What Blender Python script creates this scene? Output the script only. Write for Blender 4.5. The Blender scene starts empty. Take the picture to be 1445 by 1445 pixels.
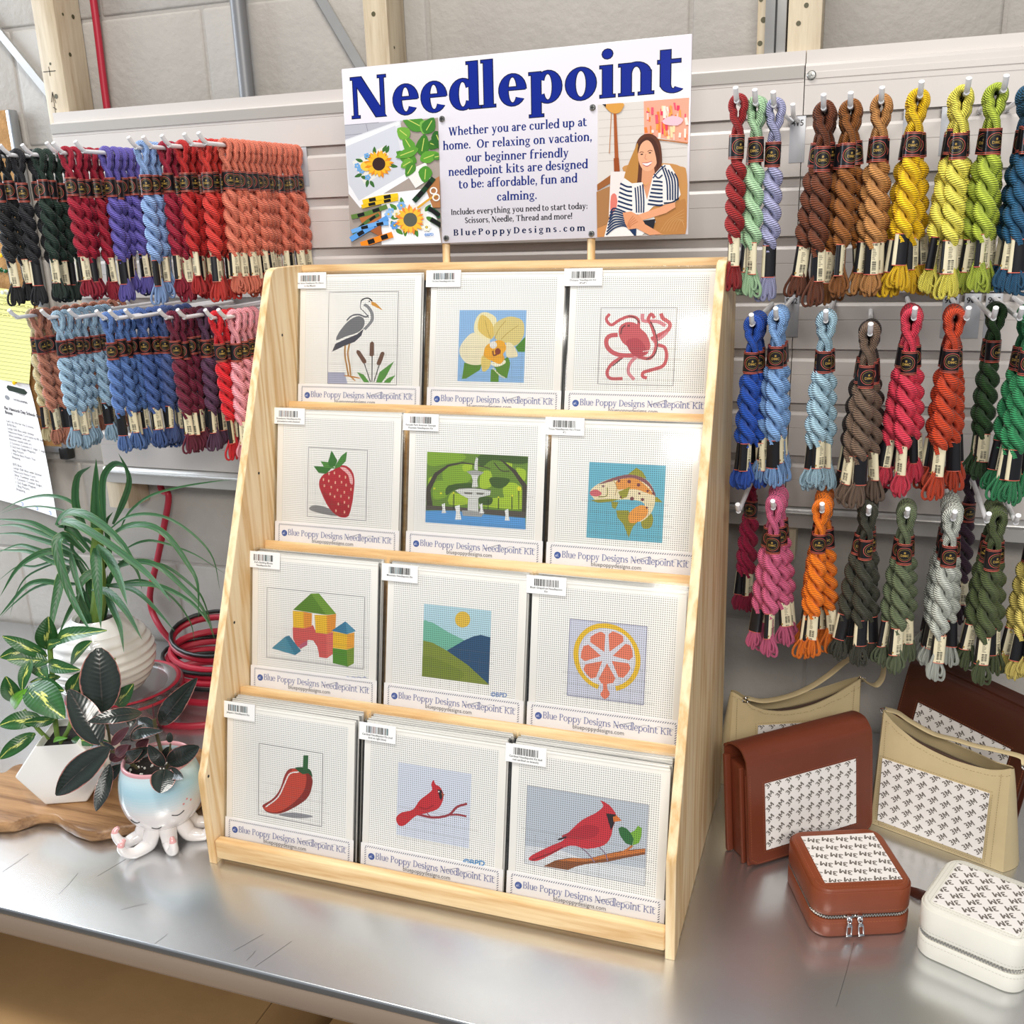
import bpy, bmesh, math, random
from mathutils import Vector, Matrix
import numpy as np
random.seed(7)
S = bpy.context.scene
COL = S.collection
PI = math.pi
R = math.radians

# ---------------------------------------------------------------- camera, light, exposure
CAM_C = np.array([0.77775, -0.92680, 0.81252])
CAM_R = np.array([0.94384, 0.32867, -0.03383])
CAM_U = np.array([-0.06405, 0.28244, 0.95714])
CAM_F = np.array([-0.32414, 0.90122, -0.28763])
FPX = 1402.7
cam_d = bpy.data.cameras.new('camera')
cam_d.sensor_width = 36.0
cam_d.lens = FPX / 1445.0 * 36.0
cam_d.clip_start = 0.01
cam = bpy.data.objects.new('camera', cam_d)
COL.objects.link(cam)
cam.matrix_world = Matrix([[CAM_R[i], CAM_U[i], -CAM_F[i], CAM_C[i]] for i in range(3)] + [[0, 0, 0, 1]])
S.camera = cam
S.view_settings.view_transform = 'Standard'
S.view_settings.look = 'None'
S.view_settings.gamma = 1.0
S.view_settings.use_curve_mapping = False
S.view_settings.exposure = -0.2

W = bpy.data.worlds.new('world')
S.world = W
W.use_nodes = True
W.node_tree.nodes['Background'].inputs[0].default_value = (0.83, 0.90, 1.0, 1)
W.node_tree.nodes['Background'].inputs[1].default_value = 0.33


def area_light(name, loc, target, sx, sy, power, color):
    d = bpy.data.lights.new(name, 'AREA')
    d.shape = 'RECTANGLE'
    d.size = sx
    d.size_y = sy
    d.energy = power
    d.color = color
    o = bpy.data.objects.new(name, d)
    COL.objects.link(o)
    o.location = loc
    o.rotation_euler = (Vector(target) - Vector(loc)).to_track_quat('-Z', 'Y').to_euler()
    return o


area_light('ceiling_and_fill_lamp', (0.0, -0.60, 3.0), (0.25, 0.1, 0.3), 1.5, 0.35, 62, (1.0, 0.96, 0.90))
area_light('ceiling_and_fill_lamp', (1.3, -2.4, 1.85), (0.4, 0.2, 0.3), 1.5, 0.5, 74, (1.0, 0.95, 0.88))  # added front fill, hung low to reach the wall under the slatwall
area_light('left_cool_fill', (-1.75, 0.05, 1.15), (-0.2, 0.1, 0.1), 0.9, 1.0, 32, (0.84, 0.92, 1.0))  # added cool fill that brightens the left of the steel, no real window


def at(px, py, **k):
    """the point of the place seen at a picture position on the plane X=, Y= or Z="""
    d = CAM_F + (px - 722.5) / FPX * CAM_R - (py - 722.5) / FPX * CAM_U
    (ax, v), = k.items()
    i = 'XYZ'.index(ax)
    return Vector(CAM_C + (v - CAM_C[i]) / d[i] * d)


# ---------------------------------------------------------------- colours and materials
def lin(c):
    if isinstance(c, str):
        c = c.lstrip('#')
        c = [int(c[i:i + 2], 16) for i in (0, 2, 4)]
    return tuple(((v / 255) / 12.92 if v / 255 <= 0.04045 else ((v / 255 + 0.055) / 1.055) ** 2.4) for v in c[:3]) + (1,)


def newmat(name):
    m = bpy.data.materials.new(name)
    m.use_nodes = True
    nt = m.node_tree
    return m, nt, nt.nodes, nt.links, nt.nodes['Principled BSDF']


def node(ns, t, **kw):
    n = ns.new(t)
    for k, v in kw.items():
        setattr(n, k, v)
    return n


def coords(ns, ls, kind='Object', scale=(1, 1, 1)):
    tc = ns.new('ShaderNodeTexCoord')
    mp = ns.new('ShaderNodeMapping')
    mp.inputs['Scale'].default_value = scale
    ls.new(tc.outputs[kind], mp.inputs[0])
    return mp.outputs[0]


def ramp(ns, ls, src, stops):
    r = ns.new('ShaderNodeValToRGB')
    r.color_ramp.elements[0].position, r.color_ramp.elements[0].color = stops[0]
    r.color_ramp.elements[1].position, r.color_ramp.elements[1].color = stops[-1]
    for p, c in stops[1:-1]:
        e = r.color_ramp.elements.new(p)
        e.color = c
    ls.new(src, r.inputs[0])
    return r.outputs[0]


def noise(ns, ls, vec, scale, detail=4, rough=0.55):
    n = ns.new('ShaderNodeTexNoise')
    n.inputs['Scale'].default_value = scale
    n.inputs['Detail'].default_value = detail
    n.inputs['Roughness'].default_value = rough
    ls.new(vec, n.inputs['Vector'])
    return n.outputs[0]


def bump(ns, ls, b, h, strength, dist=0.002):
    bp = ns.new('ShaderNodeBump')
    bp.inputs['Strength'].default_value = strength
    bp.inputs['Distance'].default_value = dist
    ls.new(h, bp.inputs['Height'])
    ls.new(bp.outputs[0], b.inputs['Normal'])
    return bp


def plain(name, c, rough=0.5, metal=0.0, bs=0, bscale=200, var=0.0, coat=0.0, sub=0.0):
    m, nt, ns, ls, b = newmat(name)
    cl = lin(c)
    b.inputs['Base Color'].default_value = cl
    b.inputs['Roughness'].default_value = rough
    b.inputs['Metallic'].default_value = metal
    b.inputs['Coat Weight'].default_value = coat
    if bs or var:
        v = coords(ns, ls)
        n = noise(ns, ls, v, bscale)
        if bs:
            bump(ns, ls, b, n, bs)
        if var:
            n2 = noise(ns, ls, v, bscale * 0.15 + 3)
            a = tuple(max(0, x * (1 - var)) for x in cl[:3]) + (1,)
            z = tuple(min(1, x * (1 + var)) for x in cl[:3]) + (1,)
            ls.new(ramp(ns, ls, n2, [(0.3, a), (0.7, z)]), b.inputs['Base Color'])
    return m


def wood(name, light, dark, along='Z', ring=16.0, rough=0.5, contrast=1.0):
    m, nt, ns, ls, b = newmat(name)
    sc = {'X': (0.9, 12, 12), 'Y': (12, 0.9, 12), 'Z': (12, 12, 0.9)}[along]
    v = coords(ns, ls, scale=sc)
    big = noise(ns, ls, v, 1.6, 3, 0.5)
    wv = ns.new('ShaderNodeMath')
    wv.operation = 'MULTIPLY'
    wv.inputs[1].default_value = ring * 4.5
    ls.new(big, wv.inputs[0])
    sn = ns.new('ShaderNodeMath')
    sn.operation = 'SINE'
    ls.new(wv.outputs[0], sn.inputs[0])
    fine = noise(ns, ls, v, 26, 5, 0.6)
    ad = ns.new('ShaderNodeMath')
    ad.operation = 'MULTIPLY_ADD'
    ad.inputs[1].default_value = 0.26 * contrast
    ls.new(sn.outputs[0], ad.inputs[0])
    ls.new(fine, ad.inputs[2])
    mid = tuple((a + d) / 2 for a, d in zip(lin(light), lin(dark)))
    c = ramp(ns, ls, ad.outputs[0], [(0.12, lin(light)), (0.62, mid), (1.0, lin(dark))])
    ls.new(c, b.inputs['Base Color'])
    b.inputs['Roughness'].default_value = rough
    bump(ns, ls, b, fine, 0.12, 0.001)
    return m


def colored(name, rough=0.5, coat=0.0, holes=None, bs=0.0):
    """print or glaze: colour comes from the mesh's colour attribute; holes = pitch of the canvas mesh"""
    m, nt, ns, ls, b = newmat(name)
    a = ns.new('ShaderNodeVertexColor')
    a.layer_name = 'Col'
    out = a.outputs[0]
    if holes:
        tc = ns.new('ShaderNodeTexCoord')
        sx = ns.new('ShaderNodeSeparateXYZ')
        ls.new(tc.outputs['Object'], sx.inputs[0])
        fs = []
        for ax in (0, 2):
            d = node(ns, 'ShaderNodeMath', operation='DIVIDE')
            d.inputs[1].default_value = holes
            ls.new(sx.outputs[ax], d.inputs[0])
            f = node(ns, 'ShaderNodeMath', operation='FRACT')
            ls.new(d.outputs[0], f.inputs[0])
            s = node(ns, 'ShaderNodeMath', operation='SUBTRACT')
            s.inputs[1].default_value = 0.5
            ls.new(f.outputs[0], s.inputs[0])
            p = node(ns, 'ShaderNodeMath', operation='MULTIPLY')
            ls.new(s.outputs[0], p.inputs[0])
            ls.new(s.outputs[0], p.inputs[1])
            fs.append(p)
        sm_ = node(ns, 'ShaderNodeMath', operation='ADD')
        ls.new(fs[0].outputs[0], sm_.inputs[0])
        ls.new(fs[1].outputs[0], sm_.inputs[1])
        fac = ramp(ns, ls, sm_.outputs[0], [(0.035, (0.30, 0.30, 0.29, 1)), (0.12, (1, 1, 1, 1))])
        mx = node(ns, 'ShaderNodeMixRGB', blend_type='MULTIPLY')
        mx.inputs[0].default_value = 1.0
        ls.new(out, mx.inputs[1])
        ls.new(fac, mx.inputs[2])
        out = mx.outputs[0]
        bump(ns, ls, b, sm_.outputs[0], 0.2, 0.0004)
    ls.new(out, b.inputs['Base Color'])
    b.inputs['Roughness'].default_value = rough
    b.inputs['Coat Weight'].default_value = coat
    if bs:
        bump(ns, ls, b, noise(ns, ls, coords(ns, ls), 60), bs)
    return m


def clearfilm(name, gloss=0.035, tint=(0.99, 0.992, 0.992, 1), rough=0.13, bs=0.25):
    m, nt, ns, ls, b = newmat(name)
    ns.remove(b)
    t = ns.new('ShaderNodeBsdfTransparent')
    t.inputs[0].default_value = tint
    g = ns.new('ShaderNodeBsdfGlossy')
    g.inputs['Roughness'].default_value = rough
    fr = ns.new('ShaderNodeLayerWeight')
    fr.inputs[0].default_value = 0.15
    ml = node(ns, 'ShaderNodeMath', operation='MULTIPLY_ADD')
    ml.inputs[1].default_value = 0.35
    ml.inputs[2].default_value = gloss
    ls.new(fr.outputs['Fresnel'], ml.inputs[0])
    mx = ns.new('ShaderNodeMixShader')
    ls.new(ml.outputs[0], mx.inputs[0])
    ls.new(t.outputs[0], mx.inputs[1])
    ls.new(g.outputs[0], mx.inputs[2])
    ls.new(mx.outputs[0], ns['Material Output'].inputs[0])
    if bs:
        bp = ns.new('ShaderNodeBump')
        bp.inputs['Strength'].default_value = bs
        bp.inputs['Distance'].default_value = 0.002
        ls.new(noise(ns, ls, coords(ns, ls, scale=(1, 1, 0.4)), 30, 2), bp.inputs['Height'])
        ls.new(bp.outputs[0], g.inputs['Normal'])
    return m


def steel_mat():
    m, nt, ns, ls, b = newmat('brushed_steel')
    v = coords(ns, ls)
    n = noise(ns, ls, v, 4, 3, 0.5)
    v2 = coords(ns, ls, scale=(3, 60, 60))
    n2 = noise(ns, ls, v2, 9, 4, 0.6)
    b.inputs['Base Color'].default_value = (0.70, 0.71, 0.72, 1)
    b.inputs['Metallic'].default_value = 0.92
    r = ramp(ns, ls, n, [(0.1, (0.20, 0.20, 0.20, 1)), (0.9, (0.34, 0.34, 0.34, 1))])
    b.inputs['Roughness'].default_value = 0.27
    return m


def yarn_mat():
    m, nt, ns, ls, b = newmat('twisted_cotton')
    oi = ns.new('ShaderNodeObjectInfo')
    uv = ns.new('ShaderNodeTexCoord')
    sp = ns.new('ShaderNodeSeparateXYZ')
    ls.new(uv.outputs['UV'], sp.inputs[0])
    # fine threads slanting across the ply
    a = node(ns, 'ShaderNodeMath', operation='MULTIPLY')
    a.inputs[1].default_value = 2 * PI * 6
    ls.new(sp.outputs[1], a.inputs[0])
    c = node(ns, 'ShaderNodeMath', operation='MULTIPLY')
    c.inputs[1].default_value = 2 * PI * 480
    ls.new(sp.outputs[0], c.inputs[0])
    s = node(ns, 'ShaderNodeMath', operation='ADD')
    ls.new(a.outputs[0], s.inputs[0])
    ls.new(c.outputs[0], s.inputs[1])
    sn = node(ns, 'ShaderNodeMath', operation='SINE')
    ls.new(s.outputs[0], sn.inputs[0])
    a2 = node(ns, 'ShaderNodeMath', operation='MULTIPLY')
    a2.inputs[1].default_value = 2 * PI * 5
    ls.new(sp.outputs[1], a2.inputs[0])
    sn2 = node(ns, 'ShaderNodeMath', operation='SINE')
    ls.new(a2.outputs[0], sn2.inputs[0])
    ad = node(ns, 'ShaderNodeMath', operation='MULTIPLY_ADD')
    ad.inputs[1].default_value = 0.35
    ls.new(sn2.outputs[0], ad.inputs[0])
    ls.new(sn.outputs[0], ad.inputs[2])
    mr = ns.new('ShaderNodeMapRange')  # grooves between threads darkened and crests brightened in the colour, as painted shading
    mr.inputs[1].default_value = -1.2
    mr.inputs[2].default_value = 1.2
    mr.inputs[3].default_value = 0.62
    mr.inputs[4].default_value = 1.75
    ls.new(ad.outputs[0], mr.inputs[0])
    mx = node(ns, 'ShaderNodeMixRGB', blend_type='MULTIPLY')
    mx.inputs[0].default_value = 1
    ls.new(oi.outputs['Color'], mx.inputs[1])
    ls.new(mr.outputs[0], mx.inputs[2])
    ls.new(mx.outputs[0], b.inputs['Base Color'])
    b.inputs['Roughness'].default_value = 0.55
    b.inputs['Sheen Weight'].default_value = 0.12
    b.inputs['Specular IOR Level'].default_value = 0.35
    bump(ns, ls, b, ad.outputs[0], 0.9, 0.0008)
    return m


def leaf_mat(name, main, edge, vein, rough=0.35, blotch=None, coat=0.0):
    """u runs base to tip, v across the blade: margin, midrib and variegation are the leaf's own colours"""
    m, nt, ns, ls, b = newmat(name)
    tc = ns.new('ShaderNodeTexCoord')
    sp = ns.new('ShaderNodeSeparateXYZ')
    ls.new(tc.outputs['UV'], sp.inputs[0])
    d = node(ns, 'ShaderNodeMath', operation='SUBTRACT')
    d.inputs[1].default_value = 0.5
    ls.new(sp.outputs[1], d.inputs[0])
    ab = node(ns, 'ShaderNodeMath', operation='ABSOLUTE')
    ls.new(d.outputs[0], ab.inputs[0])
    nz = noise(ns, ls, coords(ns, ls), 55, 3)
    ad = node(ns, 'ShaderNodeMath', operation='MULTIPLY_ADD')
    ad.inputs[1].default_value = 0.14
    ls.new(nz, ad.inputs[0])
    ls.new(ab.outputs[0], ad.inputs[2])
    m1 = lin(main)
    m2 = tuple(min(1, x * 1.5 + 0.004) for x in m1[:3]) + (1,)
    stops = [(0.06, lin(vein)), (0.10, m1), (0.35, m2), (0.525, m1), (0.56, lin(edge))]
    c = ramp(ns, ls, ad.outputs[0], stops)
    if blotch:
        nb = noise(ns, ls, coords(ns, ls, 'UV', (2.2, 5.0, 1)), 1.6, 2)
        oi = ns.new('ShaderNodeObjectInfo')
        q = node(ns, 'ShaderNodeMath', operation='MULTIPLY_ADD')
        q.inputs[1].default_value = -0.75
        ls.new(ab.outputs[0], q.inputs[0])
        ls.new(nb, q.inputs[2])
        f = ramp(ns, ls, q.outputs[0], [(0.47, (0, 0, 0, 1)), (0.53, (1, 1, 1, 1))])
        mx = ns.new('ShaderNodeMixRGB')
        ls.new(f, mx.inputs[0])
        ls.new(c, mx.inputs[1])
        mx.inputs[2].default_value = lin(blotch)
        c = mx.outputs[0]
    ls.new(c, b.inputs['Base Color'])
    b.inputs['Roughness'].default_value = rough
    b.inputs['Coat Weight'].default_value = coat
    # side veins
    s = node(ns, 'ShaderNodeMath', operation='MULTIPLY_ADD')
    s.inputs[1].default_value = 2 * PI * 14
    ls.new(sp.outputs[0], s.inputs[0])
    t = node(ns, 'ShaderNodeMath', operation='MULTIPLY')
    t.inputs[1].default_value = -22
    ls.new(ab.outputs[0], t.inputs[0])
    ls.new(t.outputs[0], s.inputs[2])
    sn = node(ns, 'ShaderNodeMath', operation='SINE')
    ls.new(s.outputs[0], sn.inputs[0])
    bump(ns, ls, b, sn.outputs[0], 0.13, 0.0006)
    return m


M = {}
M['pine'] = wood('pine', '#F7DFB6', '#D9AE72', 'Z', 10, contrast=1.3)
M['pine_x'] = wood('pine_along_rail', '#F2D5A4', '#D2A368', 'X', 9, contrast=1.1)
M['pine_y'] = wood('pine_end_grain', '#F0D9AC', '#CFA468', 'Y', 12)
M['stud'] = wood('stud_timber', '#CDBFA6', '#A9967A', 'Z', 6)
M['olive'] = wood('olive_wood', '#B48B60', '#6A4526', 'X', 7, 0.42, 1.0)
M['steel'] = steel_mat()
M['steel_edge'] = plain('table_edge_steel', '#B7A391', 0.4, 0.25)  # warm brown of the reflected floor put into the base colour
M['paint'] = plain('block_paint', '#A5A09A', 0.6, 0, 0.8, 75, 0.05)
M['mortar'] = plain('painted_mortar', '#A19C96', 0.75, 0, 0.6, 120)
M['slat'] = plain('slatwall_plastic', '#C9C3BF', 0.33, 0, 0.02, 60, 0.015)
M['slat_cap'] = plain('slatwall_cap', '#A5A19C', 0.4)
M['slat_metal'] = plain('slatwall_trim', '#BDBBB8', 0.28, 0.35)
M['hook'] = plain('white_coated_wire', '#EDEDF0', 0.3, 0, coat=0.4)
M['plate'] = plain('hook_plate', '#B4B6BC', 0.4, 0.1)
M['conduit'] = plain('grey_conduit', '#7E7F82', 0.45, 0.3)
M['strap'] = plain('galvanised_strap', '#A7A6A4', 0.4, 0.5, 0.05, 60, 0.08)
M['red_cord'] = plain('red_rubber', '#A81C33', 0.45)
M['black'] = plain('black_rubber', '#151414', 0.4)
M['cardboard'] = plain('cardboard', '#A9865A', 0.75, 0, 0.12, 90, 0.06)
M['cardboard_in'] = plain('cardboard_core', '#8A6B45', 0.85)
M['tape'] = plain('packing_tape', '#B08C5C', 0.3)
M['floor'] = plain('concrete_floor', '#3C3936', 0.7, 0, 0.2, 30, 0.15)
M['yarn'] = yarn_mat()
M['print'] = colored('printed_gloss', 0.22, 0.15)
M['paper'] = colored('printed_paper', 0.6)
M['label'] = colored('floss_label', 0.33, 0.2)
M['canvas'] = colored('needlepoint_canvas', 0.75, 0, 0.00262)
M['glaze'] = colored('glazed_ceramic', 0.16, 0.5)
M['card'] = plain('white_card', '#EFECE6', 0.6)
M['board'] = plain('sign_board', '#DAD6DF', 0.25)
M['film'] = clearfilm('clear_sleeve')
M['tub'] = clearfilm('frosted_tub', 0.10, (0.80, 0.78, 0.78, 1), 0.3, 0.1)
M['screw'] = plain('screw_head', '#9B9B98', 0.3, 0.9)
M['dark'] = plain('dark_slot', '#1A1A1A', 0.6)
M['white_pot'] = plain('white_glaze', '#EFEDEA', 0.18, 0, coat=0.5)
M['white_matte'] = plain('white_satin_pot', '#F0EFEC', 0.35, 0)
M['soil'] = plain('potting_soil', '#1E1713', 0.9, 0, 1.0, 160, 0.5)
M['pebble'] = plain('dark_pebble', '#322E2C', 0.5)
M['stem'] = plain('green_stem', '#6C8A3C', 0.5, 0, 0.2, 90, 0.15)
M['stem_dark'] = plain('brown_stem', '#4E4A30', 0.5, 0, 0.2, 90, 0.15)
M['leaf_strap'] = leaf_mat('strap_leaf', '#2C5632', '#6F8F4E', '#1F4426', 0.42)
M['leaf_var'] = leaf_mat('variegated_leaf', '#245024', '#2E5F2C', '#4E7A3A', 0.32, '#C9CF6A')
M['leaf_young'] = leaf_mat('young_leaf', '#5E9A2B', '#5E9A2B', '#8CC04A', 0.32)
M['leaf_rub'] = leaf_mat('rubber_leaf', '#222A26', '#B87C72', '#4A4440', 0.2, None, 0.4)
M['leaf_burg'] = leaf_mat('burgundy_leaf', '#4A2A30', '#B77870', '#7A4A48', 0.25, None, 0.3)
M['tan'] = plain('tan_leather', '#CBB88F', 0.42, 0, 0.06, 260, 0.03)
M['tan_in'] = plain('tan_lining', '#8C7B5C', 0.6)
M['brown'] = plain('cognac_leather', '#6F3522', 0.36, 0, 0.05, 260, 0.04)
M['brown2'] = plain('case_leather', '#824026', 0.38, 0, 0.05, 260, 0.04)
M['darkbrown'] = plain('chocolate_leather', '#4A2418', 0.4, 0, 0.05, 260, 0.04)
M['ivory'] = plain('ivory_leather', '#E4E2D8', 0.35, 0, 0.05, 260, 0.02)
M['thread_tan'] = plain('tan_stitching', '#8A7750', 0.7)
M['thread_brown'] = plain('brown_stitching', '#A45F40', 0.7)
M['thread_ivory'] = plain('ivory_stitching', '#BFBDB2', 0.7)
M['zip'] = plain('metal_zip', '#C9C6C0', 0.25, 0.95)
M['zip_tape'] = plain('zip_tape', '#4A3226', 0.7)
M['zip_tape_w'] = plain('zip_tape_white', '#CFCDC6', 0.7)
M['chrome'] = plain('chrome', '#D5D5D8', 0.12, 1.0)
M['cork'] = plain('cork', '#A9804F', 0.85, 0, 0.8, 260, 0.25)
M['alu'] = plain('aluminium_frame', '#A9ABAE', 0.3, 0.8)
M['pin_y'] = plain('yellow_pin', '#E8C01C', 0.25)
M['pin_g'] = plain('green_pin', '#1C5A34', 0.25)
M['pin_c'] = plain('clear_pin', '#DADFD8', 0.2)
M['pin_p'] = plain('purple_pin', '#A58CC8', 0.3)


# ---------------------------------------------------------------- object helpers
def props(o, label=None, cat=None, group=None, kind=None):
    if label: o['label'] = label
    if cat: o['category'] = cat
    if group: o['group'] = group
    if kind: o['kind'] = kind
    return o


def thing(name, label, cat, loc=(0, 0, 0), rot=(0, 0, 0), group=None):
    o = bpy.data.objects.new(name, None)
    o.empty_display_size = 0.03
    COL.objects.link(o)
    o.location = loc
    o.rotation_euler = rot
    return props(o, label, cat, group)


def link(name, me, parent=None, **k):
    o = bpy.data.objects.new(name, me)
    COL.objects.link(o)
    if parent: o.parent = parent
    return props(o, **k)


class MB:
    def __init__(s):
        s.v = []; s.f = []; s.m = []; s.c = []; s.uv = {}; s.T = None

    def add(s, vs, fs, mi=0, col=None, uvs=None):
        b = len(s.v)
        if s.T is not None:
            vs = [s.T @ Vector(p) for p in vs]
        s.v += [tuple(p) for p in vs]
        for i, f in enumerate(fs):
            if uvs: s.uv[len(s.f)] = uvs[i]
            s.f.append(tuple(b + j for j in f)); s.m.append(mi); s.c.append(col)
        return s

    def box(s, x0, x1, y0, y1, z0, z1, mi=0, col=None):
        vs = [(x, y, z) for x in (x0, x1) for y in (y0, y1) for z in (z0, z1)]
        return s.add(vs, [(0, 1, 3, 2), (4, 6, 7, 5), (0, 4, 5, 1), (2, 3, 7, 6), (0, 2, 6, 4), (1, 5, 7, 3)], mi, col)

    def rbox(s, x0, x1, y0, y1, z0, z1, b=0.001, mi=0, col=None, seg=2):
        bm = bmesh.new()
        bmesh.ops.create_cube(bm, size=1)
        for v in bm.verts:
            v.co = Vector(((x0 + x1) / 2 + v.co.x * (x1 - x0), (y0 + y1) / 2 + v.co.y * (y1 - y0), (z0 + z1) / 2 + v.co.z * (z1 - z0)))
        b = min(b, 0.49 * min(x1 - x0, y1 - y0, z1 - z0))
        bmesh.ops.bevel(bm, geom=bm.edges[:], offset=b, segments=seg, affect='EDGES', profile=0.5)
        bm.verts.index_update()
        s.add([v.co[:] for v in bm.verts], [[v.index for v in f.verts] for f in bm.faces], mi, col)
        bm.free()
        return s

    def prism(s, pts, axis, a, b, mi=0, col=None):
        """extrude closed 2-D outline along axis 'X','Y' or 'Z' from a to b"""
        def P(p, t):
            return {'X': (t, p[0], p[1]), 'Y': (p[0], t, p[1]), 'Z': (p[0], p[1], t)}[axis]
        n = len(pts)
        vs = [P(p, a) for p in pts] + [P(p, b) for p in pts]
        fs = [tuple(range(n)), tuple(range(2 * n - 1, n - 1, -1))] + [(i, i + n, (i + 1) % n + n, (i + 1) % n) for i in range(n)]
        return s.add(vs, fs, mi, col)

    def tube(s, pts, r, n=8, mi=0, col=None, cap=True, flat=1.0, closed=False, uvlen=None, colf=None, up=(0, 0, 1)):
        pts = [Vector(p) for p in pts]
        N = len(pts)
        rs = r if isinstance(r, (list, tuple)) else [r] * N
        vs = []
        L = 0
        us = []
        prev = None
        for i, p in enumerate(pts):
            if closed:
                t = pts[(i + 1) % N] - pts[i - 1]
            else:
                t = pts[min(i + 1, N - 1)] - pts[max(i - 1, 0)]
            t.normalize()
            if prev is None:
                a = Vector(up).cross(t)
                if a.length < 0.1: a = Vector((1, 0, 0)).cross(t)
            else:
                a = prev - t * prev.dot(t)
            a.normalize(); prev = a
            c = t.cross(a)
            if i: L += (pts[i] - pts[i - 1]).length
            us.append(L)
            for k in range(n):
                w = 2 * PI * k / n
                vs.append(p + a * math.cos(w) * rs[i] + c * math.sin(w) * rs[i] * flat)
        fs = []; uvs = []
        for i in range(N if closed else N - 1):
            j = (i + 1) % N
            for k in range(n):
                k2 = (k + 1) % n
                fs.append((i * n + k, i * n + k2, j * n + k2, j * n + k))
                u0 = us[i]; u1 = us[j] if j else us[i] + 0.002
                uvs.append(((u0, k / n), (u0, (k + 1) / n), (u1, (k + 1) / n), (u1, k / n)))
        base = len(s.f)
        s.add(vs, fs, mi, col, uvs)
        if colf:
            for i in range(len(fs)): s.c[base + i] = colf(i // n / max(1, N - 1))
        if cap and not closed:
            s.add([vs[k] for k in range(n)], [tuple(range(n - 1, -1, -1))], mi, colf(0) if colf else col)
            s.add([vs[(N - 1) * n + k] for k in range(n)], [tuple(range(n))], mi, colf(1) if colf else col)
        return s

    def lathe(s, prof, n=32, c=(0, 0, 0), mi=0, col=None, colf=None, wob=None):
        vs = []
        for (r, z) in prof:
            for k in range(n):
                w = 2 * PI * k / n
                q = wob(w, z) if wob else 0
                vs.append((c[0] + (r + q) * math.cos(w), c[1] + (r + q) * math.sin(w), c[2] + z))
        fs = []; m = len(prof)
        base = len(s.f)
        for i in range(m - 1):
            for k in range(n):
                k2 = (k + 1) % n
                fs.append((i * n + k, i * n + k2, (i + 1) * n + k2, (i + 1) * n + k))
        s.add(vs, fs, mi, col)
        if colf:
            for i in range(len(fs)):
                s.c[base + i] = colf(prof[i // n][1])
        return s

    def disc(s, c, r, nrm=(0, 0, 1), n=16, mi=0, col=None):
        q = Vector(nrm).normalized().to_track_quat('Z', 'Y')
        vs = [Vector(c) + q @ Vector((r * math.cos(2 * PI * k / n), r * math.sin(2 * PI * k / n), 0)) for k in range(n)]
        return s.add(vs, [tuple(range(n))], mi, col)

    def mesh(s, name, mats, smooth=True, sharp=35):
        me = bpy.data.meshes.new(name)
        me.from_pydata(s.v, [], s.f)
        if not isinstance(mats, (list, tuple)): mats = [mats]
        for m in mats: me.materials.append(M[m] if isinstance(m, str) else m)
        if len(mats) > 1: me.polygons.foreach_set('material_index', s.m)
        if any(c is not None for c in s.c):
            at_ = me.color_attributes.new('Col', 'FLOAT_COLOR', 'CORNER')
            buf = []
            for p, c in zip(me.polygons, s.c):
                cc = c if c is not None else (0.8, 0.8, 0.8, 1)
                buf += list(cc) * p.loop_total
            at_.data.foreach_set('color', buf)
        if s.uv:
            ul = me.uv_layers.new(name='UVMap')
            for fi, us in s.uv.items():
                p = me.polygons[fi]
                for k, li in enumerate(p.loop_indices):
                    ul.data[li].uv = us[k]
        me.update()
        if smooth:
            me.polygons.foreach_set('use_smooth', [True] * len(me.polygons))
            me.set_sharp_from_angle(angle=R(sharp))
        return me

    def build(s, name, mats, parent=None, smooth=True, sharp=35, **k):
        return link(name, s.mesh(name, mats, smooth, sharp), parent, **k)


def cat(pts, n=5, closed=False):
    """Catmull-Rom through the points"""
    P = [Vector(p) for p in pts]
    out = []
    N = len(P)
    for i in range(N if closed else N - 1):
        p0 = P[i - 1] if (closed or i > 0) else P[0] * 2 - P[1]
        p1 = P[i]; p2 = P[(i + 1) % N]
        p3 = P[(i + 2) % N] if (closed or i + 2 < N) else P[-1] * 2 - P[-2]
        for k in range(n):
            t = k / n
            out.append(0.5 * ((2 * p1) + (p2 - p0) * t + (2 * p0 - 5 * p1 + 4 * p2 - p3) * t * t + (3 * p1 - p0 - 3 * p2 + p3) * t ** 3))
    if not closed: out.append(P[-1])
    return out


# ---------------------------------------------------------------- flat print: lettering and pictures
def homog(src, dst):
    A = []; b = []
    for (x, y), (u, v) in zip(src, dst):
        A.append([x, y, 1, 0, 0, 0, -u * x, -u * y]); b.append(u)
        A.append([0, 0, 0, x, y, 1, -v * x, -v * y]); b.append(v)
    h = np.linalg.solve(np.array(A, float), np.array(b, float))

    def f(p):
        w = h[6] * p[0] + h[7] * p[1] + 1
        return ((h[0] * p[0] + h[1] * p[1] + h[2]) / w, (h[3] * p[0] + h[4] * p[1] + h[5]) / w)
    return f


def cat2(pts, n=4, closed=True):
    return [(p.x, p.y) for p in cat([(a, b, 0) for a, b in pts], n, closed)]


def stroke_quads(pts, w):
    """ribbon of quads along a 2-D polyline; w one width or one per point"""
    n = len(pts)
    ws = w if isinstance(w, (list, tuple)) else [w] * n
    L = []; Rr = []
    for i in range(n):
        a = pts[max(0, i - 1)]; b = pts[min(n - 1, i + 1)]
        dx, dy = b[0] - a[0], b[1] - a[1]
        l = math.hypot(dx, dy) or 1
        nx, ny = -dy / l * ws[i] / 2, dx / l * ws[i] / 2
        L.append((pts[i][0] + nx, pts[i][1] + ny)); Rr.append((pts[i][0] - nx, pts[i][1] - ny))
    return [[L[i], L[i + 1], Rr[i + 1], Rr[i]] for i in range(n - 1)]


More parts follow.
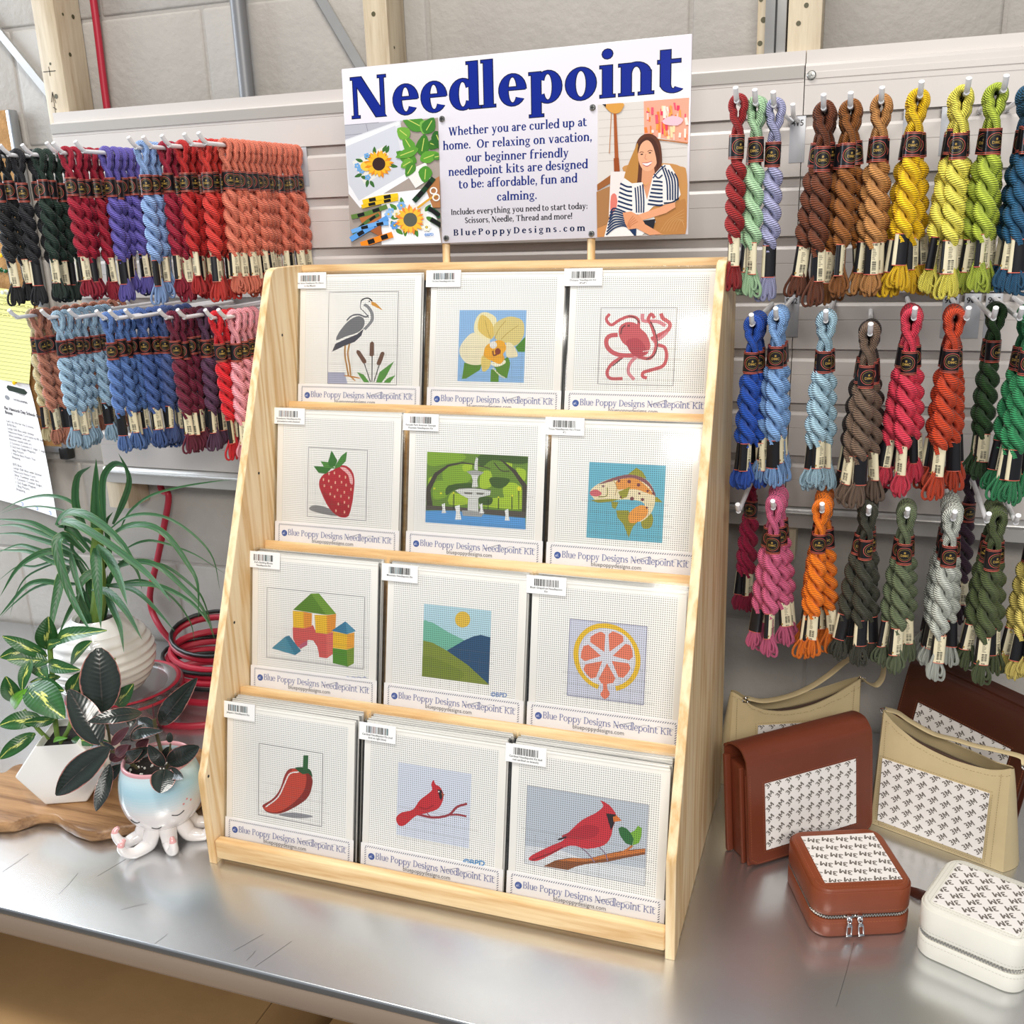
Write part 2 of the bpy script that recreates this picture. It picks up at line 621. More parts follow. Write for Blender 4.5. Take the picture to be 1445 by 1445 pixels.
def clip_poly(p, x0, x1, y0, y1):
    for ax, lim, sg in ((0, x0, 1), (0, x1, -1), (1, y0, 1), (1, y1, -1)):
        out = []
        for i in range(len(p)):
            a, b = p[i - 1], p[i]
            da, db = (a[ax] - lim) * sg, (b[ax] - lim) * sg
            if (da >= 0) != (db >= 0):
                t = da / (da - db)
                out.append((a[0] + t * (b[0] - a[0]), a[1] + t * (b[1] - a[1])))
            if db >= 0: out.append(b)
        p = out
        if len(p) < 3: return []
    return p


class Paint:
    """coloured shapes on the plane y = base of a local frame, printed towards -y"""
    def __init__(s, mb, base=0.0, f=None, step=0.00004, clip=None):
        s.mb = mb; s.base = base; s.f = f; s.step = step; s.l = 1; s.clip = clip; s.sub = 0

    def raw(s, poly, c, f='own'):
        g = s.f if f == 'own' else f
        p = [g(q) for q in poly] if g else list(poly)
        if s.clip: p = clip_poly(p, *s.clip)
        if len(p) < 3: return
        A = sum(p[i - 1][0] * p[i][1] - p[i][0] * p[i - 1][1] for i in range(len(p)))
        if abs(A) < 1e-12: return
        if A < 0: p = p[::-1]
        s.n = (getattr(s, 'n', 0) + 1) % 9
        y = s.base - s.step * s.l - s.n * 4e-7
        s.mb.add([(a, y, b) for a, b in p], [tuple(range(len(p)))], 0, c)

    def poly(s, pts, c, smooth=0):
        if smooth: pts = cat2(pts, smooth)
        s.raw(pts, lin(c)); s.l += 1

    def polys(s, ps, c, f='own'):
        c = lin(c)
        for i, p in enumerate(ps):
            s.raw(p, c, f)
            s.l += s.sub
        s.l += 1

    def stroke(s, pts, w, c, smooth=4, taper=False):
        if smooth: pts = cat2(pts, smooth, False)
        n = len(pts)
        ws = w if not taper else [w * (0.25 + 0.75 * math.sin(PI * min(1, 0.5 + 0.5 * (1 - i / (n - 1))))) for i in range(n)]
        s.polys(stroke_quads(pts, ws), c)

    def ell(s, cx, cy, rx, ry, c, n=18, rot=0):
        s.poly([(cx + rx * math.cos(2 * PI * i / n) * math.cos(rot) - ry * math.sin(2 * PI * i / n) * math.sin(rot),
                 cy + rx * math.cos(2 * PI * i / n) * math.sin(rot) + ry * math.sin(2 * PI * i / n) * math.cos(rot)) for i in range(n)], c)


# a small Roman letter set drawn as stems, bowls and serifs
def glyph(ch, T=0.125, h=0.045, g=0.0, sr=0.045):
    P = []
    X, Cp, A, D, st = 0.47, 0.66, 0.73, -0.21, 0.035

    def rect(a, b, c, d): P.append([(a - g, b - g), (c + g, b - g), (c + g, d + g), (a - g, d + g)])

    def ring(cx, cy, rx, ry, a0=0, a1=360, t=T, hh=h):
        n = max(4, int(abs(a1 - a0) / 15))
        for i in range(n):
            q = []
            for a, o in ((a0 + (a1 - a0) * i / n, 1), (a0 + (a1 - a0) * (i + 1) / n, 1), (a0 + (a1 - a0) * (i + 1) / n, 0), (a0 + (a1 - a0) * i / n, 0)):
                a = R(a)
                q.append((cx + (rx + g if o else rx - t - g) * math.cos(a), cy + (ry + g if o else ry - hh - g) * math.sin(a)))
            P.append(q)

    def slant(x0, y0, x1, y1, w):
        P.append([(x0 - w / 2 - g, y0 - g), (x0 + w / 2 + g, y0 - g), (x1 + w / 2 + g, y1 + g), (x1 - w / 2 - g, y1 + g)])

    def stem(x, y0, y1, b=3, t=3, w=T):
        rect(x, y0, x + w, y1)
        if b: rect(x - (sr if b & 1 else 0), y0, x + w + (sr if b & 2 else 0), y0 + st)
        if t: rect(x - (sr if t & 1 else 0), y1 - st, x + w + (sr if t & 2 else 0), y1)
    s = sr
    B = X / 2
    w = 0
    if ch == ' ': return 0.2, P
    if ch in 'ceo':
        rx = 0.215 if ch == 'o' else 0.2
        if ch == 'o': ring(rx, B, rx, B + .01, 0, 360, T * 1.02); w = 2 * rx
        if ch == 'c': ring(rx, B, rx, B + .01, 50, 325, T); P.append([(rx + .05, X - .03), (rx + .17, X - .1), (rx + .13, X - .16), (rx + .04, X - .1)]); w = 1.85 * rx
        if ch == 'e': ring(rx, B, rx, B + .01, 0, 325, T); rect(rx * .4, B, 2 * rx - .02, B + h); w = 1.95 * rx
    elif ch in 'dbpqg':
        rx = 0.2
        if ch == 'd': ring(rx, B, rx, B + .01, 30, 330); stem(2 * rx - T * .75, 0, A, 2, 1); w = 2 * rx + T * .25
        if ch == 'b': stem(s * .6, 0, A, 0, 1); ring(s * .6 + rx + T * .2, B, rx, B + .01, -150, 150); w = s + 2 * rx + T * .2
        if ch == 'p': stem(s, D, X, 3, 1); ring(s + rx + T * .25, B, rx, B + .01, -150, 150); w = s + 2 * rx + T * .25
        if ch == 'g':
            ring(.18, .31, .17, .17, 0, 360, T * .8, h * .9); ring(.2, -.08, .2, .12, 0, 360, T * .6, h); rect(.06, .04, .3, .1); rect(.28, .4, .4, .46); w = .4
        if ch == 'q': ring(rx, B, rx, B + .01, 30, 330); stem(2 * rx - T * .75, D, X, 3, 0); w = 2 * rx + T * .25
    elif ch in 'nmhru':
        x = s; tp = A if ch == 'h' else X
        if ch == 'u':
            stem(x, .12, X, 0, 1); ring(x + .19, .17, .19, .18, 180, 330, T, h); stem(x + .26, 0, X, 2, 1); w = x + .26 + T + s * .5
        else:
            stem(x, 0, tp, 3, 1)
            if ch == 'r':
                ring(x + .19, X - .2, .16, .2, 60, 170, T * .5, h * 1.3); P.append([(x + .2, X), (x + .33, X - .02), (x + .33, X - .12), (x + .23, X - .12)]); w = x + .34
            else:
                for k in range(2 if ch == 'm' else 1):
                    x0 = x + k * .27
                    ring(x0 + .2, X - .17, .2, .18, 15, 165, T, h * 1.3); stem(x0 + .4 - T, 0, X - .13, 3, 0)
                w = x + .4 + .27 * (ch == 'm') + s
    elif ch in 'iljk':
        if ch == 'i': stem(s, 0, X, 3, 1); P.append([(s + T / 2 + (.07 + g) * math.cos(a), .64 + (.07 + g) * math.sin(a)) for a in [R(i * 30) for i in range(12)]]); w = T + 2 * s
        if ch == 'l': stem(s, 0, A, 3, 1); w = T + 2 * s
        if ch == 'k': stem(s, 0, A, 3, 1); slant(s + T, .2, s + .33, X, .06); slant(s + .36, 0, s + T + .06, .27, T); rect(s + .2, 0, s + .46, st); rect(s + .2, X - st, s + .44, X); w = .5
    elif ch == 'a':
        ring(.17, .135, .16, .145, 60, 330, T * .9, h); ring(.18, X - .17, .16, .18, 0, 160, T * .9, h * 1.2); stem(.34 - T, 0, X - .15, 2, 0); w = .36
    elif ch == 'f': stem(s, 0, X + .1, 3, 0); ring(s + .2, X + .06, .2, .21, 50, 180, T, h * 1.2); rect(0, X - st * 1.3, .3, X); w = .32
    elif ch == 't': stem(s, .1, X + .14, 0, 0); ring(s + .17, .13, .17, .14, 180, 320, T, h * 1.3); rect(0, X - st * 1.3, .3, X); w = .33
    elif ch == 's':
        ring(.16, X - .13, .15, .14, 20, 270, T * .8, h * 1.3); ring(.17, .13, .15, .14, -160, 90, T * .8, h * 1.3); slant(.25, .15, .09, .31, T * .8); w = .33
    elif ch in 'vwy':
        for k in range(2 if ch == 'w' else 1):
            x0 = k * .27
            slant(x0 + .22, 0, x0 + .08, X, T * .9); slant(x0 + .22, 0, x0 + .36, X, h * 1.1); rect(x0 - .02, X - st, x0 + .17, X); rect(x0 + .28, X - st, x0 + .44, X)
        if ch == 'y': slant(.12, D, .23, .04, h * 1.2); P.append([(.02, D), (.15, D), (.15, D + .09), (.02, D + .09)])
        w = .44 + .27 * (ch == 'w')
    elif ch == 'x': slant(.34, 0, .1, X, T * .95); slant(.08, 0, .33, X, h); [rect(a, b, a + .17, b + st) for a in (0, .25) for b in (0, X - st)]; w = .42
    elif ch == 'z': rect(.02, 0, .34, h); rect(.02, X - h, .34, X); slant(.08, 0, .28, X, T); w = .36
    elif ch in 'BPDRK':
        stem(s, 0, Cp, 1, 1)
        if ch in 'BPR': ring(s + T + .08, Cp * .76, .2, Cp * .25, -90, 90, T, h); rect(s + T, Cp - h, s + T + .09, Cp); rect(s + T, Cp * .51, s + T + .09, Cp * .51 + h)
        if ch == 'B': ring(s + T + .09, Cp * .27, .22, Cp * .28, -90, 90, T, h); rect(s + T, 0, s + T + .1, h)
        if ch == 'D': ring(s + T + .04, Cp / 2, .34, Cp / 2, -90, 90, T, h); rect(s + T, 0, s + T + .06, h); rect(s + T, Cp - h, s + T + .06, Cp)
        if ch == 'K': slant(s + T, .26, s + .43, Cp, .05); slant(s + .45, 0, s + T + .06, .38, T); rect(s + .3, 0, s + .56, st); rect(s + .3, Cp - st, s + .53, Cp); rect(s, 0, s + T + s, st)
        w = {'B': s + T + .32, 'P': s + T + .3, 'D': s + T + .39, 'K': .6, 'R': .5}[ch]
        if ch == 'P': rect(0, 0, s + T + s, st)
    elif ch == 'N':
        stem(s, 0, Cp, 3, 1, T * .42); stem(s + .44, 0, Cp, 0, 3, T * .42); slant(s + .44, 0, s + .05, Cp, T * 1.25); w = .62
    elif ch == 'W':
        for k in (0, 1): slant(.24 + .3 * k, 0, .09 + .3 * k, Cp, T); slant(.24 + .3 * k, 0, .39 + .3 * k, Cp, h * 1.1)
        rect(-.01, Cp - st, .2, Cp); rect(.28, Cp - st, .48, Cp); rect(.61, Cp - st, .78, Cp); w = .76
    elif ch == 'O': ring(.31, Cp / 2, .3, Cp / 2 + .01, 0, 360, T * 1.1, h); w = .62
    elif ch == 'I': stem(s, 0, Cp); w = T + 2 * s
    elif ch == 'S': ring(.2, Cp - .17, .18, .18, 15, 270, T * .9, h * 1.2); ring(.21, .17, .19, .18, -165, 90, T * .9, h * 1.2); slant(.31, .2, .1, .44, T * .9); w = .42
    elif ch == 'T': stem(.24, 0, Cp, 3, 0); rect(0, Cp - h, .24 * 2 + T, Cp); rect(0, Cp - .16, .03, Cp); rect(.45 + T, Cp - .16, .48 + T, Cp); w = .5 + T
    elif ch in '.,:!':
        def dot(cy): P.append([(.08 + (.065 + g) * math.cos(R(a)), cy + (.065 + g) * math.sin(R(a))) for a in range(0, 360, 45)])
        dot(.06)
        if ch == ',': P.append([(.06, .06), (.14, .06), (.08, -.12), (.03, -.12)])
        if ch == ':': dot(.36)
        if ch == '!': P.append([(.04, .2), (.12, .2), (.16, .7), (.0, .7)])
        w = .17
    else:
        rect(0, 0, .3, .4); w = .35
    return w, P


def serif_text(s, T=0.125, h=0.045, g=0.0, gap=0.035, sr=.045):
    x = 0; out = []
    for ch in s:
        w, P = glyph(ch, T, h, g, sr)
        out += [[(a + x, b) for a, b in p] for p in P]
        x += w + gap
    return x - gap, out


_tc = {}


def sans_text(s, bold=0.0):
    """outline letters of the built-in sans face as polygons, unit size"""
    k = (s, bold)
    if k not in _tc:
        cu = bpy.data.curves.new('t', 'FONT')
        cu.body = s; cu.offset = bold; cu.resolution_u = 2
        ob = bpy.data.objects.new('t', cu)
        me = bpy.data.meshes.new_from_object(ob)
        vs = [v.co for v in me.vertices]
        P = [[(vs[i].x, vs[i].y) for i in p.vertices] for p in me.polygons]
        wd = max([v.x for v in vs] or [0.3])
        bpy.data.objects.remove(ob); bpy.data.curves.remove(cu); bpy.data.meshes.remove(me)
        _tc[k] = (wd, P)
    return _tc[k]


def place(P, x, y, sx, sy=None, rot=0, shear=0):
    sy = sx if sy is None else sy
    c, s = math.cos(rot), math.sin(rot)
    return [[(x + (a * sx + b * shear) * c - b * sy * s, y + (a * sx + b * shear) * s + b * sy * c) for a, b in p] for p in P]

# ================================================================ THE SETTING
FZ = -0.9
MB().box(-3.2, 3.2, -2.6, 0.9, FZ - 0.05, FZ).build('floor', 'floor', kind='structure')
YW = 0.600     # face of the block wall
wall = MB().box(-2.6, 2.6, YW + 0.0025, YW + 0.2, FZ, 1.9).build('wall_back', 'mortar', kind='structure')
row = 0
z = 0.172 - 0.196 * 5
blk = None
while z < 1.8:
    x = -2.6 - (0.2 if row % 2 else 0.0) + 0.12
    while x < 2.5:
        if -1.5 < x < 1.6 and z > -0.45 and z < 1.4:
            if blk is None:
                blk = MB().rbox(0.0015, 0.3985, 0, 0.012, 0.0015, 0.1945, 0.0055, seg=3).mesh('block', 'paint')
            o = link('block', blk, wall)
            o.location = (x, YW + random.uniform(-0.0006, 0.0006), z)
        x += 0.4
    z += 0.196
    row += 1

# timber studs against the wall
for (x0, x1, y0, z0, lab) in (
        (-0.5655, -0.5205, 0.537, 0.300, 'rough sawn timber stud beside the red cable at the far left'),
        (0.0445, 0.0835, 0.537, 0.300, 'rough sawn timber stud behind the top left corner of the sign'),
        (0.6150, 0.6270, 0.560, 0.325, 'timber stud edge just left of the slotted metal upright'),
        (0.6565, 0.6990, 0.537, 0.300, 'pale timber stud with one knot right of the slotted metal upright')):
    p = thing('timber_stud', lab, 'post', (0, 0, 0))
    MB().rbox(x0, x1, y0, YW - 0.0015, z0, 1.6, 0.0015).build('post_body', 'stud', p)
    rr = random.Random(int(x0 * 1000))
    for i in range(4):
        MB().disc((x0 + (x1 - x0) * rr.uniform(0.25, 0.75), y0 - 0.0004, rr.uniform(1.0, 1.25)), rr.uniform(0.002, 0.004), (0, -1, 0), 12).build('knot', 'stem_dark', p)
        if y0 < 0.55: MB().disc((x1 + 0.0004, rr.uniform(y0 + 0.012, YW - 0.02), rr.uniform(1.0, 1.25)), rr.uniform(0.002, 0.004), (1, 0, 0), 12).build('knot', 'stem_dark', p)
# pencilled cross and arrow on the left stud
pm = MB()
for a, b in (((-0.562, 1.068), (-0.536, 1.068)), ((-0.549, 1.075), (-0.549, 1.061)), ((-0.5545, 1.020), (-0.5495, 1.036)), ((-0.5495, 1.036), (-0.5455, 1.018)), ((-0.5495, 1.036), (-0.5495, 1.000)), ((-0.553, 1.012), (-0.546, 1.008))):
    pm.tube([(a[0], 0.5366, a[1]), (b[0], 0.5366, b[1])], 0.0005, 4)
pm.build('pencil_mark', 'dark', bpy.data.objects['timber_stud'], kind='stuff')

up = thing('slotted_upright', 'grey slotted metal upright between two timber studs above the right slatwall', 'bracket')
b = MB().rbox(0.6275, 0.6545, 0.5375, 0.560, 0.985, 1.6, 0.001)
b.build('channel', 'strap', up)
b = MB()
b.box(0.6400, 0.6425, 0.5366, 0.5380, 0.995, 1.3)
b.build('slot', 'dark', up)
st = thing('metal_brace', 'thin grey diagonal metal brace at the left edge behind the stud', 'brace')
MB().prism([(-0.80, 1.262), (-0.79, 1.272), (-0.569, 1.006), (-0.579, 0.996)], 'Y', 0.590, 0.5955).build('strap', 'strap', st)
st = thing('metal_brace', 'thin grey diagonal metal brace running down behind the sign top left corner', 'brace')
MB().prism([(-0.14, 1.272), (-0.125, 1.278), (0.036, 1.005), (0.022, 0.999)], 'Y', 0.590, 0.5955).build('strap', 'strap', st)

cd = thing('conduit_pipe', 'grey metal conduit running up the wall between the red cable and the sign', 'pipe')
MB().tube([(-0.198, 0.583, 0.95), (-0.198, 0.583, 1.6)], 0.0125, 16).build('pipe', 'conduit', cd)

# slatwall panels
F = 0.5206


def slat_panel(x0, x1, label, cap):
    p = thing('slatwall', label, 'slatwall', (0, 0, 0), group='slatwall boards')
    prof = [(F, 0), (F, 0.0392), (F + 0.0008, 0.0398), (F, 0.0404), (F, 0.0585), (F + 0.0022, 0.0622), (F + 0.0085, 0.0635), (F + 0.0085, 0.079), (F + 0.0155, 0.079), (F + 0.0155, 0.0065), (F + 0.006, 0.0065), (F + 0.006, 0)]
    me = MB().prism(prof, 'X', x0, x1).mesh('slat', 'slat', False)
    for k in range(8):
        o = link('slat', me, p)
        o.location = (0, 0, 0.9229 - 0.0763 * k - (0.0 if k < 7 else 0.0))
    t = MB()
    t.prism([(F, 0.9229 + 0.0592), (F, 0.9830), (F + 0.015, 0.9830), (F + 0.015, 0.9229 + 0.0592)], 'X', x0, x1) if 0 else None
    if cap:
        t.rbox(x0, x1, F - 0.0015, F + 0.0155, 0.9672, 0.9832, 0.0008)
        t.box(x0, x1, F + 0.0010, F + 0.0082, 0.9590, 0.9668)
    else:
        t.rbox(x0, x1, F + 0.004, F + 0.0155, 0.9770, 0.9832, 0.0006)
        t.rbox(x0, x1, F - 0.0010, F + 0.0082, 0.9660, 0.9745, 0.0006)
        t.box(x0, x1, F + 0.004, F + 0.0155, 0.9600, 0.9772)
        t.box(x0, x1, F - 0.0006, F + 0.0082, 0.9590, 0.9645)
    t.build('top_trim', 'slat_cap' if cap else 'slat', p, False)
    b = MB()
    lip = [(F + 0.012, 0.3888), (F + 0.002, 0.3875), (F - 0.003, 0.384), (F - 0.005, 0.3795), (F - 0.003, 0.3755), (F, 0.374), (F, 0.3560), (F + 0.0155, 0.3560), (F + 0.0155, 0.3895)]
    b.prism(lip, 'X', x0, x1)
    b.build('bottom_trim', 'slat_metal', p, True, 50)
    return p


slat_panel(-0.549, 0.6815, 'pale grey slatwall panel behind the sign and left yarn', True)
sp = slat_panel(0.6827, 1.35, 'pale grey slatwall panel on the right behind the brown and yellow yarn', False)
s = MB().lathe([(0.0058, 0), (0.0058, 0.0015), (0.0045, 0.0028), (0, 0.003)], 16)
for v in range(len(s.v)):
    x, y, z = s.v[v]; s.v[v] = (0.6905 + x, F - 0.001 - z, 0.9705 + y)
s.box(0.6870, 0.6940, F - 0.0046, F - 0.0038, 0.9699, 0.9711)
s.box(0.6899, 0.6911, F - 0.0046, F - 0.0038, 0.9670, 0.9740)
s.build('panel_screw', 'screw', sp)

# ================================================================ TABLE
tb = thing('steel_table', 'stainless steel worktop with scratches carrying the display stand and bags', 'table', (0, 0, FZ))
YF = -0.1535
top = MB().rbox(-1.6, 1.9, YF, 0.594, -0.012, 0.0, 0.0025, seg=3)
for i in range(len(top.v)): top.v[i] = (top.v[i][0], top.v[i][1], top.v[i][2] - FZ)
top.build('tabletop', 'steel', tb)
ed = MB().rbox(-1.6, 1.9, YF + 0.0005, YF + 0.0035, 0.9 - 0.040, 0.9 - 0.004, 0.0008)
ed.rbox(-1.6, 1.9, YF + 0.0005, YF + 0.018, 0.9 - 0.0405, 0.9 - 0.038, 0.0008)
ed.build('front_apron', 'steel_edge', tb)
lg = None
for x in (-1.45, 1.75):
    for y in (-0.10, 0.54):
        MB().tube([(x, y, 0.0), (x, y, 0.888)], 0.02, 16).build('leg', 'steel_edge', tb)
for a, b in (((4, 1230), (40, 1205)), ((83, 1262), (110, 1232)), ((138, 1236), (178, 1212)), ((170, 1284), (208, 1275)), ((218, 1332), (236, 1318)), ((330, 1342), (372, 1318)), ((348, 1355), (360, 1342)), ((360, 1364), (412, 1328)), ((1180, 1420), (1205, 1330))):
    A = at(a[0], a[1], Z=0.0001); B_ = at(b[0], b[1], Z=0.0001)
    mdl = (A + B_) / 2 + Vector((0.001, 0.002, 0))
    MB().tube([v + Vector((0, 0, 0.9)) for v in (A, mdl, B_)], 0.00022, 4).build('scratch', 'pebble', tb)

# cardboard boxes under the table
def carton(x0, x1, y0, y1, zt, h, label, rot=0, flap=True):
    c = thing('cardboard_box', label, 'box', ((x0 + x1) / 2, (y0 + y1) / 2, zt - h), (0, 0, R(rot)), 'brown cartons under the table')
    w = (x1 - x0) / 2; d = (y1 - y0) / 2
    MB().rbox(-w, w, -d, d, 0, h - 0.005, 0.003).build('box_body', 'cardboard', c)
    if flap:
        me = MB().rbox(-w, w, -d, -0.0015, h - 0.0045, h, 0.001).mesh('flap', 'cardboard')
        link('flap', me, c)
        o = link('flap', me, c); o.rotation_euler = (0, 0, PI)
        MB().box(-w * 0.99, w * 0.99, -0.03, 0.03, h + 0.0002, h + 0.0006).build('tape', 'tape', c)
    return c


carton(-0.47, 0.075, -0.235, 0.30, -0.20, 0.70, 'large brown cardboard box directly under the front left table edge')
carton(-1.02, -0.485, -0.235, 0.30, -0.185, 0.715, 'brown cardboard box at the far left bottom corner, mostly cut off', 2)
carton(0.16, 0.60, -0.22, 0.30, -0.22, 0.68, 'brown cardboard box under the table right of the large one', -3)

# ================================================================ DISPLAY STAND
WS = 0.62; TS = 0.0112
sd = thing('display_stand', 'pale pine tiered display stand with four rows of needlepoint kits', 'display stand', (0, 0, 0))


def panel_outline():
    o = [(0.0, 0.0), (0.026, 0.0), (0.030, 0.005), (0.045, 0.005), (0.330, 0.005), (0.335, 0.0), (0.372, 0.0)]
    o += [(0.378, 0.735), (0.376, 0.744), (0.370, 0.750), (0.362, 0.752)]
    o += [(0.289, 0.752), (0.280, 0.750), (0.2735, 0.7445), (0.270, 0.738)]
    o += [(0.006, 0.139), (0.0025, 0.134), (0.0005, 0.127), (0.0, 0.12)]
    return o


for x in (0, WS - TS):
    m = MB().prism(panel_outline(), 'X', x, x + TS)
    o = m.build('side_panel', 'pine', sd, True, 30)
    bv = o.modifiers.new('bevel', 'BEVEL'); bv.width = 0.0009; bv.segments = 2; bv.limit_method = 'ANGLE'; bv.angle_limit = R(40)
DY, DZ = 0.0945, 0.1775
for k in range(4):
    yb = 0.0006 + 0.0935 * k
    z0, z1 = (0.0085, 0.0362) if k == 0 else (DZ * k + 0.006, DZ * k + 0.0338)
    (MB().rbox(TS + 0.0003, WS - TS - 0.0003, yb + (0.0 if k == 0 else 0.004), yb + 0.0135, z0, z1, 0.003, seg=3)).build('front_board' if k == 0 else 'shelf_lip', 'pine_x', sd)
    MB().rbox(TS + 0.0003, WS - TS - 0.0003, yb + 0.0138, 0.090 + DY * k if k < 3 else 0.350, DZ * k + 0.0045, DZ * k + 0.0125, 0.0005).build('shelf', 'pine_x', sd)
# leaning back boards and the top rail that carries the dowels
LEAN = R(12)
for k in range(4):
    m = MB().rbox(TS + 0.0003, WS - TS - 0.0003, 0, 0.006, 0.0, 0.205, 0.0005)
    o = m.build('back_board', 'pine_x', sd)
    o.location = (0, 0.0191 + DY * k + 0.034, 0.0130 + DZ * k)
    o.rotation_euler = (-LEAN, 0, 0)
MB().rbox(TS + 0.0003, WS - TS - 0.0003, 0.352, 0.370, 0.728, 0.7515, 0.002).build('top_rail', 'pine_x', sd)
h = MB()
for (y, z) in ((0.285, 0.661), (0.193, 0.486), (0.100, 0.305), (0.0075, 0.128)):
    h.disc((TS + 0.0003, y, z), 0.0020, (1, 0, 0), 12)
    h.disc((WS - TS - 0.0003, y, z), 0.0020, (-1, 0, 0), 12)
h.build('screw_hole', 'dark', sd, kind='stuff')

# ================================================================ NEEDLEPOINT KITS
KW = 0.194; KH = 0.2015


def tf(o, s):
    return lambda p: (o[0] + p[0] / s, o[1] + p[1] / s)


def frame_outline(P, c4, c='#77757A', w=None, t=3.2):
    c4 = list(c4)
    for i in range(4):
        P.stroke([c4[i], c4[(i + 1) % 4]], t, c, 0)


def art_heron(P):
    q = [(428, 212), (810, 212), (830, 775), (455, 775)]
    P.poly([(450, 705), (545, 705), (565, 772), (452, 772)], '#AEB2CC')
    frame_outline(P, q)
    P.poly([(487, 508), (497, 465), (535, 405), (575, 370), (610, 362), (635, 385), (632, 430), (600, 462), (540, 485)], '#77787C', 4)
    P.poly([(467, 580), (484, 530), (540, 500), (600, 472), (634, 438), (624, 480), (590, 518), (530, 545)], '#4B4B55', 0)
    P.stroke([(628, 290), (650, 305), (672, 340), (678, 380), (660, 415), (638, 442)], 17, '#8B8C90', 4)
    P.stroke([(612, 262), (608, 308), (628, 332), (652, 360), (655, 372)], 5, '#6E6F73')
    P.stroke([(610, 268), (625, 255), (650, 252), (672, 270)], 8, '#2E2E33')
    P.stroke([(538, 388), (562, 360), (600, 351), (640, 366), (655, 355)], 9, '#6A6B70')
    P.poly([(666, 270), (692, 282), (735, 328), (700, 310), (668, 292)], '#D99A3C')
    P.ell(656, 271, 4, 4, '#1E1E22')
    for pts in ([(538, 540), (541, 600), (558, 680), (568, 725)], [(562, 530), (556, 590), (570, 660), (580, 722)]):
        P.stroke(pts, 9, '#B98A48')
    P.stroke([(545, 724), (580, 728), (630, 738)], 7, '#C8862F')
    P.stroke([(575, 722), (606, 754)], 7, '#C8862F', 0)
    for a, b in (((640, 620), (690, 760)), ((690, 600), (698, 760)), ((735, 640), (708, 760))):
        P.stroke([a, b], 5, '#4A4A48', 0)
    for a, b in (((612, 578), (652, 640)), ((685, 525), (688, 598)), ((746, 585), (728, 650))):
        P.stroke([(a[0] * 1.15 - b[0] * .15, a[1] * 1.15 - b[1] * .15), a, b, (b[0] * 1.1 - a[0] * .1, b[1] * 1.1 - a[1] * .1)], [4, 22, 24, 10], '#70503F', 0)
    for l in ([(612, 700), (650, 715), (685, 762), (655, 762)], [(720, 762), (735, 700), (810, 632), (772, 725), (750, 762)], [(760, 762), (780, 735), (822, 715), (795, 762)]):
        P.poly(l, '#5E9A45')


def art_orchid(P):
    P.poly([(185, 178), (1155, 178), (1130, 1230), (165, 1225)], '#93BCE6')
    G_ = '#5F8F2E'
    P.poly([(265, 950), (520, 960), (500, 1050), (300, 1180), (232, 1190)], G_)
    P.poly([(655, 1040), (770, 1060), (770, 1225), (650, 1225)], G_)
    P.poly([(700, 1000), (900, 850), (935, 950), (890, 1170), (780, 1110)], G_)
    P.poly([(1005, 715), (1145, 560), (1145, 780), (1040, 780)], '#4F8A2A')
    P.poly([(190, 780), (230, 660), (380, 510), (560, 560), (640, 640), (560, 760), (530, 960), (330, 970), (225, 880)], '#EFE6C4', 4)
    P.poly([(400, 480), (430, 300), (520, 212), (640, 230), (730, 320), (690, 520), (640, 610), (500, 560)], '#F1E6B8', 4)
    P.poly([(470, 480), (470, 320), (520, 245), (630, 320), (700, 480), (650, 600)], '#E2C468', 4)
    P.poly([(720, 600), (690, 400), (850, 285), (1000, 280), (1110, 350), (1120, 540), (1010, 690), (850, 650)], '#DDCB84', 4)
    P.poly([(870, 660), (960, 670), (1040, 820), (1000, 860), (880, 850)], '#EFE3BC', 4)
    P.poly([(520, 850), (640, 880), (640, 1000), (560, 1080), (520, 1030)], '#E4CC74', 4)
    P.poly([(660, 940), (840, 900), (860, 950), (760, 1000), (680, 990)], '#F3F0D8', 4)
    P.poly([(550, 790), (590, 690), (740, 620), (840, 640), (870, 740), (830, 820), (850, 880), (790, 960), (690, 930), (560, 860)], '#F0AE2E', 4)
    for l in ([(560, 320), (600, 480), (650, 600)], [(860, 330), (760, 460), (700, 600)], [(1040, 400), (900, 500), (800, 600)]):
        P.stroke(l, 10, '#B39A4A')
    P.ell(685, 685, 52, 55, '#E9E6E0')
    P.stroke([(680, 770), (690, 835), (740, 825)], 20, '#7A3A26')
    P.ell(752, 780, 42, 48, '#8A3F2C')
    P.stroke([(680, 1020), (780, 1120), (860, 1165)], 16, '#DCE0B8')


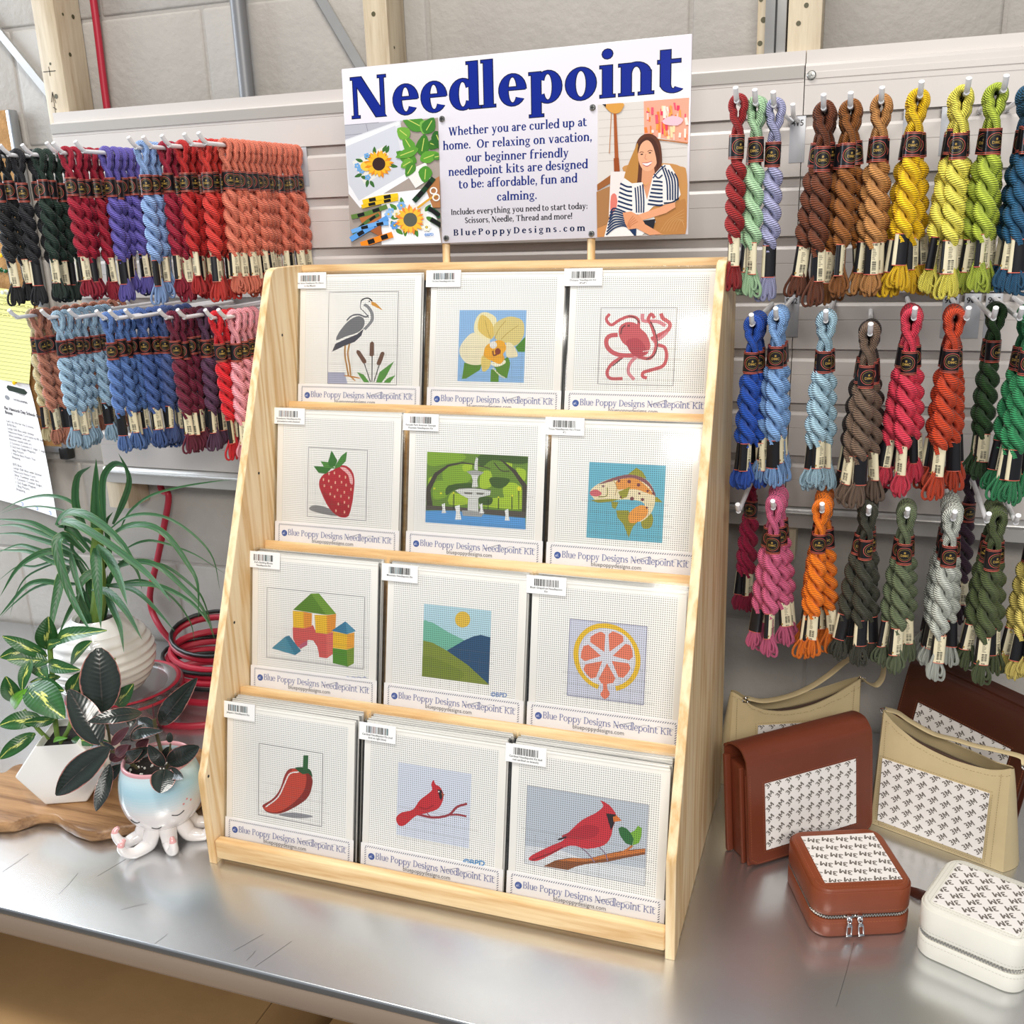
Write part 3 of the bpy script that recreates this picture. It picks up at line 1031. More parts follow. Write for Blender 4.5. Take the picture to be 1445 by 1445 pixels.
def art_octopus(P):
    q = [(628, 316), (1083, 316), (1060, 783), (612, 775)]
    frame_outline(P, q)
    c1, c2, c3 = '#CE6167', '#DE8D95', '#BC4E58'
    P.stroke([(878, 352), (880, 392), (920, 398), (970, 400), (1015, 425)], 22, c2)
    P.stroke([(970, 540), (1010, 555), (1022, 610), (1000, 665), (930, 690), (885, 705), (880, 728), (905, 738)], 20, c1)
    P.stroke([(930, 505), (980, 480), (1030, 450), (1040, 410), (1000, 380), (988, 350)], 23, c1)
    P.stroke([(940, 520), (985, 500), (1025, 465)], 16, c2)
    P.stroke([(680, 353), (660, 385), (690, 420), (740, 390), (800, 368), (850, 385), (855, 440)], 18, c1)
    P.stroke([(790, 365), (830, 375), (862, 410)], 6, '#6A4444')
    P.stroke([(845, 610), (920, 620), (955, 570), (955, 500), (930, 420), (912, 385), (930, 355), (950, 378)], 20, c1)
    P.stroke([(925, 400), (950, 450), (968, 530), (950, 600), (900, 627)], 6, '#5E4242')
    P.stroke([(730, 480), (680, 487), (660, 522), (680, 570), (740, 600), (840, 600), (900, 570)], 26, c1)
    P.stroke([(760, 612), (700, 650), (668, 700), (685, 740), (760, 742)], 19, c1)
    P.stroke([(755, 622), (700, 668)], 6, '#5E4242', 0)
    P.stroke([(852, 600), (805, 650), (795, 705), (830, 748)], 20, c2)
    P.poly([(735, 470), (745, 425), (790, 402), (840, 412), (870, 445), (905, 480), (925, 545), (900, 600), (850, 590), (790, 550), (755, 520)], c1, 4)
    P.poly([(780, 520), (850, 500), (900, 560), (880, 610), (820, 600)], c3, 3)
    P.stroke([(748, 475), (755, 440), (775, 422)], 8, '#6A4444')
    P.ell(795, 425, 8, 6, '#6A4444')
    P.stroke([(880, 580), (930, 570), (950, 545)], 5, '#F3DADA')


def art_strawberry(P):
    q = [(402, 262), (757, 275), (750, 700), (402, 672)]
    P.poly([(412, 625), (450, 606), (540, 630), (600, 668), (540, 668), (440, 645)], '#8D8C8E', 3)
    frame_outline(P, q)
    P.poly([(468, 480), (490, 428), (545, 400), (600, 368), (650, 385), (678, 440), (675, 540), (660, 630), (640, 676), (590, 675), (535, 630), (490, 550)], '#BE2F38', 5)
    P.poly([(490, 520), (560, 580), (640, 600), (655, 640), (640, 674), (590, 672), (535, 625)], '#AE2830', 4)
    P.poly([(592, 382), (628, 385), (665, 430), (668, 482), (652, 470), (640, 425)], '#F0B9B9', 3)
    for (x, y) in ((527, 420), (559, 415), (590, 434), (625, 440), (494, 455), (526, 463), (565, 472), (602, 470), (630, 487), (500, 492), (541, 500), (579, 517), (620, 530), (660, 512), (536, 541), (562, 556), (600, 553), (648, 563), (585, 600), (621, 590), (646, 613), (571, 640), (622, 648)):
        P.ell(x, y, 4.5, 9, '#EFB89E', 10)
    P.poly([(435, 375), (500, 378), (545, 383), (510, 420), (465, 415)], '#3E7A34')
    P.poly([(475, 345), (520, 350), (565, 388), (500, 384)], '#55913F')
    P.poly([(520, 352), (540, 278), (576, 340), (562, 375), (530, 378)], '#3F7B36')
    P.poly([(565, 368), (600, 310), (633, 285), (627, 342), (592, 378), (560, 390)], '#4E8B3E')


def art_fountain(P):
    P.poly([(15, 460), (1170, 520), (1138, 1350), (10, 1260)], '#6E8F3A')
    L_, D_, B_ = '#A9C83C', '#47612F', '#4B463C'
    for p in ([(15, 465), (420, 490), (430, 560), (250, 600), (40, 620)], [(240, 620), (480, 600), (540, 700), (470, 820), (260, 860), (190, 740)], [(100, 820), (220, 800), (260, 960), (100, 1000)]):
        P.poly(p, '#86AC38', 3)
    for p in ([(40, 760), (110, 760), (60, 870), (40, 860)], [(300, 930), (460, 980), (480, 1060), (270, 1060)], [(640, 700), (740, 690), (760, 820), (720, 880), (620, 870)], [(1030, 650), (1140, 680), (1130, 800), (1070, 740)], [(920, 560), (975, 540), (985, 640), (930, 610)], [(700, 1000), (1110, 1000), (1100, 1120), (640, 1080)], [(880, 860), (1000, 820), (1100, 900), (1110, 1100), (940, 1100)], [(420, 620), (520, 600), (520, 660), (440, 690)]):
        P.poly(p, L_, 3)
    for p in ([(620, 500), (1160, 530), (1150, 600), (980, 600), (760, 560), (640, 640)], [(740, 760), (960, 780), (880, 880), (760, 860)], [(260, 850), (520, 820), (520, 880), (330, 900), (240, 960)], [(610, 980), (760, 990), (740, 1070), (620, 1060)]):
        P.poly(p, D_, 3)
    P.stroke([(60, 1120), (30, 900), (120, 720), (260, 620), (420, 590), (560, 610), (740, 660)], [70, 60, 46, 26, 18, 14, 8], B_, 0)
    P.stroke([(1125, 1200), (1130, 860), (1010, 690), (850, 550)], [60, 56, 40, 10], B_, 0)
    P.stroke([(780, 590), (860, 680), (960, 690)], 10, B_)
    P.poly([(8, 1070), (330, 1090), (700, 1120), (1140, 1150), (1136, 1225), (700, 1175), (330, 1130), (8, 1120)], '#5B564E')
    P.poly([(8, 1128), (330, 1132), (700, 1178), (1136, 1222), (1138, 1350), (10, 1260)], '#5E9FDC')
    for (x, yt) in ((325, 930), (715, 1010), (832, 980), (985, 970), (1062, 900)):
        P.stroke([(x, yt), (x, 1120)], 9, '#33332E', 0)
    for (x, y, r) in ((322, 932, 12), (180, 935, 12), (105, 880, 11), (832, 985, 9), (990, 968, 12), (1068, 888, 26)):
        P.ell(x, y, r, r, '#E3E03A', 10)
    w1, w2 = '#D9DAD6', '#A7A8A6'
    P.poly([(555, 665), (560, 585), (575, 525), (598, 540), (592, 600), (596, 680)], w1)
    P.poly([(468, 690), (560, 676), (668, 700), (610, 738), (520, 732)], w2)
    P.poly([(520, 730), (606, 735), (588, 790), (600, 868), (530, 870), (540, 790)], w1)
    P.poly([(340, 905), (400, 880), (560, 874), (748, 905), (735, 960), (620, 985), (600, 1000), (490, 998), (400, 950)], w1)
    P.stroke([(380, 884), (560, 880), (745, 908)], 9, '#5E5E5A')
    P.poly([(440, 925), (540, 930), (530, 950), (450, 945)], '#77776F')
    P.poly([(580, 930), (680, 935), (650, 955), (585, 950)], '#77776F')
    P.poly([(490, 1000), (602, 1002), (606, 1145), (485, 1132)], w1)
    P.poly([(420, 1130), (680, 1150), (640, 1205), (430, 1190)], w2)
    for (x, y, s) in ((215, 1110, 1.0), (376, 1160, 1.5), (640, 1115, 1.0), (930, 1190, 1.15)):
        P.poly([(x - 22 * s, y + 50 * s), (x - 14 * s, y - 5 * s), (x - 24 * s, y - 50 * s), (x + 12 * s, y - 62 * s), (x + 16 * s, y), (x + 26 * s, y + 50 * s)], '#EDEEEC')


def art_trout(P):
    P.poly([(648, 345), (1107, 375), (1080, 840), (625, 800)], '#6FB6CC')
    O = '#9C9A3C'
    P.poly([(868, 432), (930, 384), (965, 408), (992, 452)], O)
    P.poly([(805, 640), (880, 640), (900, 690), (940, 705), (905, 740), (880, 805), (848, 722), (815, 685)], O, 0)
    P.poly([(955, 692), (1000, 648), (1028, 690), (1012, 745), (965, 748)], O, 3)
    P.poly([(1000, 560), (1050, 562), (1087, 596), (1020, 592)], O)
    P.poly([(778, 585), (822, 590), (802, 632), (782, 622)], O)
    P.poly([(652, 520), (700, 478), (790, 443), (890, 425), (985, 455), (1032, 520), (1038, 600), (1010, 665), (955, 708), (905, 700), (920, 650), (975, 620), (960, 590), (880, 575), (780, 580), (700, 582), (668, 560)], '#EBDDB8', 5)
    P.poly([(700, 482), (790, 443), (890, 425), (985, 455), (1035, 525), (1040, 560), (1005, 500), (950, 462), (880, 445), (790, 462)], '#8E5E62', 3)
    P.poly([(810, 462), (900, 445), (960, 470), (1028, 540), (1010, 545), (930, 515), (860, 512), (815, 512)], '#E39A4E', 3)
    P.poly([(885, 655), (950, 610), (995, 630), (985, 680), (930, 712), (885, 712)], '#EBA04C', 3)
    P.poly([(652, 575), (700, 592), (780, 585), (830, 572), (780, 570), (700, 572)], '#9A9838')
    P.poly([(652, 522), (690, 512), (722, 538), (690, 554), (655, 545)], '#D06A72', 3)
    P.stroke([(755, 500), (750, 550), (700, 556)], 6, '#8C8A3A')
    P.stroke([(790, 455), (812, 500), (800, 550)], 4, '#B89A60')
    P.ell(730, 492, 9, 7, '#8E6E70', 12)
    P.poly([(820, 528), (892, 498), (872, 558), (838, 572)], O)
    for (x, y, r) in ((824, 462, 9), (886, 467, 11), (942, 488, 11), (996, 525, 8), (1030, 540, 8), (946, 540, 7), (902, 570, 12), (965, 576, 10), (990, 625, 7), (835, 560, 6)):
        P.ell(x, y, r, r, '#7E4A4E', 10)


def art_blocks(P):
    q = [(248, 298), (833, 350), (818, 778), (235, 715)]
    frame_outline(P, q)
    P.poly([(397, 535), (470, 540), (520, 520), (540, 565), (600, 572), (600, 718), (555, 712), (545, 650), (520, 612), (490, 608), (470, 625), (440, 640), (425, 664), (398, 600)], '#D85E5A')
    P.poly([(440, 665), (484, 640), (486, 612), (455, 628), (430, 648)], '#C0637A')
    P.poly([(600, 572), (640, 560), (638, 690), (600, 718)], '#E26E66')
    P.poly([(400, 435), (465, 440), (465, 540), (400, 535)], '#EFC032')
    P.poly([(465, 440), (516, 450), (512, 528), (465, 540)], '#E8983A')
    P.poly([(532, 458), (605, 460), (605, 572), (535, 565)], '#EFC032')
    P.poly([(605, 460), (661, 452), (655, 552), (605, 572)], '#E8983A')
    P.poly([(402, 430), (512, 332), (600, 458)], '#5F8A2A')
    P.poly([(512, 332), (560, 330), (662, 452), (600, 458)], '#76A038')
    P.poly([(268, 662), (352, 590), (410, 702)], '#4E93AC')
    P.poly([(352, 590), (376, 585), (446, 675), (410, 702)], '#3D7F9A')
    P.poly([(636, 655), (720, 665), (725, 766), (636, 746)], '#56902C')
    P.poly([(720, 665), (765, 650), (762, 745), (725, 766)], '#7B9A34')
    P.poly([(640, 556), (725, 572), (720, 664), (638, 654)], '#EFC032')
    P.poly([(725, 572), (768, 560), (765, 650), (720, 664)], '#F0A83C')
    P.poly([(632, 552), (716, 495), (725, 572)], '#3E7FA2')
    P.poly([(716, 495), (778, 552), (725, 572)], '#5596B4')
    for i in range(4): P.stroke([(712 + i * 34, 832 - i * 0), (722 + i * 34, 824), (736 + i * 34, 834)], 4, '#3E62A8', 0)


def art_mountain(P):
    P.poly([(598.8, 852.2), (693, 862), (690, 967), (595, 953.4)], '#B7D8E4')
    P.ell(652.5, 874, 10.8, 11.2, '#E3BE48', 22)
    P.poly([(597.6, 876.5), (605, 877), (611.8, 879), (633, 892), (660, 908), (640, 925), (597.2, 906)], '#78BCA4', 3)
    P.poly([(629, 918), (655, 903), (668, 897.5), (678, 895.5), (692, 899), (690, 967), (650, 940)], '#2E5478', 0)
    P.poly([(597.2, 903), (610, 906), (630.6, 917.6), (660, 938), (690.2, 966), (690, 967), (595, 953.4)], '#86943A', 0)
    P.poly([(596.5, 925), (630, 935), (655, 950), (640, 960), (595, 953.4)], '#7B8C34', 3)
    P.clip = (0.0115, 0.1815, 0.004, 0.1900)
    w, T_ = sans_text('©BPD', 0.02)
    P.polys([[P.f(p) for p in p2] for p2 in place(T_, 693, 983.5, 9.2, -9.2, R(4))], '#5E86C4', None)


def art_grapefruit(P):
    P.poly([(662, 333), (1100, 385), (1075, 830), (645, 765)], '#D3D6E6')
    frame_outline(P, [(662, 333), (1100, 385), (1075, 830), (645, 765)], '#66648C')
    cx, cy = 870, 555
    for a0, a1 in ((106, 434),):
        n = 44; pts = []
        for i in range(n + 1):
            a = R(a0 + (a1 - a0) * i / n)
            pts.append((cx + 176 * math.cos(a), cy + 180 * math.sin(a) + 22 * math.cos(a)))
        P.stroke(pts, 28, '#EDC234', 0)
    P.ell(cx, cy, 158, 162, '#DFE0EA', 40)
    for k in range(7):
        a = R(90 + k * 360 / 7)
        w = R(360 / 14 - 4)
        r0, r1 = 34, 148
        pts = [(cx + r0 * math.cos(a), cy + r0 * math.sin(a))]
        for t in (-1, -0.6, 0, 0.6, 1):
            rr = r1 if abs(t) < 1 else r1 * 0.86
            pts.append((cx + rr * math.cos(a + w * t), cy + rr * math.sin(a + w * t) * 1.02))
        P.poly(pts, '#E98266')
    P.poly([(845, 690), (865, 690), (872, 735), (885, 765), (858, 792), (832, 765), (848, 735)], '#E98266', 3)


def art_chili(P):
    q = [(325, 297), (668, 360), (662, 750), (322, 680)]
    P.poly([(430, 682), (490, 672), (560, 680), (617, 696), (560, 704), (480, 696)], '#94949A', 3)
    frame_outline(P, q)
    P.poly([(345, 635), (360, 620), (410, 590), (442, 540), (468, 462), (500, 436), (560, 445), (600, 470), (613, 515), (590, 590), (525, 640), (440, 676), (370, 668)], '#8E2A22', 5)
    P.poly([(350, 632), (410, 594), (445, 540), (472, 465), (505, 440), (550, 450), (580, 480), (565, 560), (505, 625), (430, 668), (370, 662)], '#CB4A38', 5)
    P.stroke([(345, 640), (412, 592), (446, 540), (470, 470), (500, 442)], 11, '#9C3430')
    P.stroke([(362, 640), (428, 588), (462, 520), (490, 465), (540, 455)], 7, '#F4EDEA', taper=False)
    P.poly([(520, 434), (555, 430), (600, 445), (612, 485), (590, 465), (565, 468), (548, 460)], '#2E5A34', 3)
    P.stroke([(577, 368), (576, 400), (574, 445)], 27, '#35673C', 3)


def art_cardinal_branch(P):
    P.poly([(1068, 403), (1459, 456), (1452, 858), (1066, 790)], '#DCE2F0')
    P.stroke([(1175, 680), (1250, 695), (1310, 690), (1350, 674), (1385, 636), (1438, 618)], 13, '#A23A44')
    P.stroke([(1340, 680), (1390, 678), (1436, 686)], 10, '#A23A44')
    P.poly([(1064, 700), (1092, 672), (1150, 655), (1185, 605), (1230, 568), (1250, 545), (1244, 520), (1256, 495), (1268, 518), (1292, 532), (1310, 570), (1304, 615), (1280, 650), (1225, 672), (1165, 690), (1108, 740), (1075, 738)], '#CC2F38', 4)
    P.stroke([(1180, 640), (1220, 650), (1260, 630)], 8, '#A82630')
    P.poly([(1278, 545), (1300, 548), (1308, 570), (1300, 604), (1290, 590)], '#2E2024')
    P.poly([(1298, 562), (1318, 570), (1306, 584)], '#B05A3C')
    P.ell(1286, 556, 5, 4, '#F0E6E4', 10)
    P.stroke([(1222, 668), (1240, 688)], 5, '#A23A44', 0)
    w, T_ = sans_text('©BPD', 0.03)
    P.polys([[P.f(p) for p in p2] for p2 in place(T_, 1422, 943, 46, -42, R(5))], '#5E9AD0', None)


def art_cardinal_leaf(P):
    P.poly([(468, 340), (1118, 433), (1105, 875), (463, 755)], '#C3CBD6')
    P.poly([(466, 662), (640, 680), (800, 740), (1110, 780), (1105, 875), (463, 755)], '#E2E5EA')
    frame_outline(P, [(468, 340), (1118, 433), (1105, 875), (463, 755)], '#8C8C96', t=2.5)
    P.poly([(563, 770), (625, 738), (700, 724), (800, 727), (900, 700), (1000, 680), (1105, 670), (1105, 702), (1000, 722), (900, 745), (790, 757), (735, 770), (690, 790)], '#8A5230')
    P.poly([(640, 740), (720, 724), (800, 730), (900, 702), (1105, 671), (1105, 690), (900, 725), (780, 745), (700, 742)], '#CF7A3C')
    P.stroke([(975, 695), (1005, 678), (1034, 655)], 12, '#CF7A3C')
    P.stroke([(760, 670), (800, 705), (832, 748)], 6, '#8E7A92')
    P.stroke([(850, 660), (888, 700), (902, 740)], 6, '#8E7A92')
    P.poly([(487, 738), (500, 712), (600, 660), (660, 632), (690, 588), (760, 520), (830, 482), (866, 452), (870, 435), (857, 412), (905, 438), (938, 480), (942, 505), (926, 560), (915, 610), (880, 655), (790, 675), (700, 658), (605, 705), (535, 740)], '#CE3440', 3)
    P.poly([(655, 612), (690, 588), (780, 545), (850, 560), (830, 610), (740, 625)], '#B82C3A', 3)
    P.stroke([(635, 628), (680, 612)], 10, '#3A2228', 0)
    P.stroke([(500, 738), (600, 700), (660, 668)], 7, '#8E2430', 0)
    P.poly([(888, 482), (942, 488), (930, 545), (916, 572), (902, 530)], '#2A1E24')
    P.poly([(925, 500), (945, 492), (973, 520), (930, 528)], '#E07A34')
    P.poly([(955, 560), (975, 553), (1000, 562), (1022, 585), (1040, 618), (1032, 655), (1000, 645), (985, 628), (965, 600)], '#33703A')
    P.poly([(1022, 585), (1045, 572), (1062, 546), (1084, 560), (1082, 600), (1070, 640), (1034, 655), (1040, 618)], '#7DB33E')


# each slot: name, label words, drawing, picture corners in its own drawing units, print rectangle on the kit (x0,x1,v0,v1)
SX = (0.0125, 0.2145, 0.4110)
KITS = [
    (3, 0, 'grey heron and cattails', art_heron, [(428, 212), (810, 212), (830, 775), (455, 775)], (0.061, 0.169, 0.045, 0.173)),
    (3, 1, 'pale yellow orchid on light blue', art_orchid, [(185, 178), (1155, 178), (1130, 1230), (165, 1225)], (0.2595, 0.3545, 0.053, 0.148)),
    (3, 2, 'coral red octopus', art_octopus, [(628, 316), (1083, 316), (1060, 783), (612, 775)], (0.4555, 0.553, 0.0535, 0.1505)),
    (2, 0, 'red strawberry with green leaves', art_strawberry, [(402, 262), (757, 275), (750, 700), (402, 672)], (0.064, 0.1545, 0.054, 0.1495)),
    (2, 1, 'park fountain among green trees', art_fountain, [(15, 460), (1170, 520), (1138, 1350), (10, 1260)], (0.243, 0.383, 0.0575, 0.151)),
    (2, 2, 'leaping trout on turquoise', art_trout, [(648, 345), (1107, 375), (1080, 840), (625, 800)], (0.4635, 0.5595, 0.053, 0.148)),
    (1, 0, 'toy building block castle', art_blocks, [(248, 298), (833, 350), (818, 778), (235, 715)], (0.038, 0.185, 0.0575, 0.153)),
    (1, 1, 'mountains and sun', art_mountain, [(598.8, 852.2), (693, 862), (690, 967), (595, 953.4)], (0.2685, 0.360, 0.0585, 0.153)),
    (1, 2, 'pink grapefruit slice', art_grapefruit, [(662, 333), (1100, 385), (1075, 830), (645, 765)], (0.4625, 0.557, 0.058, 0.1525)),
    (0, 0, 'red chili pepper', art_chili, [(325, 297), (668, 360), (662, 750), (322, 680)], (0.064, 0.1585, 0.0545, 0.151)),
    (0, 1, 'small cardinal on a bare twig', art_cardinal_branch, [(1068, 403), (1459, 456), (1452, 858), (1066, 790)], (0.264, 0.3615, 0.0625, 0.156)),
    (0, 2, 'large cardinal on leafy branch', art_cardinal_leaf, [(468, 340), (1118, 433), (1105, 875), (463, 755)], (0.4335, 0.579, 0.0565, 0.1525)),
]
STICKER = [('Blue Heron Needlepoint Kit (Heron', 'in the Marsh)'), ('Orchid Needlepoint Kit', ''), ('Octopus Needlepoint Kit', '(4"x4")'),
           ('Strawberry Needlepoint Kit', '(strawberry with shadow)'), ('Forsyth Park Savannah Georgia', 'Fountain Needlepoint Kit'), ('Trout Needlepoint Kit (Trout', '4")'),
           ("Kid's Building Blocks", 'Needlepoint Kit'), ('Mountain Needlepoint Kit', ''), ('Blush Grapefruit Needlepoint', 'Kit'),
           ('Jalapeno Needlepoint Kit', ''), ('Cardinal Needlepoint Kit (red', 'bird on light blue)'), ('Cardinal Needlepoint Kit 6x4', 'red cardinal on branch)')]

# shared pieces
sleeve_me = MB().rbox(-0.0005, KW + 0.0005, -0.0016, 0.0022, 0.0, KH, 0.0009).mesh('sleeve', 'film')
seal = MB().box(0.004, KW - 0.004, -0.0004, 0.0012, KH - 0.0065, KH - 0.0055).box(KW - 0.0035, KW - 0.0030, -0.0004, 0.0010, 0.003, KH - 0.006)
seal_me = seal.mesh('sleeve_fold', 'card')
board_me = MB().rbox(0.002, KW - 0.0035, 0.0, 0.0018, 0.002, 0.1975, 0.0005).mesh('backing_board', 'card')


def header_card():
    m = MB()
    white = lin('#F1EFF0')
    m.box(0.0008, KW - 0.0015, -0.0006, -0.0002, 0.002, 0.0440, 0, white)
    P = Paint(m, -0.00062)
    navy = '#27325E'; blue = '#54609E'
    n = 62
    for side in range(3):
        q = []
        if side == 0:
            for i in range(n):
                x = 0.0065 + i * (KW - 0.014) / n
                q.append([(x, 0.0390), (x + 0.0010, 0.0390), (x + 0.0026, 0.0412), (x + 0.0016, 0.0412)])
        else:
            x0 = 0.0062 if side == 1 else KW - 0.0092
            for i in range(12):
                y = 0.0045 + i * 0.0029
                q.append([(x0, y), (x0 + 0.0022, y + 0.0016), (x0 + 0.0022, y + 0.0026), (x0, y + 0.0010)])
        P.polys(q, navy)
    q = []
    for i in range(70):
        x = 0.007 + i * (KW - 0.0155) / 70
        q.append([(x, 0.0045), (x + 0.0012, 0.0045), (x + 0.0012, 0.0049), (x, 0.0049)])
    P.polys(q, navy)
    P.ell(0.0160, 0.0280, 0.0044, 0.0044, '#3657A0', 22)
    w, T_ = serif_text('XK', 0.1, 0.05)
    P.polys(place(T_, 0.0134, 0.0262, 0.0045, 0.0055), '#C9D2EC')
    w, T_ = serif_text('Blue Poppy Designs Needlepoint Kit', 0.082, 0.035)
    s = 0.1600 / w
    P.polys(place(T_, 0.0218, 0.0256, s, 0.0124), blue)
    w, T_ = sans_text('bluepoppydesigns.com', 0.0)
    P.polys(place(T_, 0.060, 0.0180, 0.0640 / w, 0.0075), '#4A4A52')
    P.stroke([(0.112, 0.0280), (0.1345, 0.0354)], 0.0005, '#30385E', 0)
    P.stroke([(0.1345, 0.0354), (0.137, 0.0323), (0.143, 0.0318), (0.149, 0.0340), (0.154, 0.0326), (0.160, 0.0320), (0.166, 0.0344), (0.172, 0.0324), (0.179, 0.0336), (0.183, 0.0326)], 0.00028, '#30385E', 4)
    return m.mesh('header_card', 'paper', False)


header_me = header_card()


def sticker(i, seed):
    m = MB()
    rr = random.Random(seed)
    m.rbox(0, 0.0475, -0.0005, 0, 0, 0.0215, 0.0002, 0, lin('#F6F6F6'))
    P = Paint(m, -0.0006)
    x = 0.0095
    while x < 0.0375:
        w = rr.choice((0.0004, 0.0004, 0.0008, 0.0012))
        c = '#151515' if (i % 3 == 2 or rr.random() < 0.62) else rr.choice(('#3E6A70', '#7A5A58', '#5E7A8E'))
        P.polys([[(x, 0.0095), (x + w, 0.0095), (x + w, 0.0178), (x, 0.0178)]], c)
        P.l -= 1
        x += w + rr.choice((0.0003, 0.0005, 0.0008))
    P.l += 1
    for j, t in enumerate(STICKER[i]):
        if not t: continue
        w, T_ = sans_text(t, 0.01)
        s = min(0.0032, 0.041 / w)
        P.polys(place(T_, 0.0238 - w * s / 2, 0.0062 - j * 0.0036, s, 0.0032), '#222226')
    return m.mesh('barcode_sticker', 'paper', False)


for i, (k, j, words, art, corners, rect) in enumerate(KITS):
    x0 = SX[j]
    n_back = (3, 3, 4, 4)[3 - k] if k else 6
    up_ = 0.0 if k else 0.0
    root = thing('needlepoint_kit', 'front kit with a ' + words + ' design in its clear sleeve', 'needlepoint kit',
                 (x0, 0.0191 + DY * k, 0.0129 + DZ * k), (-LEAN, R(random.uniform(-0.25, 0.25)), 0), 'front needlepoint kits on the stand')
    link('sleeve', sleeve_me, root)
    link('sleeve_fold', seal_me, root, label='white folded seam of the sleeve')
    link('backing_board', board_me, root)
    m = MB()
    cw = lin('#F6F5F2')
    m.box(0.0115, 0.1815, -0.0003, 0.0, 0.004, 0.1900, 0, cw)
    r = (rect[0] - x0, rect[1] - x0, rect[2], rect[3])
    f = homog(corners, [(r[0], r[3]), (r[1], r[3]), (r[1], r[2]), (r[0], r[2])])
    P = Paint(m, -0.00031, f, 0.00001, (0.0115, 0.1815, 0.004, 0.1900))
    if art in (art_orchid, art_fountain, art_trout, art_mountain): P.clip = (r[0], r[1], r[2], r[3])
    art(P)
    P.clip = (0.0115, 0.1815, 0.004, 0.1900)
    # the sheet of stitching lines that shows through the lower half of the canvas
    P.f = None
    rr = random.Random(i)
    for q in range(4):
        v = 0.060 + q * 0.0131
        a = r[0] - 0.008 + rr.uniform(0, 0.015); b_ = r[1] + rr.uniform(0.0, 0.012)
        P.polys([[(x, v), (x + 0.0014, v), (x + 0.0014, v + 0.00035), (x, v + 0.00035)] for x in np.arange(a, b_, 0.00262)], '#6E6A62')
    for q in range(7):
        x = r[0] + 0.012 + q * 0.0131
        if x > r[1]: break
        P.polys([[(x, v), (x + 0.00035, v), (x + 0.00035, v + 0.0014), (x, v + 0.0014)] for v in np.arange(0.048, 0.100 - 0.01 * rr.random(), 0.00262)], '#6E6A62')
    m.build('canvas', 'canvas', root, False)
    link('header_card', header_me, root)
    o = link('barcode_sticker', sticker(i, i + 3), root)
    o.scale = (1.07, 1, 1.04)
    o.location = (-0.0055 + random.uniform(-0.001, 0.001), -0.0019, KH - 0.0225 + random.uniform(-0.001, 0.001))
    ordn = ('first', 'second', 'third', 'fourth', 'fifth', 'sixth')
    for q in range(n_back):
        d = 0.0046 * (q + 1)
        dx = random.uniform(-0.0018, 0.0022)
        e = thing('needlepoint_kit', '%s kit stacked behind the front %s kit' % (ordn[q], words), 'needlepoint kit',
                  (x0 + dx, 0.0191 + DY * k + d * math.cos(LEAN), 0.0129 + DZ * k + random.uniform(0, 0.0012)),
                  (-LEAN, R(random.uniform(-0.3, 0.3)), 0), 'kits stacked behind the front ones')
        link('sleeve', sleeve_me, e)
        link('sleeve_fold', seal_me, e)
        link('backing_board', board_me, e)

# ================================================================ SIGN ON ITS DOWELS
SW, SH = 0.4745, 0.2330
sg = thing('needlepoint_sign', 'white Needlepoint sign with two photographs standing on two dowels above the stand', 'sign', (0.0860, 0.3650, 0.7752), (R(-4), R(-0.5), 0))
MB().rbox(0, SW, 0, 0.003, 0, SH, 0.0012).build('board', 'board', sg)
for x in (0.1420, 0.3470):
    MB().tube([(x, 0.0085, -0.030), (x, 0.0085, 0.16)], 0.0053, 16).build('dowel', 'pine', sg)


def screw_at(x, z):
    m = MB()
    m.lathe([(0.0040, 0), (0.0040, 0.0012), (0.003, 0.0022), (0.0, 0.0024)], 18)
    m.v = [(x + a, -0.0001 - c, z + b_) for a, b_, c in m.v]
    m.f = [f[::-1] for f in m.f]
    m.box(x - 0.0024, x + 0.0024, -0.0029, -0.0023, z - 0.0005, z + 0.0005, 1)
    m.box(x - 0.0005, x + 0.0005, -0.0029, -0.0023, z - 0.0024, z + 0.0024, 1)
    m.build('screw', ['screw', 'dark'], sg)


SF = homog([(92, 135), (1377, 22), (1350, 768), (122, 800)], [(0, SH), (SW, SH), (SW, 0), (0, 0)])
for p in ((462, 328), (1012, 293), (473, 772), (1001, 761)):
    screw_at(*SF(p))


def sign_text(mb, s, a, b, cap, c, T=0.115, h=0.05, layer=1, out=None, gap=0.035, sr=.04, yk=1.0):
    A = SF(a); B_ = SF(b)
    w, T_ = serif_text(s, T, h, 0, gap, sr)
    wd = math.hypot(B_[0] - A[0], B_[1] - A[1])
    sx = wd / w
    up_ = SF((a[0], a[1] - cap))
    sy = math.hypot(up_[0] - A[0], up_[1] - A[1]) / 0.66
    rot = math.atan2(B_[1] - A[1], B_[0] - A[0])
    P = Paint(mb, -0.00002)
    if out:
        w2, T2 = serif_text(s, T, h, 0.013, gap, sr)
        P.polys(place(T2, A[0], A[1], sx, sy, rot), out)
    else: P.l = 2
    P.polys(place(T_, A[0], A[1], sx, sy, rot), c)


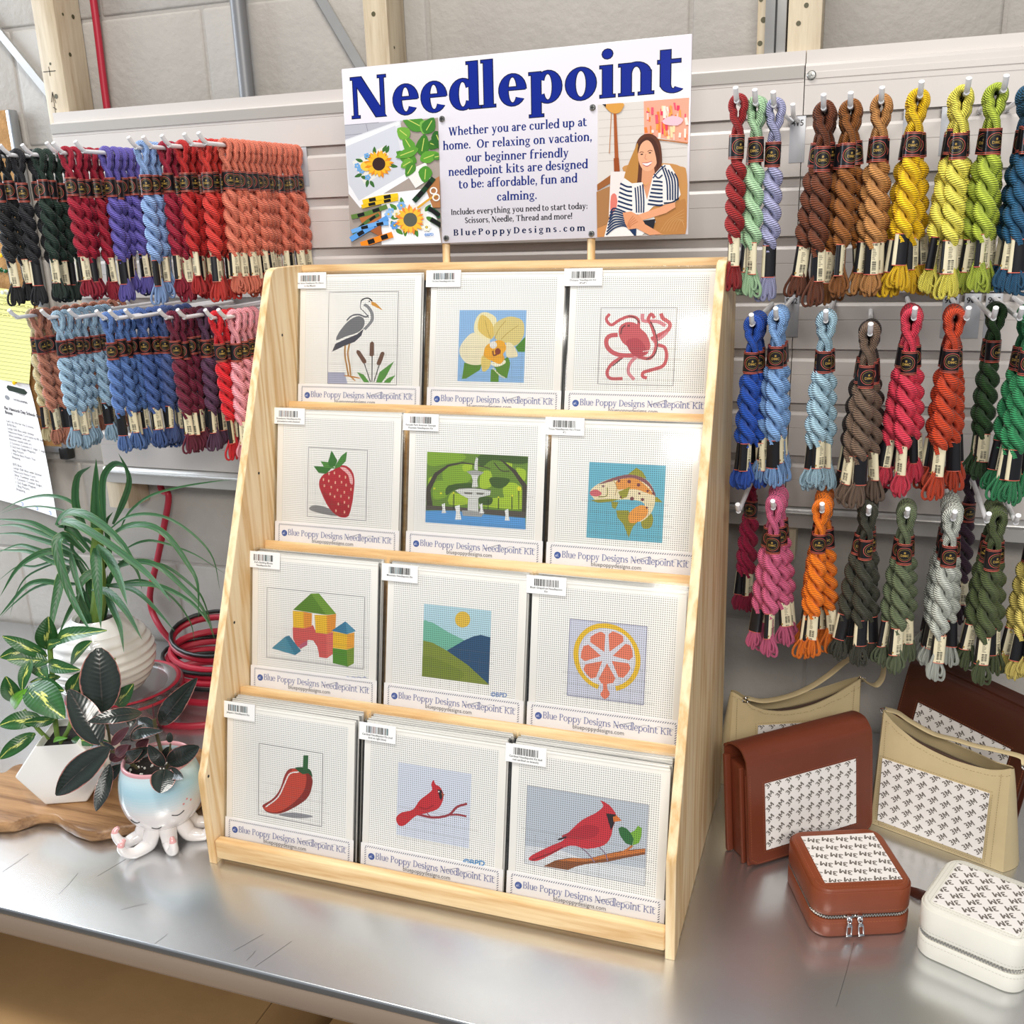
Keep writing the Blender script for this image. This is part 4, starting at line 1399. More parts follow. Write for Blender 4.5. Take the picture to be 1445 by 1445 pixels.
m = MB()
sign_text(m, 'Needlepoint', (132, 322), (1338, 236), 153, '#0A2389', 0.132, 0.042, out='#080E2C', gap=0.055, sr=0.036)
m.build('headline_lettering', 'print', sg, False)
m = MB()
for s_, a, b_, cap in (('Whether you are curled up at', (485, 391), (990, 361), 31), ('home.  Or relaxing on vacation,', (464, 444), (1008, 416), 31),
                       ('our beginner friendly', (547, 489), (922, 475), 31), ('needlepoint kits are designed', (483, 541), (990, 518), 31),
                       ('to be: affordable, fun and', (520, 588), (951, 570), 31), ('calming.', (659, 635), (805, 630), 31)):
    sign_text(m, s_, a, b_, cap, '#182C78', 0.128, 0.062, gap=0.035)
for s_, a, b_, cap in (('Includes everything you need to start today:', (491, 686), (988, 668), 21), ('Scissors, Needle, Thread and more!', (541, 717), (932, 705), 21)):
    sign_text(m, s_, a, b_, cap, '#101018', 0.125, 0.065, gap=0.03)
sign_text(m, 'BluePoppyDesigns.com', (499, 763), (978, 750), 23, '#141E46', 0.14, 0.07, gap=0.22)
m.build('sign_text', 'print', sg, False)

# left picture: framed sunflower, plant, floss and scissors
m = MB()
cl = SF((101, 345)); cr = SF((447, 322)); bl = SF((122, 800)); br = SF((460, 795))
LF = homog([(0, 75), (803, 35), (830, 1130), (45, 1150)], [(cl[0], cl[1] - .0005), (cr[0], cl[1] - .0005), (br[0] - .001, 0.0006), (0.0006, 0.0006)])
c0 = lambda *a: [LF(p) for p in a]
P = Paint(m, -0.00002, LF, 0.00002, (0.0005, cr[0], 0.0006, cl[1]))
P.poly([(0, 75), (803, 35), (830, 1130), (45, 1150)], '#A79A92')
P.poly([(0, 75), (500, 50), (400, 260), (0, 270)], '#B4B4BE')
for a, b_ in (((0, 165), (200, 150)), ((190, 70), (205, 140)), ((0, 75), (300, 60))): P.stroke([a, b_], 5, '#8D8D98', 0)
P.poly([(0, 205), (480, 45), (560, 500), (130, 810), (30, 660)], '#D9DAE0')
P.poly([(5, 215), (470, 60), (475, 85), (10, 262)], '#F2F2F5')
P.poly([(10, 270), (440, 90), (520, 520), (120, 760), (40, 600)], '#CDD0DA')
P.poly([(30, 600), (60, 640), (120, 745), (560, 495), (560, 550), (130, 810), (30, 680)], '#EDEDF1')
P.poly([(65, 398), (362, 260), (412, 460), (170, 600)], '#E2E0DA')
def blossom(cx, cy, r, core, petal='#F2B52C', petal2='#E08A22', seed=1):
    rr = random.Random(seed)
    for ring_, c in ((1.0, petal2), (0.95, petal)):
        ps = []
        for k in range(15):
            a = 2 * PI * k / 15 + rr.uniform(-.1, .1) + (0.2 if ring_ < 1 else 0)
            R0 = r * ring_ * rr.uniform(0.9, 1.08)
            ps.append([(cx + r * .35 * math.cos(a - .3), cy + r * .35 * math.sin(a - .3)), (cx + R0 * .75 * math.cos(a - .16), cy + R0 * .75 * math.sin(a - .16)), (cx + R0 * math.cos(a), cy + R0 * math.sin(a)), (cx + R0 * .75 * math.cos(a + .16), cy + R0 * .75 * math.sin(a + .16)), (cx + r * .35 * math.cos(a + .3), cy + r * .35 * math.sin(a + .3))])
        P.polys(ps, c)
    P.ell(cx, cy, r * .45, r * .47, core, 20)
def sprig(x, y, a, l, w, c):
    a = R(a); dx, dy = math.cos(a), math.sin(a)
    P.poly([(x, y), (x + dx * l * .4 - dy * w, y + dy * l * .4 + dx * w), (x + dx * l, y + dy * l), (x + dx * l * .4 + dy * w, y + dy * l * .4 - dx * w)], c, 3)
for (x, y, a) in ((160, 400, 200), (180, 380, -40), (200, 560, 100), (150, 510, 160), (330, 320, -60), (360, 330, -70), (390, 440, 10), (220, 570, 60), (260, 340, -90), (140, 530, 20)): sprig(x, y, a, 70, 16, '#3D6B32')
for (x, y) in ((110, 435), (130, 465), (200, 540), (195, 350), (150, 480)):
    for k in range(5): P.ell(x + 16 * math.cos(k * 1.256), y + 16 * math.sin(k * 1.256), 11, 11, '#6FA6DC', 8)
P.ell(190, 440, 52, 45, '#F0C64A', 12)
blossom(298, 425, 125, '#3A2420')
P.poly([(520, 500), (700, 420), (740, 560), (610, 645)], '#E9E8E4')
for (x, y, a, l, w, c) in ((620, 420, -150, 200, 55, '#4E8A2E'), (600, 340, -120, 190, 50, '#5C9A38'), (660, 360, -80, 190, 60, '#3F7A2A'), (650, 400, -20, 170, 55, '#5F9E36'), (560, 200, -140, 130, 60, '#6FA83E'), (700, 130, -150, 230, 70, '#4E8C34'), (740, 60, 120, 130, 70, '#79B04C'), (690, 170, -60, 160, 60, '#3E7A2E'), (700, 450, 95, 150, 60, '#4F8F33'), (590, 400, 150, 120, 45, '#6BA33C'), (600, 420, 120, 140, 45, '#4A852E'), (720, 250, 20, 100, 50, '#3A6F28'), (640, 300, 160, 210, 45, '#5E9B38'), (780, 150, 70, 180, 60, '#2F6428'), (760, 380, -10, 80, 30, '#4E8A34')):
    sprig(x, y, a, l, w, c)
    P.stroke([(x + math.cos(R(a)) * l * .2, y + math.sin(R(a)) * l * .2), (x + math.cos(R(a)) * l * .8, y + math.sin(R(a)) * l * .8)], 7, '#C9D26A', 0)
P.poly([(320, 690), (710, 650), (800, 950), (825, 1130), (315, 1140)], '#EEEFF3')
P.poly([(360, 790), (690, 790), (735, 1015), (420, 1030)], '#E7E6E0')
for (x, y, a) in ((400, 930, 60), (440, 1000, 40), (700, 900, 30), (690, 850, -50), (500, 800, -100), (450, 830, -140), (680, 960, 60), (520, 990, 90), (600, 1000, 70), (395, 900, 0)): sprig(x, y, a, 80, 20, '#4E8434')
for (x, y, c) in ((400, 850, '#7FB0E4'), (380, 870, '#9CC2EC'), (430, 970, '#5E98DA'), (490, 795, '#7FB0E4'), (450, 870, '#F0E6D0'), (705, 990, '#F4EFE0')):
    for k in range(6): P.ell(x + 24 * math.cos(k * 1.047), y + 24 * math.sin(k * 1.047), 14, 14, c, 8)
    P.ell(x, y, 9, 9, '#E9C24A', 8)
blossom(567, 922, 132, '#5C5E52', '#F5BC3A', '#E8873A', 4)
w, T_ = sans_text('©BPD', 0.03); P.polys([[LF(p) for p in q] for q in place(T_, 688, 1068, 30, -32, R(-4))], '#6C9ADA', None)
def hank(pts, c, w=36):
    P.stroke(pts, w, c, 4)
    n = len(pts)
    for t in (0.3, 0.72):
        i = t * (n - 1); k = int(i); f_ = i - k
        x = pts[k][0] * (1 - f_) + pts[min(k + 1, n - 1)][0] * f_; y = pts[k][1] * (1 - f_) + pts[min(k + 1, n - 1)][1] * f_
        dx = pts[-1][0] - pts[0][0]; dy = pts[-1][1] - pts[0][1]; l = math.hypot(dx, dy)
        P.stroke([(x - dx / l * 30, y - dy / l * 30), (x + dx / l * 30, y + dy / l * 30)], w * .8, '#1A1818', 0)
P.poly([(130, 900), (300, 820), (330, 950), (170, 990)], '#B8703C'); P.poly([(210, 1010), (310, 960), (330, 1080)], '#A65E34')
P.poly([(690, 620), (825, 540), (830, 820), (760, 820)], '#B07648')
hank([(160, 760), (300, 725), (465, 705)], '#F0C822', 40); hank([(150, 800), (300, 765), (465, 735)], '#E8BE1E', 34)
hank([(60, 890), (200, 860), (370, 800)], '#5E7E3C', 40); hank([(70, 1040), (200, 930), (300, 870)], '#4E6E38', 30)
hank([(50, 1090), (200, 1000), (375, 900)], '#5B9BE0', 46); hank([(60, 1020), (250, 960), (380, 950)], '#6FAAE8', 36)
hank([(140, 1140), (290, 1090), (415, 1050)], '#F28A1E', 52)
hank([(600, 760), (690, 660), (770, 560)], '#1E3A24', 44); hank([(715, 820), (770, 850), (825, 900)], '#1F5A3A', 44); hank([(740, 920), (790, 950), (826, 975)], '#3E5A34', 44)
P.stroke([(630, 820), (710, 760), (800, 700)], 18, '#D9A23A', 0)
for (x, y) in ((768, 672), (790, 730)):
    P.stroke([(x + 28 * math.cos(R(k)), y + 28 * math.sin(R(k))) for k in range(0, 361, 30)], 12, '#EDEAE4', 0)
m.build('sunflower_photograph', 'print', sg, False, label='colour photograph of framed sunflower needlepoint, plant and floss')

# right picture: seated woman in a striped dress
m = MB()
a = SF((1030, 283)); b_ = SF((1369, 258)); c_ = SF((1022, 778))
PF = homog([(125, 133), (990, 65), (935, 1365), (103, 1392)], [(a[0], a[1]), (SW - .002, a[1]), (SW - .004, 0.001), (c_[0], 0.001)])
P = Paint(m, -0.00002, PF, 0.00002, (c_[0] - .002, SW - .002, 0.001, a[1]))
P.poly([(125, 133), (990, 65), (935, 1365), (103, 1392)], '#D9D2CC')
for k in range(7): P.stroke([(130, 200 + k * 78), (960, 150 + k * 78)], 4, '#C2BAB4', 0)
P.poly([(560, 95), (990, 62), (975, 498), (560, 415)], '#EFA58C')
rr = random.Random(5)
for k in range(46):
    x = rr.uniform(570, 965); y = rr.uniform(95, 420); c = rr.choice(['#E8586E', '#F2803C', '#F6C9B8', '#F7E3D6', '#E23E5E', '#F3A04A', '#F9D9A8'])
    P.stroke([(x, y), (x + rr.uniform(-12, 12), min(470 if x > 680 else 400, y + rr.uniform(40, 120)))], rr.uniform(12, 28), c, 0)
P.poly([(740, 280), (830, 240), (930, 270), (880, 330), (760, 320)], '#F6C0CC', 3)
P.stroke([(560, 415), (690, 462), (972, 500)], 12, '#B4703C', 0)
P.stroke([(288, 215), (300, 765)], [26, 40], '#A4562A', 0); P.poly([(270, 640), (318, 635), (326, 765), (272, 765)], '#96491F')
P.poly([(200, 130), (366, 118), (360, 170), (330, 208), (280, 216), (230, 190)], '#D69A48', 3); P.poly([(170, 130), (205, 125), (205, 155)], '#1C1A1A')
P.stroke([(255, 210), (230, 595)], 7, '#B47A4C', 0)
P.poly([(103, 960), (245, 900), (230, 1250), (103, 1310)], '#A8774A', 0); P.poly([(110, 890), (245, 795), (250, 870), (110, 950)], '#9A5E30')
P.poly([(103, 1310), (260, 1240), (320, 1385), (103, 1392)], '#C88A54')
P.poly([(240, 770), (420, 765), (420, 900), (300, 1100), (215, 1200)], '#E9DEDB')
P.poly([(240, 1000), (290, 990), (300, 1160), (235, 1170)], '#DE7A6C', 3)
P.poly([(360, 760), (420, 700), (760, 690), (900, 720), (960, 800), (940, 1365), (640, 1365), (560, 900)], '#C58E52', 3)
P.poly([(660, 1230), (760, 1120), (900, 1040), (948, 1060), (938, 1362), (720, 1362), (640, 1290)], '#B67E45', 3)
for k in range(6): P.stroke([(700 + k * 30, 1340), (780 + k * 25, 1230), (930, 1130 + k * 35)], 4, '#C99A62')
# hair behind, neck, face
P.poly([(470, 560), (500, 470), (560, 415), (640, 415), (700, 470), (722, 560), (725, 690), (690, 780), (640, 800), (540, 960), (500, 980), (420, 960), (370, 840), (400, 720), (440, 640)], '#5E3524', 4)
P.poly([(468, 560), (500, 500), (505, 640), (500, 760), (480, 900), (420, 950), (365, 850), (400, 720)], '#B88240', 4)
P.poly([(540, 720), (650, 720), (660, 800), (640, 900), (580, 1040), (540, 960), (530, 860)], '#DB9A74')
P.poly([(503, 560), (520, 500), (570, 470), (630, 480), (675, 540), (688, 620), (672, 700), (630, 750), (580, 765), (535, 735), (505, 660)], '#E9AC88', 4)
P.poly([(500, 600), (505, 520), (560, 450), (640, 450), (690, 530), (705, 640), (680, 740), (672, 640), (640, 520), (590, 470), (530, 510)], '#4C2A1E', 4)
P.stroke([(515, 590), (535, 580), (556, 588)], 6, '#5A3426'); P.stroke([(592, 578), (615, 566), (638, 574)], 6, '#5A3426')
P.ell(537, 604, 13, 6, '#2E1E1C', 12, -.1); P.ell(613, 590, 13, 6, '#2E1E1C', 12, -.1)
P.stroke([(575, 600), (566, 645), (585, 652)], 5, '#C98464')
P.poly([(540, 688), (585, 690), (630, 674), (615, 700), (585, 712), (555, 706)], '#F6EEEA', 3); P.stroke([(538, 687), (585, 685), (632, 672)], 6, '#B9545A'); P.stroke([(545, 700), (585, 718), (622, 695)], 6, '#C0606A')
# dress
NV = '#1E3358'
P.poly([(370, 830), (440, 880), (540, 870), (580, 1035), (640, 810), (740, 700), (800, 705), (860, 800), (900, 990), (850, 1060), (760, 1080), (640, 1100), (560, 1180), (350, 1170), (290, 1120), (320, 930)], '#ECE7E4', 0)
P.poly([(290, 1110), (360, 1160), (500, 1200), (640, 1180), (660, 1250), (520, 1385), (170, 1390), (210, 1240)], '#ECE7E4')
S_ = P.stroke
for k in range(6): S_([(330 - k * 6, 880 + k * 42), (390, 910 + k * 42), (440, 915 + k * 44)], 17, NV)
for k in range(4): S_([(470 + k * 24, 920 - k * 10), (478 + k * 24, 1050), (480 + k * 22, 1160)], 13, NV)
for k in range(7): S_([(640 - k * 9, 860 + k * 36), (690, 862 + k * 38), (730, 870 + k * 36)], 16, NV)
for k in range(5): S_([(745 + k * 30 - 20, 715 + k * 18), (790 + k * 26 - 20, 860), (790 + k * 24 - 14, 1040)], 14, NV)
S_([(650, 790), (690, 830), (730, 800)], 12, NV); S_([(640, 830), (700, 760), (760, 710)], 10, NV)
S_([(740, 1070), (820, 1062), (882, 1022)], 14, '#15233E')
for k in range(8): S_([(190 + k * 6, 1370 - k * 30), (280, 1300 - k * 26), (380 + k * 10, 1290 - k * 12), (470, 1385 - k * 8)], 14, NV)
P.poly([(510, 1240), (660, 1220), (640, 1310), (540, 1300)], '#24242C')
# forearms and clasped hands
P.poly([(845, 1062), (850, 1110), (760, 1165), (600, 1215), (470, 1250), (440, 1200), (540, 1165), (700, 1110), (770, 1080)], '#E5A27A', 0)
P.poly([(350, 1160), (430, 1148), (520, 1200), (560, 1270), (720, 1365), (600, 1375), (480, 1310), (400, 1320), (370, 1260)], '#DF9A70', 0)
for k in range(4): S_([(450 + k * 14, 1190 + k * 18), (410 + k * 6, 1240 + k * 14), (392 + k * 8, 1290 + k * 6)], 9, '#C98058')
S_([(545, 870), (570, 900), (600, 870)], 4, '#D8B060')
m.build('portrait_photograph', 'print', sg, False, label='colour photograph of a smiling person in a navy striped dress')

# ================================================================ YARN SKEINS AND HOOKS
SL = 0.208


def skein_mesh(seed, plies=2, turns=1.8, lean=0.0):
    rr = random.Random(seed)
    m = MB()
    # loop over the hook
    lp = []
    for i in range(13):
        a = PI * (1.25 - 1.5 * i / 12)
        lp.append((0.0066 * math.cos(a), 0.0, -0.0060 + 0.0090 * math.sin(a)))
    for oy, q in ((-0.0022, 1), (0.0022, -1)):
        l2 = [(0.0030 * q, oy, -0.050), (0.0036 * q, oy, -0.037), (0.0005 * q, oy * 1.6, -0.027), (-0.0046 * q, oy, -0.0185)] + [(x * (1 if q > 0 else -1), oy, z) for x, _, z in lp] + [(0.0046 * q, oy, -0.0185), (-0.0005 * q, oy * .6, -0.027), (-0.0036 * q, -oy, -0.037), (-0.0030 * q, -oy, -0.050)]
        l3 = cat(l2, 2); nn_ = len(l3)
        m.tube(l3, [0.0041 - 0.0017 * max(0, 1 - min(i, nn_ - 1 - i) / 4) for i in range(nn_)], 8, flat=1.0)
    # twisted body
    z0, z1 = -0.052, -0.156
    for p in range(plies):
        pts = []
        rs = []
        n = 46
        for i in range(n + 1):
            t = i / n
            a = 2 * PI * (turns * t + p / plies) + seed
            z = z0 + (z1 - z0) * t
            e = max(0.0, min(1.0, (-0.060 - z) / 0.012, (z + 0.153) / 0.012))
            rad = 0.0018 + 0.0030 * e
            pts.append((rad * math.cos(a) * 1.2, rad * math.sin(a) * 0.9, z))
            rs.append(0.0034 + 0.0021 * e)
        m.tube(pts, rs, 10)
    # the thread squeezed flat under the lower paper label
    m.tube([(0, 0, -0.150), (0, 0, -0.158), (0, 0, -0.172), (0, 0, -0.184)], [0.0040, 0.0050, 0.0050, 0.0052], 10, flat=0.45, up=(0, 1, 0))
    # tail of loose loops
    z1 = -0.176
    for k in range(14):
        a = 2 * PI * k / 14 + rr.uniform(-.3, .3)
        w = rr.uniform(0.0045, 0.0082)
        x = math.cos(a) * w; y = math.sin(a) * w * 0.55
        l = rr.uniform(0.024, 0.034)
        dx, dy = rr.uniform(-.003, .003), rr.uniform(-.002, .002)
        pts = [(x * .35, y * .3, z1 + 0.004), (x * .75, y * .6, z1 - 0.007), (x * 1.3 + dx, y + dy, z1 - l * .62), (x * 1.4 + dx, y * 1.2 + dy, z1 - l * .88), (x * 1.0 + dx, y + dy, z1 - l), (x * .6, y * .9 + dy, z1 - l * .9), (x * .45, y * .6, z1 - l * .6), (x * .2, y * .3, z1)]
        m.tube(cat(pts, 2), rr.uniform(0.0013, 0.0018), 5)
    return m.mesh('twisted_thread', 'yarn', True, 80)


BLK = lin('#17161A'); CORAL = lin('#E4705E'); GOLD = lin('#A98A44'); CREAM = lin('#E9DFBE'); INK = lin('#1C1A18')


def band(m, zt, zb, rx, ry, y0=0.0):
    n = 20
    stops = [(zt, BLK), (zt - 0.0012, CORAL), (zt - 0.0019, BLK), (zt - 0.0032, CORAL), (zt - 0.0037, BLK), (zb + 0.0037, BLK), (zb + 0.0032, CORAL), (zb + 0.0019, BLK), (zb + 0.0012, CORAL), (zb, CORAL)]
    zs = [zt, zt - .0007, zt - .0018, zt - .0023, zt - .0032, zb + .0032, zb + .0023, zb + .0018, zb + .0007, zb]
    cols = [CORAL, BLK, CORAL, BLK, BLK, BLK, CORAL, BLK, CORAL]
    cols = [CORAL, BLK, CORAL, BLK, BLK, BLK, CORAL, BLK, CORAL]
    cols[3] = BLK; cols[4] = BLK
    for i in range(9):
        vs = []
        for z in (zs[i], zs[i + 1]):
            for k in range(n):
                a = 2 * PI * k / n
                vs.append((rx * math.cos(a), y0 + ry * math.sin(a), z))
        m.add(vs, [(k, (k + 1) % n, n + (k + 1) % n, n + k)[::-1] for k in range(n)], 0, cols[i])


def band1_mesh():
    m = MB()
    zt, zb = -0.038, -0.064
    rx, ry = 0.0084, 0.0076
    band(m, zt, zb, rx, ry)
    w, T_ = sans_text('DMC', 0.03)
    zc = (zt + zb) / 2
    for a0 in (-PI / 2, -PI / 2 + 2.9):
        def wrap(u, v, lift):
            a = a0 + u / 0.0078
            return ((rx + lift) * math.cos(a), (ry + lift) * math.sin(a), zc + v)
        for (r_, t, c, rot) in ((0.0086, 0.00045, CORAL, 0), (0.0066, 0.00035, GOLD, 0)):
            n = 20
            for k in range(n):
                A, B_ = 2 * PI * k / n, 2 * PI * (k + 1) / n
                q = [wrap(r_ * math.cos(A), r_ * math.sin(A), .00025), wrap(r_ * math.cos(B_), r_ * math.sin(B_), .00025), wrap((r_ - t) * math.cos(B_), (r_ - t) * math.sin(B_), .00025), wrap((r_ - t) * math.cos(A), (r_ - t) * math.sin(A), .00025)]
                m.add(q, [(0, 1, 2, 3)], 0, c)
        for p in place(T_, -0.0042, -0.0026, 0.0084 / w, 0.0040):
            q = [wrap(x, y, .0003) for x, y in p]
            m.add(q, [tuple(range(len(q)))], 0, GOLD)
        q = [wrap(0.0011 * math.cos(k), 0.0022 + 0.0014 * math.sin(k), .0003) for k in (0, 1, 2, 3, 4, 5)]
        m.add(q, [tuple(range(6))], 0, GOLD)
    return m.mesh('upper_label', 'label', True, 60)


def band2_mesh(seed, num, face):
    """flat paper sleeve: cream bar-code side and black side"""
    rr = random.Random(seed)
    m = MB()
    zt, zb = -0.1475, -0.183
    rx, ry = 0.0074, 0.0040
    n = 20
    A = [2 * PI * k / n for k in range(n)]
    for (a, b_, c) in ((zt, zt - .0008, CORAL), (zt - .0008, zb + .0008, None), (zb + .0008, zb, CORAL)):
        vs = [(rx * math.cos(w) * (1 + .06 * (z < -.16)), ry * math.sin(w), z) for z in (a, b_) for w in A]
        base = len(m.f)
        m.add(vs, [(k, (k + 1) % n, n + (k + 1) % n, n + k)[::-1] for k in range(n)], 0, c)
        if c is None:
            for k in range(n):
                w = A[k] + PI / n
                front = -math.sin(w)
                lim = {0: 0.0, 1: 0.55, 2: -2}[face]
                m.c[base + k] = CREAM if (math.cos(w) * 0.8 + front * .6 > lim) else BLK
    yb = -ry - 0.0003
    if face < 2 or True:
        xs0 = {0: -0.0015, 1: 0.0, 2: -0.0052}[face]
        xs1 = 0.0056
        off = lambda x: -ry * math.sqrt(max(0.02, 1 - (x / rx) ** 2)) - 0.00035
        def rc(x0, x1, z0, z1, c):
            m.add([(x0, off(x0), z0), (x1, off(x1), z0), (x1, off(x1), z1), (x0, off(x0), z1)], [(0, 1, 2, 3)], 0, c)
        rc(xs0, xs1, zt - .0035, zt - .0012, INK)
        for k in range(3): rc(xs0 + .0008 + k * (xs1 - xs0) / 3, xs0 + .0014 + k * (xs1 - xs0) / 3, zt - .0031, zt - .0016, CREAM)
        z = zb + .0125
        rc(xs0, xs1, zb + .0045, zb + .0152, CREAM)
        z = zb + .0050
        while z < zb + .0145:
            t = rr.choice((.00035, .0006, .0009)); rc(xs0 + .0012, xs1 - .0004, z, z + t, INK); z += t + rr.choice((.0004, .0006))
        for k in range(7): rc(xs0 + .0010, xs0 + rr.uniform(.003, .0052), zb + .0170 + k * .0018, zb + .0176 + k * .0018, lin('#6E6658'))
        w, T_ = sans_text(num, 0.02)
        for p in place(T_, xs0 + .0012, zb + .0013, .0042 / w, .0028):
            q = [(x, off(x) - .0001, y) for x, y in p]; m.add(q, [tuple(range(len(q)))], 0, INK)
    if face == 0:
        m.add([(-0.0042 + .0012 * math.cos(k), -ry * .93, zb + .0042 + .0014 * math.sin(k)) for k in range(6)], [tuple(range(6))], 0, GOLD)
    return m.mesh('lower_label', 'label', True, 60)


SK = [skein_mesh(1, 2, 2.5), skein_mesh(2, 2, 2.8), skein_mesh(3, 2, 2.3), skein_mesh(4, 2, 2.6)]
B1 = band1_mesh()
B2 = {}


def lower_label(num, face):
    k = (num, face)
    if k not in B2: B2[k] = band2_mesh(hash(num) % 97 if 0 else int(num) if num.isdigit() else 5, num, face)
    return B2[k]


ORD = ['first', 'second', 'third', 'fourth', 'fifth', 'sixth', 'seventh', 'eighth', 'ninth', 'tenth', 'eleventh', 'twelfth', 'thirteenth', 'fourteenth']
nsk = [0]
skein_proto = None


def skein(x, y, z, color, label, num, tx=0, ty=0, rz=0, group=None, s=1.0, wide=1.0):
    nsk[0] += 1
    rr = random.Random(nsk[0])
    r = thing('thread_skein', label, 'thread skein', (x, y, z), (R(tx), R(ty), R(rz)), group)
    r.scale = (wide, wide, s)
    a = link('twisted_thread', SK[rr.randrange(4)], r)
    cl_ = lin(color)
    v = rr.uniform(0.93, 1.07)
    a.color = (cl_[0] * v, cl_[1] * v, cl_[2] * v, 1)
    a.rotation_euler = (0, 0, 0)
    b = link('upper_label', B1, r); b.rotation_euler = (0, R(rr.uniform(-1, 1)), R(rr.uniform(-30, 40)))
    b.location = (0, 0, rr.uniform(-.002, .002))
    c = link('lower_label', lower_label(num, rr.choice((0, 0, 1))), r)
    c.rotation_euler = (0, R(rr.uniform(-.7, .7)), R(rr.uniform(-45, 55) if rr.random() < .8 else 180))
    c.location = (0, 0, rr.uniform(-.003, .002))
    return r


def hook(x, yt, z, label, ydown=0.0, plate=None):
    """white wire hook: rides in the slat groove, runs forward and turns up at the tip"""
    h = thing('slatwall_hook', label, 'hook', (x, 0.5290, z), (0, 0, 0), 'white slatwall hooks')
    L = 0.529 - yt
    pts = [(0, -0.0008, -0.004), (0, -0.002, 0.0), (0, -0.012, 0.0), (0, -L * 0.5, 0.0 - ydown * .5), (0, -L + 0.022, -ydown), (0, -L + 0.014, 0.0012 - ydown), (0, -L + 0.006, 0.0060 - ydown), (0, -L, 0.0125 - ydown)]
    MB().tube(cat(pts, 3), 0.0030, 10).build('wire', 'hook', h)
    if plate:
        w = 0.020
        MB().rbox(-w / 2, w / 2, -0.0092, -0.0076, -0.052, 0.006, 0.0006).build('hook_plate', 'plate', h)
        if plate is not True:
            m = MB(); wd, T_ = sans_text(plate, 0.01)
            P = Paint(m, -0.0094)
            P.polys(place(T_, -0.008, -0.006, 0.0105, 0.0105), '#1A1A1C')
            m.build('plate_number', 'paper', h, False)
    return h


HZ = {1: 0.9160, 2: 0.6860, 3: 0.4570}
RN = {1: 'upper', 2: 'middle', 3: 'lower'}


def side_bunch(X, rowi, yt, ys, color, name, num, n, hk=True, tilt=0, wide=1.0, plate=None, zoff=0):
    z = HZ[rowi]
    if hk: hook(X, yt, z + zoff, 'white wire hook holding the %s skeins in the %s left row' % (name, RN[rowi]), plate=plate)
    for i in range(n):
        y = ys[0] + (ys[1] - ys[0]) * (i / max(1, n - 1)) + random.uniform(-.0012, .0012)
        skein(X + random.uniform(-.001, .001), y, z + 0.0025 + zoff, color,
              ('%s thread skein, %s from front on its hook, %s left row' % (name, ORD[i], RN[rowi])),
              num, random.uniform(-2, 2) + tilt, random.uniform(-2.5, 2.5), random.uniform(12, 50), '%s skeins in the %s left row' % (name, RN[rowi]), random.uniform(.97, 1.02), wide)


# upper left row
side_bunch(-0.4090, 1, 0.225, (0.247, 0.286), '#0E1016', 'black', '310', 3)
side_bunch(-0.3860, 1, 0.240, (0.268, 0.295), '#16171F', 'charcoal black', '3371', 2)
side_bunch(-0.3613, 1, 0.255, (0.283, 0.335), '#163026', 'dark green', '890', 4)
hook(-0.3241, 0.262, 0.9170, 'empty topped white wire hook above the upper left crimson skeins')
side_bunch(-0.3090, 1, 0.258, (0.280, 0.345), '#A81030', 'crimson', '321', 5)
side_bunch(-0.2742, 1, 0.262, (0.322, 0.382), '#6A5FB8', 'violet', '333', 5)
side_bunch(-0.2880, 1, 0.30, (0.385, 0.415), '#1B2450', 'navy blue', '336', 2, False)
side_bunch(-0.1782, 1, 0.255, (0.278, 0.312), '#8FB0E4', 'sky blue', '341', 3)
side_bunch(-0.1598, 1, 0.262, (0.305, 0.350), '#A01434', 'dark cherry', '304', 4)
side_bunch(-0.1296, 1, 0.262, (0.305, 0.345), '#C4201F', 'poppy red', '349', 4)
side_bunch(-0.0937, 1, 0.262, (0.302, 0.335), '#D2342A', 'bright red', '350', 3)
side_bunch(-0.0712, 1, 0.262, (0.318, 0.505), '#EE8268', 'coral', '352', 14, plate='52')
# lower left row
side_bunch(-0.4452, 2, 0.262, (0.312, 0.505), '#C07E66', 'terracotta', '407', 10)
side_bunch(-0.4640, 2, 0.30, (0.326, 0.342), '#DCCFA2', 'cream', '677', 2, False)
side_bunch(-0.3795, 2, 0.258, (0.288, 0.392), '#A9CBE4', 'pale ice blue', '3325', 7)
hook(-0.3318, 0.262, 0.6860, 'white wire hook between the pale ice blue and slate blue skeins')
side_bunch(-0.2697, 2, 0.248, (0.270, 0.335), '#5D82C4', 'cornflower blue', '322', 5)
side_bunch(-0.2480, 2, 0.250, (0.318, 0.370), '#4866A8', 'denim blue', '312', 4)
side_bunch(-0.2305, 2, 0.262, (0.345, 0.400), '#4A5F98', 'slate blue', '930', 4)
side_bunch(-0.1681, 2, 0.258, (0.284, 0.350), '#6E1232', 'maroon', '498', 5)
side_bunch(-0.1401, 2, 0.262, (0.318, 0.352), '#5A3452', 'plum', '315', 3)
side_bunch(-0.0911, 2, 0.258, (0.280, 0.318), '#D81424', 'scarlet', '666', 3)
side_bunch(-0.0725, 2, 0.262, (0.298, 0.345), '#F0A0AC', 'pale pink', '3326', 4)


